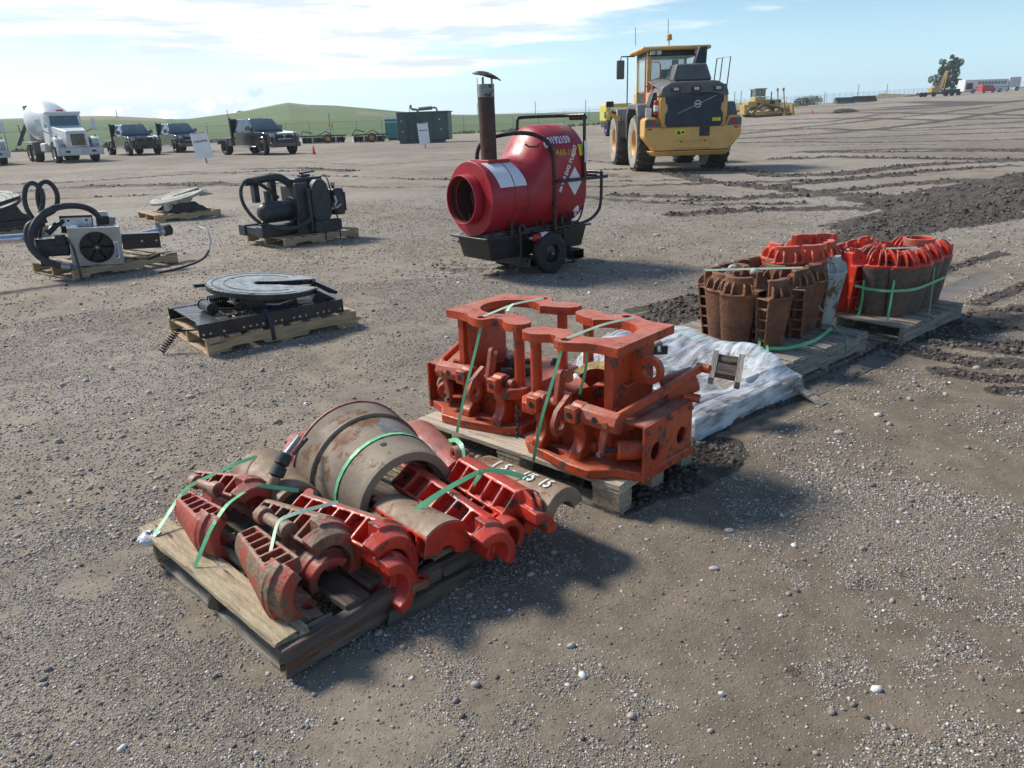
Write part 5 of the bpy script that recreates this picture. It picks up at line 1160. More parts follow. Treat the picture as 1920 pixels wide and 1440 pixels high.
zx=d.normalized(); Tm=Fr(Vector((0,0,0)),zx.orthogonal(),zx.cross(zx.orthogonal())); 
pts=[]; 
for i in range(14*10+1):
    u=i/(14*10); a=2*math.pi*i/14; pts.append(Vector((.025*math.cos(a),.025*math.sin(a),d.length*u)))
MB().tube(pts,.005,6,T=Tm).build('coil','black',t); MB().tube([d,G(350,620,.155)-pa,G(372,618,.16)-pa],.008,6).build('hook','black',t)
def T5p(x,y,z): return T5@Vector((x,y,z))
strap('black webbing strap over the big black coupling down the yellow pallet side',[T5p(.45,.5,.30),T5p(.47,.10,.262),T5p(.49,.018,.25),T5p(.50,-.006,.14),T5p(.50,-.008,.03)],w=.03,mt='strapb',nrm=(.3,-.9,.4))
# white plate pallet
Fw=G(292,418); xw=(G(416,405)-Fw).normalized(); Tw=Fr(Fw,xw,Vector((-xw.y,xw.x,0)))
pallet('yellow pallet under the pale round coupling plate',Fw,1.22,1.1,[(0,.10),(.13,.20),(.27,.36),(.5,.6),(.75,.85),(1.1,1.22)],'wood_new',xax=xw,yax=Vector((-xw.y,xw.x,0)))
t=thing('coupling_plate_assembly','pale worn round truck coupling plate tilted up on a black bracket','truck coupling',Tw,'truck coupling plates on pallets')
fifth_plate(t,TR((.60,.50,.42))@Matrix.Rotation(R(-40),4,'Z')@Matrix.Rotation(R(10),4,'X')@Matrix.Rotation(R(-8),4,'Y')@Matrix.Rotation(R(35),4,'Z'),'plateW','plateW',.50,.045)
MB().hexa([(.35,.15,.137),(1.0,.15,.137),(1.0,.8,.137),(.35,.8,.137),(.45,.25,.30),(.85,.25,.30),(.85,.7,.30),(.45,.7,.30)]).build('bracket','blackgrease',t,bev=.01)
for y in (.15,.78): MB().prism([(.25,.137),(1.05,.137),(.95,.22),(.72,.30),(.5,.30),(.35,.2)],0,.02,T=Matrix(((1,0,0,0),(0,0,1,y),(0,1,0,0),(0,0,0,1)))).build('side_bracket','blackgrease',t,bev=.004)
MB().tube([(.12,.72,.33),(.0,.74,.20),(-.08,.8,.16)],.008,6).build('bar','offwhite',t)
# left edge black fifth wheel
Fb=G(-45,458); xb=(G(62,442)-Fb).normalized(); Tb=Fr(Fb,xb,Vector((-xb.y,xb.x,0)))
pallet('yellow pallet cut by the left picture edge under the black coupling',Fb,1.22,1.0,[(0,.13),(.2,.3),(.4,.5),(.6,.7),(.85,.95),(1.09,1.22)],'wood_new',xax=xb,yax=Vector((-xb.y,xb.x,0)))
t=thing('coupling_plate_assembly','black truck coupling with bright greased plate tilted up at the left edge','truck coupling',Tb,'truck coupling plates on pallets')
rail(t,-.1,1.15,.04,.137,1,hh=.14); rail(t,-.1,1.15,.8,.137,-1,hh=.14)
MB().box((.0,.1,.26),(1.1,.8,.28)).build('carriage_plate','blackgrease',t,bev=.004)
fifth_plate(t,TR((.55,.45,.60))@Matrix.Rotation(R(-10),4,'Z')@Matrix.Rotation(R(13),4,'X')@Matrix.Rotation(R(-10),4,'Y')@Matrix.Rotation(R(170),4,'Z'),'plateW','blackgrease',.52)
MB().prism([(.25,.28),(1.0,.28),(1.0,.33),(.9,.38),(.84,.50),(.95,.66),(.3,.53)],0,.03,T=Matrix(((1,0,0,0),(0,0,1,.10),(0,1,0,0),(0,0,0,1)))).build('side_bracket','blackgrease',t,bev=.006)
strap('black strap down the left edge pallet side',[Tb@Vector((.95,.03,.28)),Tb@Vector((.95,-.01,.15)),Tb@Vector((.96,-.012,.02))],w=.03,mt='strapb',nrm=(.1,-1,.1))
# ---------------- power unit on pallet ----------------
Fe=G(535,466); xe=(G(680,443)-Fe).normalized(); ye=Vector((-xe.y,xe.x,0)); Te=Fr(Fe,xe,ye)
pallet('yellow pallet with notched sides under the dark power unit',Fe,1.24,1.06,[(0,.10),(.17,.27),(.35,.45),(.52,.62),(.7,.8),(.88,.95),(1.12,1.24)],'wood_new',xax=xe,yax=ye)
t=thing('power_unit','charcoal engine and pump unit with hoses, gear cover and fuel tank','engine',Te@TR((.0,.05,.137))@rz(0))
E_='engine'
def eb(a,b_,n='housing',m=E_,bv=.008): return MB().box(a,b_).build(n,m,t,bev=bv)
eb((-.16,.22,.0),(.80,.40,.15),'skid_beam'); eb((-.16,.72,.0),(.80,.90,.15),'skid_beam'); eb((-.14,.40,.02),(.0,.72,.13),'skid_beam'); eb((.05,.40,.10),(.95,.80,.135),'skid_plate')
eb((.55,.0,.0),(1.0,.14,.16),'side_rail'); eb((.36,.10,.0),(.56,.16,.70),'front_post'); eb((.50,.02,.02),(.545,.28,.62),'front_post')
MB().prism([(.30,.0),(.62,.0),(.52,.28),(.40,.28)],0,.02,T=Matrix(((1,0,0,0),(0,0,1,.08),(0,1,0,0),(0,0,0,1)))).build('gusset',E_,t)
eb((.22,.50,.35),(.30,.60,.78),'upright'); eb((-.02,.55,.45),(.06,.66,.78),'upright'); eb((.02,.30,.40),(.09,.38,.62),'upright')
MB().cyl((.05,.35,.33),(.45,.35,.33),.14,n=28).build('pump_casing',E_,t,bev=.012,bseg=3); MB().sphere((.02,.35,.33),.14,20,14).build('pump_dome',E_,t); MB().cyl((.38,.35,.33),(.44,.35,.33),.18,n=28).build('flange',E_,t,bev=.004)
for i in range(10): a=2*math.pi*i/10; MB().cyl((.365,.35+.155*math.cos(a),.33+.155*math.sin(a)),(.38,.35+.155*math.cos(a),.33+.155*math.sin(a)),.012,n=6).build('bolt',E_,t)
eb((.42,.20,.16),(.95,.62,.66),'engine_block',bv=.02); eb((.46,.24,.66),(.90,.55,.76),'valve_cover',bv=.02)
cov=[(.0+.155*math.cos(R(a)),.22+.155*math.sin(R(a))) for a in range(180,361,15)]+[(.15,.50),(.11,.62),(.05,.68),(-.05,.68),(-.11,.62),(-.15,.50)]
MB().prism(cov,0,.10,T=Matrix(((1,0,0,.74),(0,0,1,.07),(0,1,0,.05),(0,0,0,1)))).build('gear_cover',E_,t,bev=.03,bseg=4)
eb((.98,.10,.20),(1.16,.50,.58),'fuel_tank',bv=.03); MB().cyl((1.04,.2,.58),(1.04,.2,.62),.022,n=12).build('tank_neck','black',t); MB().cyl((1.04,.2,.62),(1.04,.2,.67),.034,n=16).build('tank_cap','offwhite',t,bev=.004)
MB().cyl((1.165,.12,.25),(1.165,.12,.52),.02,n=10).build('sight_tube','black',t)
MB().tube(sm([(-.05,.60,.74),(.10,.58,.76),(.30,.45,.80),(.42,.40,.72),(.50,.38,.60)],2),.055,14).build('exhaust_pipe',E_,t); MB().cyl((-.12,.6,.73),(.03,.59,.75),.045,n=18).build('exhaust_outlet','engine',t)
MB().tube(sm([(.30,.48,.50),(.10,.50,.68),(-.10,.48,.80),(-.28,.42,.72),(-.32,.38,.50),(-.22,.32,.28),(-.10,.28,.18)],3),.025,10).build('hose','hose',t)
MB().tube(sm([(-.10,.26,.18),(.05,.18,.12),(.25,.02,.10),(.42,-.02,.17),(.50,.02,.22)],3),.030,10).build('hose','hose',t); MB().sphere((-.09,.27,.18),.055,12,8).build('hose_fitting','black',t)
eb((.60,.30,.765),(.75,.42,.80),'air_intake'); MB().tube([(.62,.36,.815),(.86,.36,.83)],.012,8).build('lifting_bar',E_,t); MB().cyl((.64,.36,.78),(.64,.36,.83),.03,n=14).build('cap','black',t)
MB().tube(sm([(.90,.3,.74),(.99,.25,.78),(1.0,.22,.5),(.96,.12,.3)],2),.007,6).build('fuel_line','steel',t); MB().tube(sm([(.86,.3,.74),(.95,.2,.80),(.97,.15,.55)],2),.006,6).build('fuel_line','black',t)
MB().tube([(.90,.08,.30),(1.0,.06,.33),(1.05,.06,.36)],.022,10).build('pipe_elbow','steel',t); MB().tube([(.96,.07,.48),(.98,.06,.40),(.93,.06,.34)],.022,10).build('pipe_elbow','steel',t)
for i in range(5): MB().cyl((.45+.1*i,.19,.45),(.45+.1*i,.20,.45),.016,n=8).build('bolt',E_,t)
strap('black strap over the left part of the dark power unit',[Te@Vector((.58,.10,.55)),Te@Vector((.64,-.01,.35)),Te@Vector((.66,-.01,.14)),Te@Vector((.66,-.012,.03))],w=.02,mt='strapb',nrm=(.1,-1,.1))
strap('black strap over the right part of the dark power unit',[Te@Vector((.86,.02,.55)),Te@Vector((.90,-.01,.30)),Te@Vector((.91,-.01,.14)),Te@Vector((.91,-.012,.03))],w=.02,mt='strapb',nrm=(.1,-1,.1))
# ---------------- cooler on pallet ----------------
Fh=G(140,527); xh=(G(338,492)-Fh).normalized(); yh=Vector((-xh.y,xh.x,0)); Th=Fr(Fh,xh,yh)
pallet('weathered yellow pallet under the fan cooler and silver tubes',Fh,1.28,1.08,[(0,.12),(.22,.31),(.45,.54),(.62,.72),(.80,.90),(.98,1.06),(1.14,1.28)],'wood_old',stw='wood_new',xax=xh,yax=yh)
Tc=TR(G(137,500,.14))@rz(30)@Matrix.Rotation(R(3),4,'Y')@Matrix.Scale(1.12,4)
t=thing('fan_cooler','tan square hydraulic cooler with black fan and thick looping hoses','cooler',Tc)
cb=lambda a,b_,n,m,bv=.004: MB().box(a,b_).build(n,m,t,bev=bv)
fr=[(0,0),(.48,0),(.48,.385),(0,.385)]; XZf=lambda y:Matrix(((1,0,0,0),(0,0,1,y),(0,1,0,0),(0,0,0,1)))
MB().prism(fr,0,.012,holes=[circ(.245,.185,.160,40)],T=XZf(0)).build('front_panel','alu',t,bev=.002)
MB().prism([(-.0,0),(-.0,.385),(-.06,.50),(-.15,.50),(-.15,0)],0,.01) if 0 else None
cb((.0,.0125,.0),(.012,.40,.385),'side_panel','galv'); cb((.468,.0125,.0),(.48,.40,.385),'side_panel','alu'); cb((.0125,.0125,.373),(.4675,.40,.385),'top_panel','galv'); cb((.0125,.40,.0),(.4675,.41,.385),'radiator_core','black')
cb((.10,.14,.3855),(.44,.34,.391),'dark_opening','black',.001)
MB().cyl((.245,.006,.185),(.245,-.012,.185),.160,n=44,ri=.150).build('fan_ring','black',t); MB().cyl((.245,.05,.185),(.245,.055,.185),.158,n=40).build('fan_shroud','black',t)
g=MB()
gr_=t
for k,r in enumerate((.045,.065,.085,.105,.125,.142)): MB().tube([(.245+r*math.cos(2*math.pi*i/32),-.008,.185+r*math.sin(2*math.pi*i/32)) for i in range(32)],.0016,4,closed=True).build('guard_ring','blackgrease',t)
MB().cyl((.245,-.010,.185),(.245,.04,.185),.036,n=24).build('fan_hub','black',t,bev=.003); MB().cyl((.245,-.0115,.185),(.245,-.0102,.185),.012,n=16).build('hub_badge','steel',t)
for a in range(0,360,60): MB().box((.03,-.014,-.003),(.155,.014,.003),T=TR((.245,.03,.185))@Matrix.Rotation(R(-a),4,'Y')@Matrix.Rotation(R(30),4,'X')).build('fan_blade','black',t)
cb((.40,-.0015,.06),(.445,-.0002,.24),'spec_label','paper',0); 
for i in range(5): cb((.405+.007*i,-.0022,.08),(.409+.007*i,-.0016,.22 if i!=1 else .16),'label_line','ink',0)
cb((.405,-.0022,.067),(.425,-.0016,.085),'label_mark','ink',0)
cb((-.05,.41,.30),(.26,.42,.48),'rear_bracket','black',.01); cb((-.035,.40,.37),(.25,.409,.46),'bracket_face','galv'); 
for x in (.03,.20): MB().cyl((x,.392,.43),(x,.40,.43),.012,n=10).build('bracket_bolt','black',t)
cb((.29,.42,.34),(.42,.52,.46),'valve_block','black'); cb((.29,.42,.4605),(.41,.52,.51),'valve_cap','offwhite')
cb((-.12,.05,.22),(-.02,.13,.32),'motor_block','blackgrease',.01); cb((-.30,.10,.10),(-.0,.30,.28),'pump_block','blackgrease',.02); cb((-.28,.12,-.0),(-.20,.20,.10),'pump_foot','blackgrease')
cb((.49,.05,.14),(.86,.07,.30),'side_channel','black'); cb((.49,.0705,.285),(.86,.20,.30),'channel_top','black'); 
for x in (.68,.82): MB().cyl((x,.048,.22),(x,.0495,.22),.011,n=12).build('bolt_hole','offwhite',t)
hz_=lambda pts,r,n='hose',m='hose': MB().tube(sm(pts,3),r,12).build(n,m,t,smooth=60)
hz_([(.34,.45,.44),(.24,.42,.56),(.05,.30,.60),(-.18,.12,.56),(-.32,.02,.38),(-.34,-.02,.20),(-.22,-.10,.06),(-.06,-.12,.02)],.032)
hz_([(-.20,.2,.42),(-.32,.08,.46),(-.37,.02,.30),(-.30,-.04,.12),(-.12,-.08,.03)],.030)
MB().cyl((-.10,-.11,.03),(-.02,-.125,.012),.038,n=20).build('hose_collar','steel',t)
hz_([(-.25,.28,.40),(-.34,.3,.60),(-.30,.3,.80),(-.22,.3,.84),(-.15,.3,.74),(-.18,.3,.58),(-.26,.28,.42)],.024,'loop_hose'); hz_([(-.18,.34,.42),(-.22,.34,.66),(-.17,.34,.83),(-.08,.34,.84),(-.02,.34,.72),(-.06,.34,.55),(-.16,.34,.50)],.024,'loop_hose')
hz_([(.50,.2,.02),(.70,.16,.0),(.85,.2,.05)],.018,'hose'); hz_([(-.28,.3,.15),(-.22,.28,.45),(-.15,.2,.52)],.02)
for k,(a,b_,c) in enumerate((((-.18,.10,.33),(-.08,.16,.42),.03),((-.12,.2,.38),(-.02,.26,.44),.025),((-.3,.1,.3),(-.24,.16,.44),.028))): MB().cyl(a,b_,c,n=12).build('fitting','blackgrease',t)
MB().sphere((.47,.35,.44),.035,12,8).build('blue_cap','blue',t) if 0 else MB().cyl((.44,.36,.39),(.45,.35,.46),.03,n=16).build('gauge','steel',t)
for lab,pa,pb in (('silver tube with flanged end pointing left out of the picture',(-1.08,.02,.29),(-.30,.14,.30)),('silver tube with clamp on the right behind the cooler',(.42,.35,.20),(.98,.62,.26))):
    c0=Tc@Vector(pa); t2=thing('metal_tube',lab,'tube',TR(c0),'silver tubes by the cooler'); e=Tc@Vector(pb)-c0; dn=e.normalized()
    MB().cyl((0,0,0),e,.052,n=28,ri=.046).build('pipe','galv',t2,smooth=50)
    pe=e if pa[0]>0 else Vector((0,0,0)); sg=1 if pa[0]>0 else -1
    MB().cyl(pe-dn*.10*sg,pe-dn*.05*sg,.062,n=28).build('clamp','steel',t2); MB().cyl(pe-dn*.02*sg,pe+dn*.07*sg,.072,n=28,ri=.04).build('coupling','darksteel',t2,bev=.004)
    MB().box((-.02,-.02,.05),(.02,.02,.12),T=TR(pe-dn*.08*sg)).build('clamp_bolt','steel',t2)
    MB().cyl(pe+dn*.07*sg,pe+dn*.085*sg,.085 if sg<0 else .05,n=24).build('end_flange','galv' if sg<0 else 'darksteel',t2)
hz2=thing('cable','white and black cable looping from the right silver tube to the pallet','cable',TR((-3.62,9.2,.45)))
MB().tube(sm([(-.15,.1,.02),(-.02,.0,.0),(.05,-.08,-.12),(.02,-.12,-.24)],3),.012,8).build('pale_lead','offwhite',hz2); MB().tube(sm([(.02,-.12,-.24),(-.04,-.18,-.34),(-.25,-.35,-.40),(-.45,-.5,-.42)],3),.014,8).build('dark_lead','rubber',hz2)
strap('black strap from the cooler side down over the pallet corner',[Tc@Vector((-.02,.03,.30)),Tc@Vector((.03,-.14,.22)),Tc@Vector((.05,-.19,.0)),Tc@Vector((.06,-.20,-.12))],w=.03,mt='strapb',nrm=(.1,-1,.1))
# ---------------- wheel loader ----------------
def wheel(parent,c,r,w,m='tyre',rimm='rim',side='tyreside',rr=.5,lug=True,name='wheel',n=40,ax='x',sides=(-1,1)):
    Rm=Matrix.Rotation(R(90),4,'Y') if ax=='x' else Matrix.Rotation(R(90),4,'X')
    T=TR(c)@Rm; h=w/2
    b=MB().lathe([(r*rr,-h*.8),(r*.72,-h),(r*.9,-h*.96),(r,-h*.72),(r,h*.72),(r*.9,h*.96),(r*.72,h),(r*rr,h*.8),(r*rr,-h*.8)],n,T=T)
    o=b.build(name,m,parent,smooth=50)
    if lug:
        for s in (-1,1):
            for i in range(22):
                a=2*math.pi*(i+(.5 if s>0 else 0))/22
                b2=MB()
        lb=MB()
        for s in (-1,1):
            for i in range(22):
                a=2*math.pi*(i+(.5 if s>0 else 0))/22; lb.box((r-.01,-.035,0),(r+.045,.035,h*.95),T=T@Matrix.Rotation(a,4,'Z')@Matrix.Diagonal((1,1,s,1))@Matrix.Rotation(R(22),4,'X'))
        lb.build('tread','tyre',o,smooth=0)
    for s in sides:
        q=MB().lathe([(r*rr,s*h*.83),(r*.73,s*(h+.006)),(r*.89,s*(h*.97+.006))],n,T=T); q.build('sidewall',side,o,smooth=50)
        q=MB().lathe([(.001,s*h*.25),(r*rr*.35,s*h*.25),(r*rr*.4,s*h*.1),(r*rr*.8,s*h*.15),(r*rr*.93,s*h*.75),(r*rr*1.03,s*h*.86)],n,T=T); q.build('rim',rimm,o,smooth=40)
    return o
LT_=TR((5.20,23.35,0))@rz(1.5)
L=thing('wheel_loader','yellow and grey wheel loader seen from behind, tall cab and round emblem on the grille','wheel loader',LT_)
lb_=lambda a,b_,n,m='loader',bv=.02:MB().box(a,b_).build(n,m,L,bev=bv)
for c in ((-1.08,0,.80),(1.08,0,.80),(-1.08,3.5,.80),(1.08,3.5,.80)): wheel(L,c,.80,.58,rr=.46)
# counterweight
cw=[(-1.36,.98),(-1.36,1.42),(-1.30,1.50),(-1.02,1.50),(-.90,1.22),(.90,1.22),(1.02,1.50),(1.30,1.50),(1.36,1.42),(1.36,.98),(1.05,.62),(-1.05,.62)]
XZl=lambda y:Matrix(((1,0,0,0),(0,0,1,y),(0,1,0,0),(0,0,0,1)))
MB().prism(cw,0,.62,T=XZl(-1.62)).build('counterweight','loader',L,bev=.05,bseg=3)
MB().hexa([(-1.0,-1.45,.46),(1.0,-1.45,.46),(1.0,-.6,.46),(-1.0,-.6,.46),(-1.15,-1.58,.60),(1.15,-1.58,.60),(1.15,-.6,.60),(-1.15,-.6,.60)]).build('lower_guard','loader',L,bev=.03)
lb_((-.5,-1.66,.66),(.5,-1.60,.86),'tow_plate','loader',.03)
for s in (-1,1): MB().cyl((s*.33,-1.70,.84),(s*.33,-1.6,.84),.085,n=16,ri=.045).build('tow_eye','loader',L)
for s in (-1,1):
    MB().prism([(s*.93,1.24),(s*1.33,1.24),(s*1.33,1.44),(s*1.02,1.44)],0,.015,T=XZl(-1.634)).build('tail_light','loaderdark',L); MB().cyl((s*1.12,-1.65,1.34),(s*1.12,-1.63,1.34),.07,n=14).build('lamp','redlens',L); lb_((s*1.2-.06,-1.637,1.17),(s*1.2+.06,-1.622,1.21),'reflector','redlens',0)
lb_((-.50,-1.636,1.02),(-.22,-1.622,1.17),'warning_label','yellowlabel',0); MB().prism([(-.47,1.04),(-.33,1.04),(-.40,1.15)],0,.004,T=XZl(-1.64)).build('warning_mark','ink',L); lb_((-.32,-1.641,1.06),(-.25,-1.637,1.12),'warning_mark','ink',0)
lb_((.18,-1.65,.98),(.46,-1.622,1.22),'plate_box','loaderblk',.01)
# engine hood
hd_=[(-.92,1.22),(-.92,2.05),(-.80,2.30),(-.55,2.42),(.62,2.42),(.86,2.30),(.98,2.05),(.98,1.22)]
MB().prism([(-.88,1.22),(-.92,1.98),(-.84,2.04),(.90,2.04),(.98,1.98),(.94,1.22)],0,.10,T=XZl(-1.50)).build('hood_rear','loader',L,bev=.03)
MB().prism(hd_,0,1.9,T=XZl(-1.40)).build('hood','loaderdark',L,bev=.06,bseg=3)
for s in (-1,1): MB().hexa([(s*.95+.03-.02,-1.38,1.3),(s*.95+.03+.02,-1.38,1.3),(s*.95+.03+.02,.4,1.3),(s*.95+.03-.02,.4,1.3),(s*.95+.03-.02,-1.38,2.12),(s*.95+.03+.02,-1.38,2.12),(s*.95+.03+.02,.4,2.2),(s*.95+.03-.02,.4,2.2)]).build('side_panel','loader',L,bev=.01)
MB().prism([(-.93,2.02),(-.86,2.27),(-.6,2.40),(.66,2.40),(.92,2.27),(.99,2.02)],0,.12,T=XZl(-1.53)).build('rear_cap','loaderdark',L,bev=.04)
MB().hexa([(-.84,-1.52,2.12),(.90,-1.52,2.12),(.98,.45,2.5),(-.92,.45,2.5),(-.66,-1.40,2.34),(.72,-1.40,2.34),(.62,.45,2.60),(-.56,.45,2.60)]).build('hood_top','loaderdark',L,bev=.05,bseg=3)
lb_((-.5,-1.36,2.42),(.5,-.75,2.47),'vent','loaderblk',.01)
MB().hexa([(-.42,-.75,2.45),(.72,-.75,2.45),(.72,.2,2.5),(-.42,.2,2.5),(-.28,-.62,2.90),(.58,-.62,2.90),(.58,.15,2.90),(-.28,.15,2.90)]).build('intake_box','loaderdark',L,bev=.05,bseg=3)
MB().hexa([(.26,-.45,2.88),(.62,-.45,2.88),(.62,-.2,2.88),(.26,-.2,2.88),(.42,-.35,3.36),(.66,-.35,3.36),(.66,-.15,3.36),(.42,-.15,3.36)]).build('exhaust_stack','loaderblk',L,bev=.04)
MB().prism([(-.70,1.24),(-.76,1.32),(-.76,1.58),(-.70,1.64),(-.70,1.80),(-.76,1.86),(-.76,2.03),(-.52,2.10),(-.3,2.12),(.40,2.12),(.62,2.10),(.84,2.03),(.84,1.86),(.78,1.80),(.78,1.64),(.84,1.58),(.84,1.32),(.78,1.24)],0,.03,T=XZl(-1.53)).build('grille','grillem',L,bev=.008)
MB().ribbon([(-.42,-1.535,1.58),(.62,-1.535,2.02)],.012,.03,(0,1,0)).build('emblem_bar','steel',L); MB().cyl((.12,-1.55,1.815),(.12,-1.53,1.815),.10,n=32,ri=.072).build('emblem_ring','steel',L); lb_((.06,-1.552,1.795),(.18,-1.545,1.835),'emblem_plate','steel',0)
lb_((.55,-1.537,1.36),(.78,-1.531,1.45),'sticker','yellowlabel',0)
for x in (-.50,.06,.66): lb_((x-.12,-1.60,2.14),(x+.12,-1.50,2.28),'lamp_housing','loaderblk',.02); lb_((x-.07,-1.607,2.17),(x+.07,-1.598,2.25),'work_lamp','lamp',.005)
# fenders
for s in (-1,1):
    pr=[(-.95,1.05),(-.98,1.55),(-.72,1.86),(.55,1.90),(.80,1.7),(.95,1.3),(.86,1.28),(.72,1.55),(.45,1.75),(-.6,1.72),(-.86,1.45),(-.84,1.05)]
    MB().prism(pr,0,.62,T=Matrix(((0,0,s,s*.80),(1,0,0,0),(0,1,0,.0),(0,0,0,1)))).build('rear_fender','loaderdark',L,bev=.03)
    pr=[(2.55,.9),(2.5,1.4),(2.8,1.78),(3.9,1.85),(4.35,1.5),(4.27,1.45),(3.8,1.74),(2.9,1.68),(2.62,1.35),(2.65,.9)]
    MB().prism(pr,0,.58,T=Matrix(((0,0,s,s*.80),(1,0,0,0),(0,1,0,.0),(0,0,0,1)))).build('front_fender','loaderdark',L,bev=.03)
    lb_((s*1.05-.35,.75,.9),(s*1.05+.33,.95,1.6),'mudguard','loaderblk',.02)
lb_((-.95,-1.0,.7),(.95,1.2,1.3),'rear_frame','loader',.05); lb_((-.6,1.4,.7),(.6,4.2,1.5),'front_frame','loader',.05); lb_((-.55,3.5,1.2),(.55,4.2,2.3),'lift_tower','loader',.05)
# cab
cx0,cx1,cy0,cy1,cz0,cz1=-.90,.68,.35,2.0,1.75,3.32
for (x,y) in ((cx0,cy0),(cx1-.10,cy0),(cx0,cy1-.1),(cx1-.1,cy1-.1)): lb_((x,y,cz0),(x+.12 if y==cy0 else x+.08,y+.12,cz1),'cab_post','loader',.015)
lb_((cx0-.22,cy0-.25,3.32),(cx1+.22,cy1+.15,3.43),'cab_roof','loader',.05); lb_((cx0+.02,cy0-.05,3.18),(cx1-.02,cy1,3.32),'roof_liner','loaderblk',.02); lb_((cx0+.12,cy0+.01,1.75),(cx1-.10,cy0+.06,2.28),'cab_rear_wall','loaderblk',.01); lb_((cx0+.01,cy0+.12,1.75),(cx0+.06,cy1-.1,2.2),'cab_side_wall','loaderblk',.01)
gm=bpy.data.materials.new('tinted_cab_glass'); gm.use_nodes=True; gb=gm.node_tree.nodes['Principled BSDF']; gb.inputs['Base Color'].default_value=(.45,.62,.60,1); gb.inputs['Roughness'].default_value=.05; gb.inputs['Alpha'].default_value=.28
MB().box((cx0+.12,cy0+.02,2.3),(cx1-.1,cy0+.03,3.27)).build('rear_window',gm,L); MB().box((cx0+.02,cy0+.13,2.25),(cx0+.03,cy1-.1,3.27)).build('side_window',gm,L); MB().box((cx0+.1,cy1-.06,2.25),(cx1-.1,cy1-.05,3.27)).build('windscreen',gm,L)
lb_((-.40,.95,1.9),(.05,1.45,2.45),'seat','loaderblk',.06); lb_((-.38,.92,2.4),(.03,1.05,2.85),'seat_back','loaderblk',.06); lb_((.12,1.6,3.0),(.32,1.64,3.15),'inner_mirror','loaderblk',.01)
for x in (-.80,-.62,.50,.66): lb_((x-.07,cy0-.27,3.20),(x+.07,cy0-.14,3.31),'work_lamp','lamp',.01)
MB().cyl((-.32,.2,3.42),(-.32,.2,3.60),.012,n=8).build('beacon_stalk','black',L); MB().cyl((-.32,.2,3.58),(-.32,.2,3.74),.085,.07,n=20).build('beacon','amber',L,bev=.02); MB().cyl((-.32,.32,3.55),(-.34,.32,4.15),.008,n=6).build('antenna','black',L); MB().cyl((-1.1,1.2,3.55),(-1.12,1.2,4.05),.008,n=6).build('antenna','black',L)
for pts,r in (([(-1.02,.0,1.9),(-1.02,.0,3.0),(-.68,-.1,3.0),(-.62,-.1,2.9),(-.62,-.1,1.9)],.018),([(-1.02,0,2.35),(-.62,-.1,2.35)],.018),([(-.95,.4,1.9),(-.95,.4,3.2)],.018),([(1.02,.2,2.1),(1.10,.2,3.05),(1.5,.2,3.10),(1.42,.2,2.1)],.018),([(1.28,.25,3.08),(1.22,.25,2.3)],.016),([(1.04,.2,2.35),(1.44,.2,2.35)],.016)):
    MB().tube(pts,r,8).build('handrail','rail',L)
MB().box((-.86,-.18,1.9),(-.68,-.06,2.45)).build('step_panel','rail',L,bev=.02)
MB().tube([(-.98,1.9,3.3),(-1.4,1.9,3.30),(-1.45,1.9,3.1)],.02,8).build('mirror_arm','black',L); lb_((-1.55,1.86,2.65),(-1.30,1.93,3.20),'mirror','loaderdark',.05); MB().tube([(-1.20,1.9,3.3),(-1.20,1.9,1.9)],.02,8).build('door_rail','loaderdark',L)
lb_((-1.75,2.6,1.85),(-1.50,2.7,2.03),'mirror','loaderblk',.03); MB().hexa([(-1.7,2.5,1.62),(-1.3,2.5,1.4),(-1.3,2.6,1.4),(-1.7,2.6,1.62),(-1.7,2.5,1.72),(-1.3,2.5,1.54),(-1.3,2.6,1.54),(-1.7,2.6,1.72)]).build('mirror_arm','loader',L)
MB().hexa([(-1.25,-1.35,1.5),(-.95,-1.35,1.5),(-.95,-.75,1.5),(-1.25,-.75,1.5),(-1.05,-1.2,2.15),(-.93,-1.2,2.15),(-.93,-.75,2.15),(-1.05,-.75,2.15)]).build('side_recess','loaderblk',L,bev=.02); lb_((-1.28,-1.42,1.5),(-1.12,-1.36,1.75),'document_box','offwhite',.01)
q=thing('fire_extinguisher','upright dark red fire extinguisher mounted beside the loader grille','extinguisher',LT_@TR((-1.02,-1.50,1.56)))
MB().cyl((0,0,0),(0,0,.38),.065,n=18).build('bottle','redlens',q,bev=.03); MB().cyl((0,0,.10),(0,0,.26),.0665,n=18).build('label','paper',q); MB().tube([(0,0,.38),(0,0,.46),(.05,-.02,.48)],.02,8).build('valve','black',q)
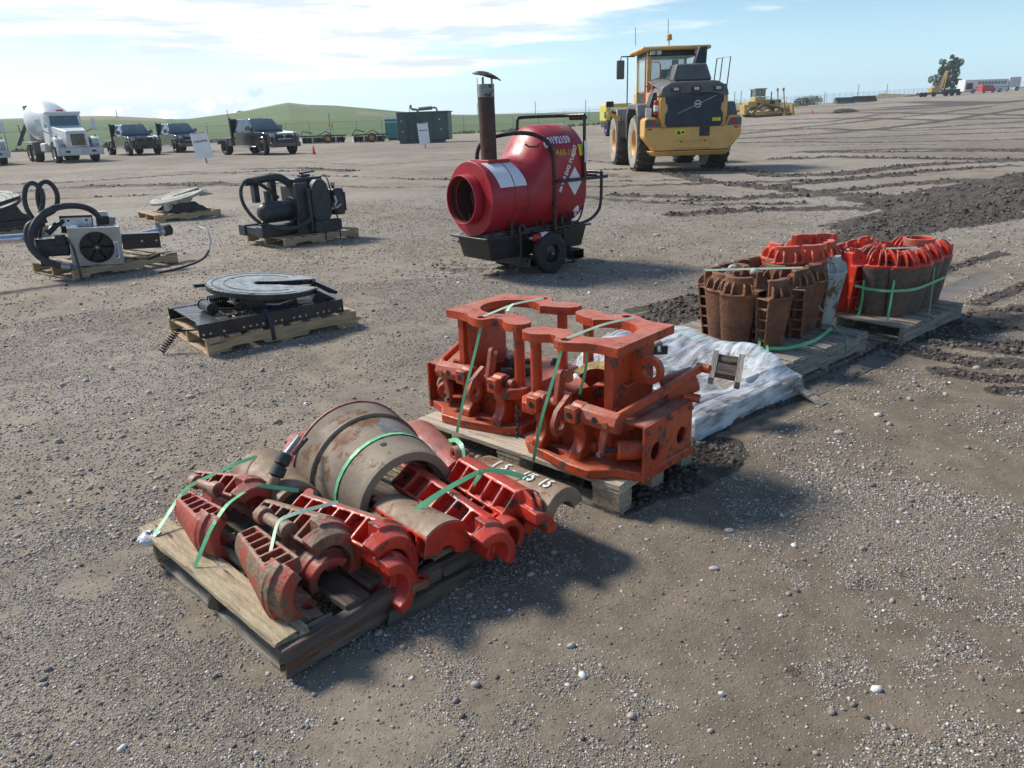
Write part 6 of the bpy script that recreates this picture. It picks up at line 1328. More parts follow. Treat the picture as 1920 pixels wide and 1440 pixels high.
# ---------------- dozer ----------------
gzs=lambda x,y:TH(x,y)
Pd=A(1427,219,86); DT=TR((Pd.x,86,gzs(Pd.x,86)))@rz(188)
D=thing('bulldozer','yellow crawler bulldozer in profile with raised rods at its right end','bulldozer',DT)
db=lambda a,b_,n,m='cat',bv=.03:MB().box(a,b_).build(n,m,D,bev=bv)
trk=[(-2.0,.35),(-1.7,.02),(1.4,.02),(1.75,.35),(.55,1.30),(.2,1.30),(-1.9,.85)]
for s in (-1,1):
    inn=[(x*.86+.0,.66+(z-.66)*.72) for x,z in trk]
    MB().prism(trk,0,.5,holes=[inn],T=Matrix(((1,0,0,0),(0,0,1,s*1.0-.25),(0,1,0,0),(0,0,0,1)))).build('track','track',D,bev=.03)
    MB().prism([(-1.5,.2),(1.3,.2),(1.3,.5),(-1.5,.6)],0,.36,T=Matrix(((1,0,0,0),(0,0,1,s*1.0-.18),(0,1,0,0),(0,0,0,1)))).build('track_frame','cat',D)
    MB().cyl((.38,s*1.0-.2,.92),(.38,s*1.0+.2,.92),.34,n=24).build('sprocket','cat',D); MB().cyl((1.35,s*1.0-.2,.42),(1.35,s*1.0+.2,.42),.3,n=20).build('idler','cat',D); MB().cyl((-1.55,s*1.0-.2,.45),(-1.55,s*1.0+.2,.45),.3,n=20).build('idler','cat',D)
db((-1.9,-.55,.9),(.2,.55,1.75),'engine_hood'); db((-1.2,-.58,1.3),(-.6,.58,1.65),'engine_grille','loaderblk',.01); db((.2,-.7,1.0),(1.9,.7,1.6),'rear_body'); 
db((-.1,-.6,1.6),(1.1,.6,2.05),'cab_base'); 
for x in (-.05,.55,1.05): 
    for y in (-.6,.52): db((x,y,2.05),(x+.09,y+.08,2.80),'cab_post')
db((-.15,-.7,2.80),(1.25,.7,2.92),'cab_roof'); MB().box((.0,-.56,2.1),(1.05,.56,2.78)).build('cab_glass','glass',D); db((-.62,-.5,2.0),(-.1,.5,2.05),'visor','loaderblk')
MB().cyl((-.9,.2,1.75),(-.9,.2,2.55),.06,n=12).build('exhaust','loaderblk',D)
MB().hexa([(-3.0,-1.7,.1),(-2.75,-1.7,.1),(-2.75,1.7,.1),(-3.0,1.7,.1),(-2.75,-1.7,1.2),(-2.55,-1.7,1.2),(-2.55,1.7,1.2),(-2.75,1.7,1.2)]).build('blade','cat',D,bev=.02) 
for s in (-1,1):
    MB().tube([(-2.7,s*1.35,.35),(0,s*1.35,.45)],.10,8).build('push_arm','cat',D); MB().tube([(-2.3,s*.75,.6),(-2.0,s*.65,2.85)],.07,8).build('lift_cylinder','cat',D); MB().tube([(-2.65,s*.7,.5),(-2.08,s*.65,1.9)],.04,8).build('cylinder_rod','chrome',D); db((-2.12,s*.65-.09,2.6),(-1.88,s*.65+.09,2.9),'cylinder_cap','cat',.04)
MB().hexa([(1.9,-.6,.3),(2.2,-.6,.3),(2.2,.6,.3),(1.9,.6,.3),(1.9,-.6,1.3),(2.3,-.6,1.3),(2.3,.6,1.3),(1.9,.6,1.3)]).build('ripper','cat',D,bev=.03)
db((.5,.701,1.25),(.9,.705,1.45),'name_plate','ink',0); db((-1.9,.551,1.5),(-1.5,.555,1.66),'name_plate','ink',0)
# ---------------- mixer trucks ----------------
def mixer(label,M_,num):
    t=thing('mixer_truck',label,'mixer truck',M_,'white concrete mixer trucks at the left')
    b_=lambda a,b,n,m='white',bv=.03:MB().box(a,b).build(n,m,t,bev=bv)
    # x forward, front bumper at x=0
    for y in (-1.02,1.02):
        wheel(t,(-1.2,y,.53),.53,.36,'tyre','offwhite','tyre',.5,False,n=26,ax='y'); 
        for x in (-6.0,-7.35): wheel(t,(x,y,.53),.53,.5,'tyre','offwhite','tyre',.5,False,n=26,ax='y')
    b_((-.12,-1.25,.42),(.12,1.25,.86),'bumper','offwhite',.03)
    for y in (-.7,.7): b_((.121,y-.12,.58),(.125,y+.12,.70),'bumper_slot','ink',0)
    hood=[(-.12,-.62,.85),(-.12,.62,.85),(-2.1,.95,.9),(-2.1,-.95,.9),(-.14,-.55,1.80),(-.14,.55,1.80),(-2.1,.85,2.10),(-2.1,-.85,2.10)]
    MB().hexa([hood[i] for i in (0,3,2,1,4,7,6,5)]).build('hood','white',t,bev=.06,bseg=3)
    b_((-.13,-.46,.90),(-.07,.46,1.70),'radiator_grille','chrome',.02)
    b_((-.066,-.40,.96),(-.062,.40,1.64),'grille_screen','loaderblk',0)
    for k in range(9): b_((-.061,-.36+.09*k,.96),(-.055,-.35+.09*k,1.64),'grille_bar','chrome',0)
    for s in (-1,1):
        MB().prism([(-.12,.88),(-.12,1.35),(-.45,1.48),(-1.2,1.42),(-1.95,1.1),(-1.95,.95),(-1.65,1.02),(-1.2,1.14),(-.7,.95)],0,.42,T=Matrix(((1,0,0,0),(0,0,1,s*1.0-.21),(0,1,0,0),(0,0,0,1)))).build('front_fender','white',t,bev=.04)
        b_((-.118,s*.95-.16,1.12),(-.10,s*.95+.16,1.27),'headlight','lamp',.02); b_((-.5,s*1.05-.05,1.46),(-.4,s*1.05+.05,1.58),'marker_lamp','amber',.02)
        text(num,.24,lambda x,y,s=s:(-.108,s*.92+x,1.0+y),'number','ink',t,bold=.006)
        MB().tube([(-2.2,s*1.0,1.7),(-2.0,s*1.45,1.95)],.025,6).build('mirror_arm','black',t); b_((-2.05,s*1.5-.14,1.85),(-1.97,s*1.5+.14,2.5),'mirror','white',.03); MB().tube([(-2.2,s*1.0,1.9),(-1.2,s*.75,1.6)],.012,6).build('stay','black',t)
        b_((-7.9,s*1.02-.30,1.18),(-5.4,s*1.02+.30,1.24),'rear_fender','offwhite',.02); b_((-5.35,s*1.02-.3,.55),(-5.3,s*1.02+.3,1.2),'mud_flap','loaderdark',.01)
        b_((-4.2,s*.95-.25,.6),(-3.0,s*.95+.25,1.15),'side_tank','offwhite',.1)
    MB().hexa([(-2.1,-1.0,1.0),(-2.1,1.0,1.0),(-3.6,1.0,1.0),(-3.6,-1.0,1.0),(-2.35,-.95,2.85),(-2.35,.95,2.85),(-3.6,.95,2.95),(-3.6,-.95,2.95)][0:1]+[(-3.6,-1.0,1.0),(-3.6,1.0,1.0),(-2.1,1.0,1.0),(-2.35,-.95,2.85),(-3.6,-.95,2.95),(-3.6,.95,2.95),(-2.35,.95,2.85)]).build('cab','white',t,bev=.07,bseg=3)
    MB().prism([(-.80,2.12),(.80,2.12),(.76,2.70),(-.76,2.70)],0,.02,T=Matrix(((0,0,1,-2.268),(1,0,0,0),(0,1,0,0),(0,0,0,1)))@Matrix(((1,0,0,0),(0,1,0,0),(0,-.135,1,.29),(0,0,0,1)))).build('windscreen','glass',t,bev=.005)
    b_((-2.72,-.98,2.80),(-2.18,.98,2.92),'sun_visor','white',.03)
    for s in (-1,1): MB().prism([(-2.35,2.05),(-3.1,2.05),(-3.1,2.70),(-2.5,2.70)],0,.012,T=Matrix(((1,0,0,0),(0,0,1,s*1.003-.006 - (.028*s)),(0,1,0,0),(0,0,0,1)))@Matrix(((1,0,0,0),(0,1,0,0),(0,0,1,0),(0,0,0,1)))).build('side_window','glass',t)
    b_((-2.9,-.2,2.96),(-2.8,.2,3.05),'beacon','redlens',.02)
    b_((-9.0,-.45,.75),(-2.0,.45,1.05),'chassis','loaderdark',.02)
    pa,pb=Vector((-3.9,0,1.9)),Vector((-8.5,0,2.85)); d=(pb-pa); 
    prof=[(.05,0),(.55,.0),(1.0,.7),(1.28,1.6),(1.3,2.6),(1.08,3.7),(.62,4.6),(.55,4.75),(.3,4.75)]
    zx=d.normalized(); Tm=Fr(pa,Vector((0,1,0)),zx.cross(Vector((0,1,0))),zx); 
    MB().lathe(prof,40,T=Tm).build('drum','white',t,smooth=40)
    MB().ribbon([Tm@Vector((1.24*math.cos(2.6*u)*(1 if True else 0),1.24*math.sin(2.6*u),.9+2.2*u)) for u in [i/20 for i in range(21)]],.06,.02,(0,0,1)).build('drum_stripe','loaderdark',t)
    b_((-8.9,-.7,1.0),(-8.6,.7,1.9),'drum_stand','offwhite',.03); b_((-4.0,-.5,1.0),(-3.75,.5,2.0),'front_pedestal','offwhite',.03)
    MB().hexa([(-9.3,-.5,2.4),(-8.7,-.5,2.4),(-8.7,.5,2.4),(-9.3,.5,2.4),(-9.6,-.6,3.5),(-8.7,-.6,3.5),(-8.7,.6,3.5),(-9.6,.6,3.5)]).build('charge_hopper','loaderdark',t,bev=.04)
    MB().hexa([(-9.5,-1.5,1.0),(-9.3,-1.5,1.0),(-9.1,-.8,2.4),(-9.3,-.8,2.4),(-9.5,-1.25,1.0),(-9.3,-1.25,1.0),(-9.0,-.5,2.5),(-9.3,-.5,2.5)]).build('chute','loaderdark',t)
    MB().tube([(-8.8,-1.1,1.2),(-9.3,-1.15,2.3)],.03,6).build('ladder_rail','black',t)
    return t
fl,fr2=G(108,305),G(186,303); hv=Vector((.67,-.74,0)).normalized(); lv=Vector((-hv.y,hv.x,0)); mid=(fl+fr2)/2+hv*1.1
mixer('white concrete mixer truck with raised white drum, number 104 on its fenders',Fr(mid,hv,lv),'104')
m2=mid+(G(10,310)-fr2)
mixer('white truck cut by the left picture edge, number 112 on its fender',Fr(m2,hv,lv),'112')
# ---------------- pickups ----------------
def pickup(label,M_):
    t=thing('pickup_truck',label,'pickup truck',M_,'black flatbed pickups parked by the fence')
    b_=lambda a,b,n,m='carblack',bv=.02:MB().box(a,b).build(n,m,t,bev=bv)
    # x forward; origin mid front axle ground
    for y in (-.86,.86): wheel(t,(0,y,.40),.40,.27,'rubber','darksteel','rubber',.55,False,n=26,ax='y')
    for y in (-.88,.88): wheel(t,(-4.2,y,.40),.40,.40,'rubber','darksteel','rubber',.55,False,n=26,ax='y')
    side=[(.62,.55),(.66,1.0),(.50,1.18),(-.9,1.30),(-3.15,1.30),(-3.15,.52),(-.62,.48),(-.55,.75),(-.38,.92),(0,.98),(.38,.92),(.52,.72)]
    XZp=lambda y:Matrix(((1,0,0,0),(0,0,1,y),(0,1,0,0),(0,0,0,1)))
    MB().prism([(.70,.55),(.74,.98),(.60,1.12),(.1,1.20),(-.9,1.25),(-3.15,1.25),(-3.15,.52),(-.60,.48),(-.50,.78),(-.3,.93),(0,.98),(.3,.93),(.48,.78),(.54,.55)],0,1.90,T=XZp(-.95)).build('body','carblack',t,bev=.045,bseg=3)
    MB().hexa([(-.72,-.90,1.24),(-3.12,-.90,1.24),(-3.12,.90,1.24),(-.72,.90,1.24),(-1.50,-.70,1.93),(-2.98,-.72,1.93),(-2.98,.72,1.93),(-1.50,.70,1.93)]).build('cab','carblack',t,bev=.05,bseg=3)
    MB().hexa([(-.77,-.80,1.31),(-.77,.80,1.31),(-.81,.80,1.32),(-.81,-.80,1.32),(-1.40,-.66,1.88),(-1.40,.66,1.88),(-1.44,.66,1.89),(-1.44,-.66,1.89)]).build('windscreen','glass',t)
    for s in (-1,1):
        for x0,x1,x2,x3 in ((-1.05,-1.95,-1.95,-1.58),(-2.05,-2.92,-2.86,-2.05)):
            MB().add([(x0,s*.892,1.30),(x1,s*.892,1.30),(x2,s*.745,1.85),(x3,s*.745,1.85),(x0,s*.86,1.30),(x1,s*.86,1.30),(x2,s*.72,1.85),(x3,s*.72,1.85)],[(0,1,2,3),(7,6,5,4),(0,4,5,1),(1,5,6,2),(2,6,7,3),(3,7,4,0)]).build('side_window','glass',t)
        MB().tube([(.46*math.cos(R(a)),s*.955,.44+.50*math.sin(R(a))) for a in range(10,171,16)],.045,6).build('wheel_arch','carblack',t); b_((-1.35,s*1.02-.12,1.32),(-1.20,s*1.02+.12,1.56),'mirror','carblack',.03)
        b_((-3.1,s*.99-.05,.42),(-.6,s*.99+.05,.48),'running_board','chrome',.01); b_((.64,s*.68-.16,.92),(.76,s*.68+.16,1.10),'headlight','lamp',.03); b_((-1.98,s*.955-.006,1.08),(-1.84,s*.955+.006,1.12),'door_handle','chrome',0); b_((-2.85,s*.955-.006,1.08),(-2.71,s*.955+.006,1.12),'door_handle','chrome',0); b_((-2.02,s*.952-.003,.58),(-2.00,s*.952+.003,1.3),'door_gap','ink',0)
    b_((.72,-.44,.70),(.79,.44,1.12),'radiator_grille','loaderblk',.02)
    for z in (.80,.94,1.06): b_((.79,-.44,z),(.81,.44,z+.03),'grille_bar','chrome',0)
    b_((.795,-.07,.88),(.81,.07,1.02),'badge','chrome',.02)
    b_((.70,-.92,.40),(.92,.92,.66),'bumper','carblack',.05); 
    for y in (-.62,.62): MB().tube([(.90,y,.45),(.94,y,1.0),(.90,y*.9,1.15)],.035,8).build('grille_guard','black',t)
    MB().tube([(.94,-.62,.95),(.94,.62,.95)],.03,8).build('grille_guard','black',t)
    for y in (-.4,-.2,0,.2,.4): b_((-1.62,y-.05,1.945),(-1.52,y+.05,1.985),'roof_marker','lamp',.01)
    b_((-5.6,-1.1,.86),(-3.2,1.1,.94),'flat_bed','loaderdark',.01); b_((-3.28,-1.0,.94),(-3.22,1.0,1.95),'headache_rack','loaderblk',.02)
    for y in (-.97,.97): b_((-3.34,y-.04,.9),(-3.18,y+.04,2.02),'rack_post','black',.01)
    for s in (-1,1): b_((-3.75,s*.95-.12,.50),(-3.25,s*.95+.12,.85),'tool_box','loaderdark',.02); MB().prism([(-3.62,.60),(-3.62,.86),(-4.8,.86),(-4.8,.60),(-4.65,.78),(-4.2,.86-.02),(-3.8,.78)],0,.3,T=XZp(s*1.0-.15)).build('rear_fender','loaderdark',t)
    b_((-5.6,-.35,.55),(-.5,.35,.80),'chassis','loaderblk',.02)
    return t
hp=Vector((math.cos(R(-44)),math.sin(R(-44)),0)); lp=Vector((-hp.y,hp.x,0)); SC_=Matrix.Scale(1.12,4)
p=G(500,291)+lp*.86; pickup('black crew cab flatbed pickup on the right, empty dark deck behind the cab',Fr(p,hp,lp)@SC_)
p=G(248,292)+lp*.86; pickup('black pickup parked next to the mixer truck, nearest of the left pair',Fr(p,Vector((math.cos(R(-50)),math.sin(R(-50)),0)),Vector((math.sin(R(50)),math.cos(R(50)),0)))@SC_)
p=G(336,286.5)+lp*.86; pickup('black pickup half hidden behind the other left one and the near sign',Fr(p,Vector((math.cos(R(-50)),math.sin(R(-50)),0)),Vector((math.sin(R(50)),math.cos(R(50)),0)))@SC_)
# ---------------- signs, cones ----------------
for (bx,by,w_,h_,lab,lean) in ((388,306,.86,1.25,'white Deliveries sign board leaning on a yellow post, nearer the pickups',7),(798,278,.68,1.30,'white Deliveries sign board standing in front of the green enclosure',4)):
    P=G(bx,by); t=thing('sign_board',lab,'sign',TR(P)@rz(3)@Matrix.Rotation(R(-lean),4,'Y'),'white delivery signs')
    MB().box((-.04,.0,-.05),(.04,.04,1.0)).build('post','wood_new',t); MB().box((-w_/2,-.03,.25),(w_/2,-.002,.25+h_)).build('panel','paper',t,bev=.004); MB().box((-w_/2+.1,-.032,.25+h_-.05),(w_/2-.1,-.0305,.25+h_-.02)).build('top_stripe','redlabel',t)
    text('Deliveries',.165 if w_>.8 else .13,lambda x,y:(x,-.0335,.25+h_*.66+y),'lettering','ink',t,bold=.004)
for (cx,cy,lab) in ((589,289.5,'small orange traffic cone to the right of the flatbed pickup'),):
    P=G(cx,cy); t=thing('traffic_cone',lab,'cone',TR(P),'traffic cones'); MB().cyl((0,0,.03),(0,0,.50),.11,.02,n=16).build('cone','cone',t); MB().box((-.16,-.16,0),(.16,.16,.03)).build('base','cone',t)
P=groundpt(1523,213.5); t=thing('traffic_cone','tiny orange cone beside the low dirt heap on the far lot','cone',TR(P),'traffic cones'); MB().cyl((0,0,.03),(0,0,.5),.11,.02,n=12).build('cone','cone',t); MB().box((-.2,-.2,0),(.2,.2,.03)).build('base','cone',t)
# ---------------- enclosures ----------------
P=G(735,263); gp=TR(P)@rz(6); t=thing('equipment_cabinet','teal metal cabinet with pale top band, left of the dark enclosure','cabinet',gp)
MB().box((-.60,0,.18),(.62,1.6,2.0)).build('cabinet_body','teal',t,bev=.03); MB().box((-.62,-.02,2.0),(.64,1.62,2.28)).build('top_band','white',t,bev=.02); MB().box((-.62,-.025,1.70),(.64,1.6,1.76)).build('trim','white',t); MB().box((-.35,.1,.0),(.6,1.5,.18)).build('skid','tealdk',t); MB().box((-.58,-.03,.3),(.0,-.001,1.68)).build('door','teal',t,bev=.01)
P=G(793,268.5); gp=TR(P)@rz(-4); t=thing('generator_enclosure','large dark green generator enclosure with bent exhaust pipes on its roof','generator',gp)
b_=lambda a,b,n,m='tealdk',bv=.02:MB().box(a,b).build(n,m,t,bev=bv)
b_((-2.0,0,.22),(2.15,2.2,2.32),'enclosure'); b_((-1.9,.05,0),(1.6,2.1,.22),'skid'); b_((-2.05,-.04,2.32),(2.25,2.25,2.42),'roof'); b_((1.0,-.045,.30),(2.1,-.005,2.25),'side_door')
for x in (-1.2,-.62): b_((x,-.10,.1),(x+.05,-.01,2.3),'vent_post')
for k in range(8): b_((-1.15,-.08,.35+.24*k),(-.62,-.01,.47+.24*k),'louvre')
for k in range(6): b_((-.55,-.08,.35+.3*k),(.0,-.01,.47+.3*k),'louvre')
for x,z in ((-1.7,1.7),(-1.65,.9),(1.4,1.75),(1.5,1.0)): b_((x,-.055,z),(x+.14,-.046,z+.07),'latch','offwhite',0)
for x in (-1.25,.9): b_((x,-.03,.25),(x+.03,-.004,2.3),'seam')
MB().tube(sm([(-.4,.8,2.4),(-.4,.8,2.6),(-.9,.8,2.6),(-.95,.8,2.95)],2),.09,10).build('exhaust_pipe','post',t); MB().cyl((-.3,.8,2.62),(.8,.8,2.68),.14,n=16).build('muffler','post',t); MB().tube(sm([(.8,.8,2.68),(1.15,.8,2.7),(1.2,.8,2.4)],2),.07,8).build('exhaust_pipe','post',t)
# disc harrows
def harrow(lab,px,py,wid,a):
    P=G(px,py); t=thing('disc_harrow',lab,'farm implement',TR(P)@rz(a),'green disc implements by the fence')
    MB().box((-wid/2+.1,.3,.25),(wid/2-.1,1.1,.55)).build('gang_shaft','darksteel',t)
    for y in (0,1.2): MB().box((-wid/2,y,.62),(wid/2,y+.12,.74)).build('frame_beam','deere',t)
    for x in (-wid*.4,0,wid*.4): MB().box((x,-.1,.6),(x+.1,1.4,.7)).build('frame_beam','deere',t)
    n=int(wid/.22)
    for k in range(n): x=-wid/2+.1+k*.22; MB().cyl((x,-.05+.06*(k%2),.30),(x+.09,.0,.30),.30,.24,n=14).build('disc','darksteel' if k%5 else 'offwhite',t)
    MB().tube([(-wid/2,.3,.7),(-wid/2+.3,.3,1.15),(-wid/2+1.2,.3,.95)],.05,6).build('hitch','deere',t); MB().tube([(-.6,.5,.7),(.3,.5,1.1),(.9,.5,.7)],.05,6).build('fold_cylinder','deere',t)
    wheel(t,(wid*.12,-.25,.42),.42,.28,'tyre','rim','tyre',.5,False,n=20,ax='y'); return t
harrow('green disc harrow with a tyre, beyond the orange cone',606,269,4.3,5); harrow('green disc harrow left of the teal cabinet',692,267,3.2,-4)
# ---------------- fence and poles ----------------
fence=thing('chain_link_fence','long chain link fence with barbed arms round the gravel lot','fence',TR((0,0,0)))
pts=[];acc=0
FP_=[Vector((p.x,p.y,0)) for p in FENCE]
seglen=[(b-a).length for a,b in zip(FP_[:-1],FP_[1:])]
tot=sum(seglen); N_=98
def along(s):
    for a,b,l in zip(FP_[:-1],FP_[1:],seglen):
        if s<=l: return a.lerp(b,s/l)
        s-=l
    return FP_[-1]
# denser where the photo shows it
fp=[along(tot*(i/(N_-1))) for i in range(N_)]
pm=MB().cyl((0,0,0),(0,0,2.1),.035,n=6).tube([(0,0,2.08),(.0,.22,2.42)],.022,5)
proto=None
for p in fp:
    z=TH(p.x,p.y)
    if proto is None: proto=pm.build('post','post',fence); o=proto
    else: o=proto.copy(); col.objects.link(o)
    o.location=(p.x,p.y,z)
for zz,rr in ((2.08,.022),(2.28,.008),(2.40,.008),(.08,.008),(1.1,.006)):
    MB().tube([(p.x,p.y+(.1 if zz>2.1 else 0),TH(p.x,p.y)+zz) for p in fp],rr,4).build('top_rail' if zz==2.08 else 'wire','post',fence)
mm=bpy.data.materials.new('chain_link_mesh'); mm.use_nodes=True; mb_=mm.node_tree.nodes['Principled BSDF']; mb_.inputs['Base Color'].default_value=(.3,.3,.29,1); mb_.inputs['Metallic'].default_value=.4; mb_.inputs['Alpha'].default_value=.13
b=MB()
for i,p in enumerate(fp):
    z=TH(p.x,p.y); b.v+=[(p.x,p.y,z+.05),(p.x,p.y,z+2.06)]
    if i: k=2*i; b.f.append((k-2,k,k+1,k-1))
b.build('mesh',mm,fence,smooth=0)
for px,top,base,Y,lab in ((219,205,216,330,'distant thin utility pole above the mixer truck roof line'),(433,205,256,110,'tall thin pole behind the flatbed pickup'),(620,212,250,95,'thin pole with small yellow sign behind the first harrow'),(769,200,222,150,'thin pole just above the green enclosure exhaust'),(896,193,214,400,'distant thin pole left of the rusty chimney'),(1004,190,213,400,'distant thin pole right of the rusty chimney'),(1098,187,211,400,'distant thin pole left of the yellow loader'),(1376,172,205,150,'dark post left of the bulldozer'),(1388,170,205,150,'dark post nearest the bulldozer blade'),(1546,172,186,320,'distant pole above the round bush'),(1608,158,182,350,'distant pole above the scrap buckets'),(1662,158,178,350,'distant pole above the grass berm')):
    a,b2=A(px,base,Y),A(px,top,Y); o=MB().cyl((0,0,-1.5),(0,0,b2.z-a.z),.045*Y/110 if Y>120 else .045,n=6).build('utility_pole','post',None); o.location=a; tag(o,lab,'pole','thin poles on the horizon')
o=MB().box((-.28,-.02,0),(.28,.02,.38)).build('small_sign','yink',None); o.location=A(619,239,93); tag(o,'small yellow sign fixed high on the fence behind the harrow','sign')
# ---------------- trees ----------------
def leafcloud(name,m,par,blobs,n,size):
    V=[];F=[]
    for (c,r,k) in blobs:
        cnt=int(n*k); d=rng.normal(0,1,(cnt,3)); d/=np.linalg.norm(d,axis=1)[:,None]; rad=rng.uniform(.35,1,cnt)**.5; P=np.array(c)+d*rad[:,None]*np.array(r)
        for p in P:
            q=rng.normal(0,1,(3,3)); q/=np.linalg.norm(q,axis=1)[:,None]; s_=size*rng.uniform(.6,1.4); k0=len(V); V+= [tuple(p+q[0]*s_),tuple(p+q[1]*s_),tuple(p-q[0]*s_*.8+q[2]*s_*.3)]; F.append((k0,k0+1,k0+2))
    b=MB();b.v=V;b.f=F; return b.build(name,m,par,smooth=0)
P=A(1769,178,206); P.z=TH(P.x,206)-.8; t=thing('broadleaf_tree','tall green tree with an uneven twin-topped crown behind the yellow derrick','tree',TR(P))
MB().tube([(0,0,0),(.1,0,2),(0,.2,4.5)],[.30,.24,.12],8).build('trunk','bark',t)
for a in ((1.6,.3,5.5),(-1.5,.2,5),(.8,-.5,7.5),(-.9,.3,7.8)): MB().tube([(.05,.1,2.2),tuple(v*.6 for v in a[:2])+(a[2]*.75,),a],[.14,.09,.04],6).build('limb','bark',t)
bl=[]
for c,r,k in (((0,0,6.3),(1.6,1.4,1.6),.14),((.2,0,4.2),(1.6,1.4,1.3),.10),((0,0,8.0),(1.0,1.0,1.1),.08),((-2.2,0,4.2),(1.3,1.2,1.6),.12),((-1.3,0,6.4),(1.2,1.2,1.7),.13),((-1.0,0,8.6),(.8,.8,1.3),.07),((1.3,0,7.6),(1.6,1.4,1.8),.18),((.4,0,5.2),(1.7,1.5,1.8),.16),((2.4,0,5.2),(1.3,1.2,1.5),.11),((2.6,0,3.4),(1.0,1.0,1.1),.07),((-.4,0,3.2),(1.5,1.2,1.0),.08),((1.0,0,9.3),(1.0,.9,.7),.05)):
    for _ in range(5): cc=tuple(c[i]+rng.normal(0,.62)*r[i] for i in range(3)); bl.append((cc,tuple(v*.56 for v in r),k/5))
leafcloud('crown','leaf',t,bl,15000,.15)
def bush(lab,px,py,Y,w,h,m='leafb',n=1800,s=.16):
    P=A(px,py,Y); z=TH(P.x,P.y); P.z=z; t=thing('bush',lab,'bush',TR(P)); MB().tube([(0,0,-.3),(0,0,h*.5)],[.12,.05],6).build('stem','bark',t)
    leafcloud('foliage',m,t,[((rng.uniform(-w*.3,w*.3),rng.uniform(-.5,.5),h*rng.uniform(.35,.65)),(w*.28,w*.28,h*.35),1/9) for _ in range(9)],n,s)
bush('round dark green bush right of the bulldozer',1514,193,175,6.2,2.4); bush('lone small bush on the ridge left of the green hill',450,216,480,5.5,4.6,'leaf',1200,.3)
# weeds along the fence: stuff
V=[];F=[]
for i in range(9000):
    s_=rng.uniform(0,1); p=along(tot*s_); off=rng.normal(1.0,1.6); p=p*(1+off/ max(20,p.length)); x,y=p.x+rng.normal(0,.5),p.y
    if fbm(np.array([x]),np.array([y]),.08,77,2)[0]<.52: continue
    z=TH(x,y); h_=rng.uniform(.15,.5); a=rng.uniform(0,3.14); w=.3
    k0=len(V); V+=[(x-w*math.cos(a),y-w*math.sin(a),z-.05),(x+w*math.cos(a),y+w*math.sin(a),z-.05),(x+rng.normal(0,.15),y,z+h_)]; F.append((k0,k0+1,k0+2))
b=MB();b.v=V;b.f=F;o=b.build('weeds',mat('dry_weeds',(.27,.25,.13),(.16,.17,.08),.5,.9),None,smooth=0); tag(o,None,None,kind='stuff')
# ---------------- far right things ----------------
Bp=A(1852,174,192); gzb=TH(Bp.x,Bp.y); t=thing('coach_bus','long white bus parked on the far right rise, row of dark windows','bus',TR((Bp.x,Bp.y,gzb))@rz(8))
b_=lambda a,b,n,m='white',bv=.05:MB().box(a,b).build(n,m,t,bev=bv)
b_((-6.4,0,.45),(5.2,2.5,2.95),'body'); b_((-6.3,.05,2.95),(5.1,2.4,3.05),'roof')
for k in range(9): b_((-2.9+.85*k,-.02,1.95),(-2.25+.85*k,-.001,2.6),'window','glass',0)
b_((-6.0,-.02,.9),(-4.3,-.001,2.3),'rear_panel','loaderblk',0); b_((-3.4,-.015,1.2),(5.1,-.001,1.32),'stripe','loaderdark',0)
for x in (-3.9,3.2): wheel(t,(x,.15,.5),.5,.35,'rubber','steel','rubber',.5,False,n=18,ax='y')
P=Vector((Bp.x-2.7,Bp.y-4.5,0)); P.z=TH(P.x,P.y); t=thing('van','small red van in front of the white bus','van',TR(P)@rz(8)); MB().prism([(-1.6,.4),(1.9,.4),(2.0,1.0),(1.5,1.15),(1.1,1.75),(-1.6,1.8)],0,1.6,T=XZl(0)).build('body','busred',t,bev=.08); MB().box((.0,-.01,1.2),(1.0,-.001,1.6)).build('window','glass',t)
for x in (-1.0,1.3): wheel(t,(x,.1,.33),.33,.22,'rubber','steel','rubber',.5,False,n=16,ax='y')
P=A(1899,171,198); P.z=TH(P.x,P.y); t=thing('box_truck','pale boxy truck at the far right end of the bus','truck',TR(P)); MB().box((-1.2,0,.8),(1.6,2.2,3.2)).build('box','offwhite',t,bev=.05); MB().box((-1.9,.1,.6),(-1.2,2.0,2.4)).build('cab','loaderdark',t,bev=.08); wheel(t,(-1.4,.1,.45),.45,.3,'rubber','steel','rubber',.5,False,n=16,ax='y'); wheel(t,(1.0,.1,.45),.45,.3,'rubber','steel','rubber',.5,False,n=16,ax='y')
P=A(1765,178,180); P.z=TH(P.x,P.y); t=thing('derrick_truck','old yellow derrick truck with a lattice mast in front of the tree','truck',TR(P)@rz(6))
b_=lambda a,b,n,m='cat',bv=.05:MB().box(a,b).build(n,m,t,bev=bv)
b_((-5.2,0,.6),(5.0,1.6,.9),'chassis','loaderblk'); b_((-2.4,.1,.9),(-.4,1.5,1.9),'cab'); b_((-1.8,.2,1.9),(-.8,1.4,2.3),'engine_cover'); b_((.6,.2,.9),(4.6,1.4,1.5),'deck','loaderblk')
for x in (-4.8,-3.9,-1.8,1.2,2.6,4.2): wheel(t,(x,.1,.5),.5,.35,'rubber','darksteel','rubber',.5,False,n=16,ax='y')
for a,c in (((-.3,.3,1.4),(.9,.7,5.4)),((.6,.3,1.4),(1.25,.7,5.4)),((-.3,1.2,1.4),(.9,.9,5.4)),((.6,1.2,1.4),(1.25,.9,5.4))): MB().tube([a,c],.09,6).build('mast_leg','cat',t)
for k in range(7): u=k/7; v=(k+1)/7; MB().tube([(-.3+1.2*u,.3,1.4+4.0*u),(.6+.65*v,.3,1.4+4.0*v)],.05,5).build('mast_brace','cat',t)
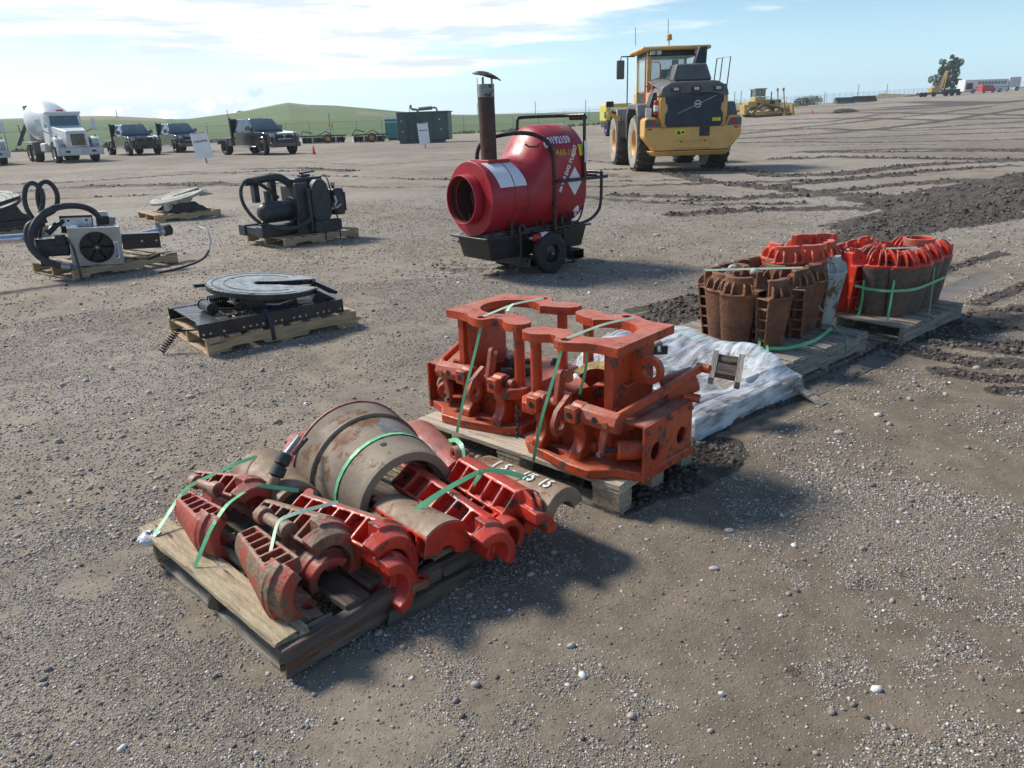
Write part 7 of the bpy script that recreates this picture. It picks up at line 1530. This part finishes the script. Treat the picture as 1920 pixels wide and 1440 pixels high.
for px,py,Y,w,m,lab in ((1588,190,168,4.2,'loaderdark','grey rusted bucket lying on the far lot edge'),(1625,188,172,5.2,'track','brown rusted bucket beside the grey one')):
    P=A(px,py,Y); P.z=TH(P.x,P.y); t=thing('machine_bucket',lab,'bucket',TR(P)@rz(8),'scrap buckets on the lot edge')
    pr=[(0,0),(1.3,.1),(1.5,.7),(1.1,1.3),(.9,1.25),(1.2,.7),(1.1,.3),(.1,.2)]
    MB().prism(pr,-w/2,w/2,T=Matrix(((0,0,1,0),(1,0,0,0),(0,1,0,0),(0,0,0,1)))).build('shell',m,t,bev=.04)
    for s in (-1,1): MB().prism([(0,0),(1.3,.05),(1.55,.7),(1.1,1.35)],-.05,.05,T=Matrix(((0,0,1,s*w/2),(1,0,0,0),(0,1,0,0),(0,0,0,1)))).build('side_plate',m,t)
    for k in range(6): x=-w/2+.3+k*(w-.6)/5; MB().box((x-.08,-.25,0),(x+.08,.02,.12)).build('tooth',m,t)
b=MB().sphere((0,0,0),1.0,24,10,sq=(1.3,.8,.32)); P=groundpt(1585,211); P=P+Vector((0,0,0)); o=b.build('dirt_heap','dirt',None,jit=.09); o.location=P; tag(o,'low heap of dark dirt beyond the tiny cone','dirt heap')
# yellow machine behind loader
P=A(1160,231,58); P.z=TH(P.x,P.y); t=thing('yellow_machine','bright yellow machine half hidden behind the left side of the wheel loader','machine',TR(P)@rz(4))
MB().box((-.95,0,1.0),(1.0,2.5,2.25)).build('body','yellowpaint' if 0 else mat('bright_yellow',(.62,.52,.08),(.5,.42,.07),3,.5),t,bev=.12,bseg=3); MB().box((-.98,.1,1.25),(-.6,.5,1.7)).build('side_panel','loaderblk',t); MB().box((-.6,-.02,1.3),(.3,-.001,1.8)).build('vent','offwhite',t)
for x in (-.75,.85): wheel(t,(x,.3,.6),.6,.35,'rubber','blue','rubber',.45,False,n=20)
MB().box((-.9,.3,.6),(.9,2.2,1.05)).build('chassis','loaderblk',t)
# loose stones worth naming
for px,py,r,lab in ((357,745,.035,'pale flat stone on the gravel left of the brown drum'),(1232,441,.06,'pale stone on the gravel right of the heater'),(1242,466,.045,'small grey stone just in front of the pale one right of the heater'),(1573,812,.03,'flat pale stone right of the white film'),(1367,996,.022,'smooth grey oval stone right of the block pallet'),(1338,1068,.02,'bluish stone below the smooth oval one')):
    r*=.7; P=G(px,py); P.z=gz(P.x,P.y)+r*.25; o=MB().sphere((0,0,0),r,12,8,sq=(1.3,.9,.55)).build('stone','rock',None,jit=r*.05); o.location=P; tag(o,lab,'stone')
# ---------------- haze ----------------
hm=bpy.data.materials.new('haze_air'); hm.use_nodes=True; t_=hm.node_tree; t_.nodes.clear()
pv=t_.nodes.new('ShaderNodeVolumePrincipled'); pv.inputs['Color'].default_value=(.82,.92,1,1); pv.inputs['Density'].default_value=.00042; pv.inputs['Anisotropy'].default_value=.1
ou=t_.nodes.new('ShaderNodeOutputMaterial'); t_.links.new(pv.outputs[0],ou.inputs['Volume'])
zmin=float(Z.min())-1
hz=MB().box((-1560,-1560,zmin),(1560,1560,45)).build('haze',hm,None,smooth=0); tag(hz,None,None,kind='stuff')
